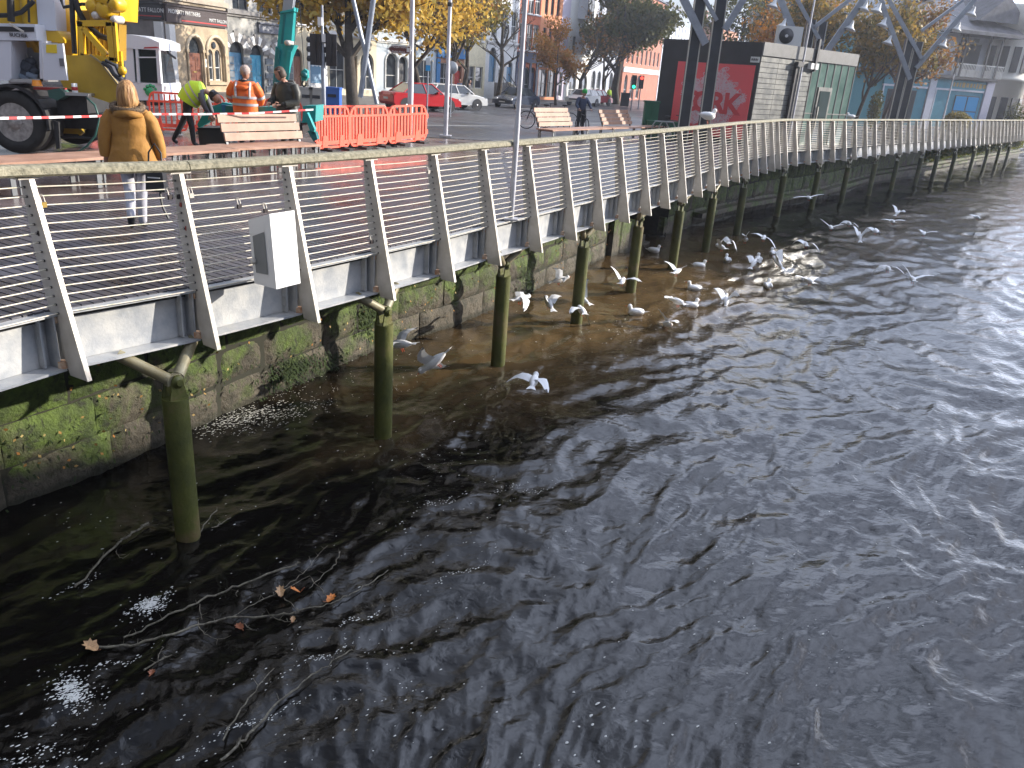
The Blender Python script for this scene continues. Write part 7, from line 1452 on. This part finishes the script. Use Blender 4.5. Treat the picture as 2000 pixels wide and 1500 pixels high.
gull('small gull with raised wings far out near the dark piles', 1753, 416, .3, (1749, 401), (1763, 411), D_(40), .3)
gull('small gull gliding level below the small raised wing gull', 1743, 432, .3, (1724, 431, .02), (1763, 428, .02), D_(5))
gull('farthest gull with drooping wings on the bright water', 1908, 424, .5, (1895, 423, .04), (1917, 433, .05), D_(0))
gull('gull dipping its bill with one wing trailing on bright water', 1805, 456, .2, (1800, 452), (1826, 449, .02), D_(30))
for px, py, lb, yw in ((1240, 610, 'swimming gull with its grey wings half opened', -80), (1352, 597, 'swimming gull just below the slanting glider', 60), (1354, 563, 'swimming gull with its head up, above the slanting glider', -60), (1368, 519, 'swimming gull right of the wide V gull', 70), (1279, 489, 'swimming gull alone beside the dark step recess', 75), (1420, 508, 'small swimming gull seen end on in the far flock', 0), (1500, 558, 'swimming gull alone below the far flock', 20), (1481, 506, 'swimming gull behind the flapping one in the far flock', 10), (1509, 495, 'swimming gull left of the steeply rising gull', 0)):
    gull(lb, px, py, .05, yaw=D_(yw), pose='swim', sc_=1.15)
def rail_at(px):
    return min((rail(s_, -.01, 1.145) for s_ in np.linspace(0, NP - 1, 900)), key=lambda v: abs((v.x / v.y) - (ray(px, 235).x / ray(px, 235).y)))
for px, lb, yw, pz in ((1383, 'gull standing on the handrail in front of the red poster, facing right', 80, .14), (1660, 'white gull settled on the handrail past the glass end of the kiosk', -60, .05)):
    v = rail_at(px); o = gull(lb, px, 235, 0, yaw=D_(yw), pose='stand', sc_=1.2 if pz < .1 else 1.35); o.location = (v.x, v.y, v.z + pz * 1.3)
# ================================================================== RIVER DRIFT: branches, leaves, foam and painted glints
brk = mat('wet_driftwood', (.05, .042, .03), .6, 0, col2=(.20, .18, .13), scale=30, bump=.5, bscale=50)
def wz(x, y): return ZW + float(wave(np.array([x]), np.array([y]))[0])
def bpt(x, y, up=.02):
    p = at(x / 2.5, y / 2.5 + 950, ZW); p.z = wz(p.x, p.y) + up; return p
def branch(label, main, r0, r1, twigs=(), seed=1, sink=True):
    rd = random.Random(seed); o = thing('branch', label, 'branch', (0, 0, 0), 0, 'branches caught in the river')
    def poly(pts, ra, rb, name, par, jit=.008):
        P = [bpt(x, y, .03 + jit) for x, y in pts]; Q = []
        for a, c in zip(P[:-1], P[1:]):
            for q in range(4): v = a.lerp(c, q / 4); Q.append(v + Vector((rd.gauss(0, jit), rd.gauss(0, jit), rd.gauss(0, jit * .6))))
        Q.append(P[-1]); n = len(Q); mb = MB(); mb.tube(Q, [.72 * (ra + (rb - ra) * i / (n - 1)) + rd.uniform(-.1, .1) * ra for i in range(n)], 6)
        for q in range(n // 2): i = rd.randrange(1, n); v = Q[i]; mb.tube([v, v + Vector((rd.gauss(0, .03), rd.gauss(0, .03), abs(rd.gauss(.02, .02))))], [.003, .001], 3)
        return mb.build(name, brk, par)
    poly(main, r0, r1, 'limb', o)
    for t_ in twigs: poly(t_, .006, .003, 'twig', o, .006)
    return o
branch('lone forked branch slanting in the dark water at the far left', [(365, 530), (420, 480), (500, 385), (570, 315), (610, 280), (690, 225), (725, 195)], .012, .018, [[(690, 225), (735, 208), (775, 208)], [(565, 345), (580, 368), (604, 378)]], 1)
branch('long straight upper branch in the middle of the dark water', [(600, 775), (700, 735), (830, 670), (960, 610), (1080, 550), (1200, 510), (1340, 460), (1440, 420), (1465, 408)], .010, .015, [[(975, 615), (985, 660), (990, 680)], [(1165, 540), (1160, 570)]], 2)
branch('longest lower branch with side twigs carrying a few orange leaves', [(480, 830), (640, 805), (800, 780), (940, 720), (1060, 680), (1140, 655), (1320, 655), (1460, 635), (1560, 610), (1640, 590), (1720, 540), (1800, 495), (1895, 430)], .016, .006, [[(1140, 655), (1240, 600), (1340, 550), (1420, 500), (1500, 430), (1540, 390), (1600, 325)], [(1380, 530), (1510, 475), (1560, 530), (1610, 575)], [(1320, 655), (1380, 680), (1430, 700), (1450, 690)], [(960, 700), (1000, 740), (1060, 760), (1110, 755)], [(1390, 565), (1430, 610), (1460, 640)], [(1180, 670), (1215, 700), (1245, 722)]], 3)
branch('thin bowed twig at the right end of the leafy branch', [(1660, 350), (1640, 400), (1610, 440), (1560, 490), (1510, 535)], .007, .004, (), 4)
branch('short forked twig near the lower foam patch', [(720, 940), (770, 905), (845, 865)], .010, .006, [[(770, 905), (785, 865), (798, 830)]], 5)
branch('short thin straight branch above the bottom edge', [(1090, 1250), (1160, 1150), (1240, 1040), (1340, 920)], .009, .006, (), 6)
branch('long kinked branch running out of the bottom edge', [(1080, 1375), (1180, 1280), (1260, 1195), (1365, 1070), (1480, 980), (1560, 920), (1640, 870), (1720, 825)], .016, .006, [[(1365, 1070), (1362, 1050)], [(1240, 1225), (1238, 1195)]], 7)
branch('stick caught against the foot of the nearest pile', [(965, 265), (1010, 200), (1060, 135)], .010, .008, (), 8)
branch('small stick floating right of the nearest pile', [(1040, 235), (1085, 212), (1130, 185)], .008, .006, (), 9)
leafm = {k: mat('leaf_' + k, c, .55, 0, var=.3, scale=60) for k, c in (('tan', (.42, .25, .12)), ('orange', (.60, .20, .04)), ('russet', (.26, .09, .04)))}
def leaf(label, x, y, s_, k, rz, tilt=.4, up=.06):
    o = thing('leaf', label, 'leaf', bpt(x, y, up), rz, 'fallen leaves in the river'); mb = MB(); s_ *= .75; pl = [(0, -.5), (.22, -.42), (.30, -.2), (.46, -.08), (.26, .08), (.34, .3), (.14, .28), (0, .5), (-.14, .28), (-.34, .3), (-.26, .08), (-.46, -.08), (-.30, -.2), (-.22, -.42)]
    v = [Vector((a * s_, c * s_, .18 * s_ * abs(a) * 2 + tilt * c * s_)) for a, c in pl] + [Vector((0, 0, -.03 * s_))]; n = len(pl); mb.add(v + [q - Vector((0, 0, .003)) for q in v], [(i, (i + 1) % n, n) for i in range(n)] + [((i + 1) % n + n + 1, i + n + 1, 2 * n + 1) for i in range(n)]); mb.build('blade', leafm[k], o); mb = MB(); mb.tube([(0, -.5 * s_, -tilt * .5 * s_), (-.15 * s_, -.9 * s_, .1 * s_)], .004, 5); mb.build('stalk', leafm['russet'], o)
leaf('big curled tan leaf floating above the lower foam patch', 450, 832, .17, 'tan', 1.3); leaf('tan leaf at the fork of the leafy twigs', 1370, 540, .13, 'tan', .4, .6); leaf('upright orange tan leaf right of the tan one at the fork', 1442, 542, .12, 'orange', 2.2, .9); leaf('bright orange leaf at the tip of the lower twig', 1618, 582, .13, 'orange', -.5, .3); leaf('half sunk russet leaf under the fork of the longest branch', 1168, 678, .12, 'russet', .9, .1, .01); leaf('sunken russet leaf by the short forked twig', 745, 935, .08, 'russet', .2, .1, .01); leaf('pale twig end leaf below the longest branch', 1432, 695, .07, 'tan', .2, .5)
fm_ = mat('foam_and_glint_white', (.62, .62, .58), .6)
rg = np.random.default_rng(21); fx, fy, fs_ = [], [], []
def scat(n, cx, cy, sx, sy, smin, smax, rot=0.0):
    a = rg.normal(0, 1, (n, 2)) * np.array([sx, sy]); c, s_ = math.cos(rot), math.sin(rot)
    for u, v in a: fx.append(cx + u * c - v * s_); fy.append(cy + u * s_ + v * c); fs_.append(rg.uniform(smin, smax))
scat(300, 294, 1192, 14, 7, .0015, .007, -.3); scat(110, 294, 1195, 30, 12, .002, .006, -.3); scat(420, 140, 1358, 15, 13, .0015, .008, .4); scat(160, 150, 1355, 38, 26, .002, .006, .4); scat(620, 470, 818, 48, 9, .002, .010, -.28); scat(300, 560, 805, 55, 10, .002, .008, -.28); scat(160, 660, 740, 110, 38, .002, .008, -.35); scat(60, 850, 790, 90, 60, .002, .007); scat(40, 860, 895, 40, 12, .002, .008); scat(60, 330, 1010, 200, 60, .002, .007); scat(130, 900, 1000, 200, 110, .002, .006, -.3); scat(120, 450, 1330, 260, 120, .002, .006, -.4); scat(150, 60, 1480, 60, 25, .002, .008); scat(90, 1450, 1080, 260, 160, .003, .008, .1); scat(26, 1180, 1430, 90, 50, .004, .011); scat(60, 760, 1350, 90, 70, .002, .007); scat(160, 1250, 640, 160, 40, .003, .010); scat(160, 1500, 560, 120, 40, .003, .011)
# froth drawn out with the stream; some white flakes stand in for glints
for cx, cy, ln_, k in ((300, 1180, 60, 90), (150, 1150, 50, 60), (860, 990, 90, 120), (1000, 950, 80, 80), (900, 1120, 80, 80), (480, 1420, 120, 160), (620, 1290, 90, 110), (230, 1300, 80, 100), (700, 1210, 70, 80), (1040, 960, 60, 60), (980, 760, 60, 50), (640, 700, 70, 60), (780, 760, 60, 60), (560, 770, 60, 80)):
    for q in range(int(k * .55)): t_ = rg.normal(0, .5); fx.append(cx + t_ * ln_); fy.append(cy - t_ * ln_ * .45 + rg.normal(0, 3) + 6 * math.sin(t_ * 5)); fs_.append(rg.uniform(.002, .006))
mb = MB(); P = [at(a, c, ZW) for a, c in zip(fx, fy)]; Zs = ZW + wave(np.array([p.x for p in P]), np.array([p.y for p in P]))
for p, z, s_ in zip(P, Zs, fs_):
    if not (0 < p.y < 60): continue
    n = 6; a0 = rg.uniform(0, 6.28); st = rg.uniform(1, 2.6); co, si = math.cos(.75), math.sin(.75); ring = []
    for q in range(n):
        a = a0 + 2 * math.pi * q / n; x, y = math.cos(a) * s_ * st * rg.uniform(.7, 1.2), math.sin(a) * s_ * rg.uniform(.7, 1.2); ring.append((p.x + x * co - y * si, p.y + x * si + y * co, z + .002))
    mb.add(ring + [(p.x, p.y, z + .002 + s_ * .5)], [(q, (q + 1) % n, n) for q in range(n)])
mb.build('foam_and_glints', fm_, kind='stuff')
# weed, ferns and fallen leaves on the wall
mb = MB(); lf = MB(); rg = np.random.default_rng(8); wd_ = []
def wall_pt(s_, z):
    tot = len(WL) - 1; i = min(tot - 1, int(s_ * tot)); f = s_ * tot - i; p = WL[i].lerp(WL[i + 1], f); t = (WL[i + 1] - WL[i]).normalized(); n = Vector((t.y, -t.x)); return Vector((p.x + n.x * .03, p.y + n.y * .03, z)), Vector((n.x, n.y, 0)), Vector((t.x, t.y, 0))
for (s0, z0, ss_, sz_, n_) in ((.475, -2.12, .012, .12, 700), (.55, -1.7, .008, .22, 420), (.51, -2.2, .01, .1, 200), (.80, -2.0, .012, .2, 260), (.40, -1.9, .03, .2, 60), (.2, -2.0, .08, .2, 80), (.93, -1.8, .02, .25, 260)):
    for q in range(n_):
        p, n, t = wall_pt(min(.999, max(0, rg.normal(s0, ss_))), min(-.6, max(-2.36, rg.normal(z0, sz_)))); d = (n * rg.uniform(.2, 1) + t * rg.normal(0, .5) + Vector((0, 0, -rg.uniform(.3, 1.2)))).normalized(); L_ = rg.uniform(.02, .07); e = t * L_ * .18; mb.add([p - e, p + e, p + d * L_ * .6 + e, p + d * L_, p + d * L_ * .6 - e], [(0, 1, 2, 3, 4)])
mb.build('wall_weed', mat('dark_weed', (.012, .020, .007), .95, 0, col2=(.035, .06, .014), scale=9), kind='stuff')
for q in range(260):
    p, n, t = wall_pt(rg.random(), rg.uniform(-2.2, -.5)); a = Vector(rg.normal(0, 1, 3)).normalized() * .022; c = a.cross(n).normalized() * .016; p = p + n * .015; lf.add([p - a, p - c, p + a, p + c], [(0, 1, 2, 3)])
lf.build('stuck_leaves', leafmat('stuck_leaf', (.50, .20, .05), (.62, .50, .22)), kind='stuff')
# ================================================================== PADLOCKS
lb_ = mat('lock_brass', (.45, .30, .08), .35, .6); ld = mat('lock_dark', (.05, .04, .04), .45, .4); lr = mat('lock_red', (.35, .06, .04), .4)
LOCKS = [(81, 392, lb_, 'brass padlock on the second wire beside the leftmost full post'), (73, 456, ld, 'rusty padlock against the face of the leftmost full post'), (348, 372, ld, 'topmost lock in the cluster hanging at the second post'), (352, 394, lr, 'reddish lock in the middle of the cluster at the second post'), (357, 430, lr, 'lowest red lock of the cluster at the second post'), (329, 383, ld, 'round lock just left of the second post'), (372, 378, steel, 'silver lock just right of the second post'), (462, 386, ld, 'small lock alone between the second post and the white cabinet'), (512, 398, ld, 'large dark lock above the white cabinet'), (567, 374, ld, 'dark lock on the post beside the white cabinet'), (722, 357, ld, 'upper dark lock on the post right of the white cabinet'), (727, 380, ld, 'lower dark lock on the post right of the white cabinet'), (707, 460, ld, 'low lock left of the post above the second pile'), (735, 468, ld, 'low lock on the post above the second pile'), (836, 331, steel, 'silver lock left of the fifth post'), (848, 351, ld, 'dark lock on the fifth post')]
for px, py, M, lb in LOCKS:
    r = ray(px, py).normalized(); best = min(np.linspace(0, 8, 800), key=lambda s_: abs(rail(s_, .0).x * r.y - rail(s_, .0).y * r.x)); q = rail(best, -.0); t_ = math.hypot(q.x, q.y) / math.hypot(r.x, r.y); z = CAM_H + r.z * t_
    j = max(0, min(14, round((.955 - z - .0) / .0685 - .3))); zw_ = .955 - j * .0685; c = (OI(zw_) + OO(zw_)) / 2; p = rail(best, c, zw_); i = int(best); n = TN[i][1]; o = thing('padlock', lb, 'padlock', p, math.atan2(n.y, n.x) - math.pi / 2, 'love locks on the railing')
    mb = MB(); mb.box((0, .03, -.065), (.042, .02, .04)); mb.build('lock_body', M, o); mb = MB(); mb.tube([(-.015, .03, -.045), (-.015, .02, -.01), (-.008, .008, .012), (.008, .008, .012), (.015, .02, -.01), (.015, .03, -.045)], .004, 6); mb.build('shackle', steel, o)

# ================================================================== HAZE
mb = MB(); mb.box((70, 85, 10), (480, 480, 28)); hz = mb.build('haze', [], kind='stuff') if False else link('haze', mb.mesh('haze', mat('haze_air', (1, 1, 1))), kind='stuff')
M = MATS['haze_air']; t = M.node_tree; t.nodes.clear(); o_ = t.nodes.new('ShaderNodeOutputMaterial'); v_ = t.nodes.new('ShaderNodeVolumePrincipled'); v_.inputs['Color'].default_value = (.86, .90, 1.0, 1); v_.inputs['Density'].default_value = .0009; v_.inputs['Anisotropy'].default_value = .55
t.links.new(v_.outputs[0], o_.inputs['Volume'])
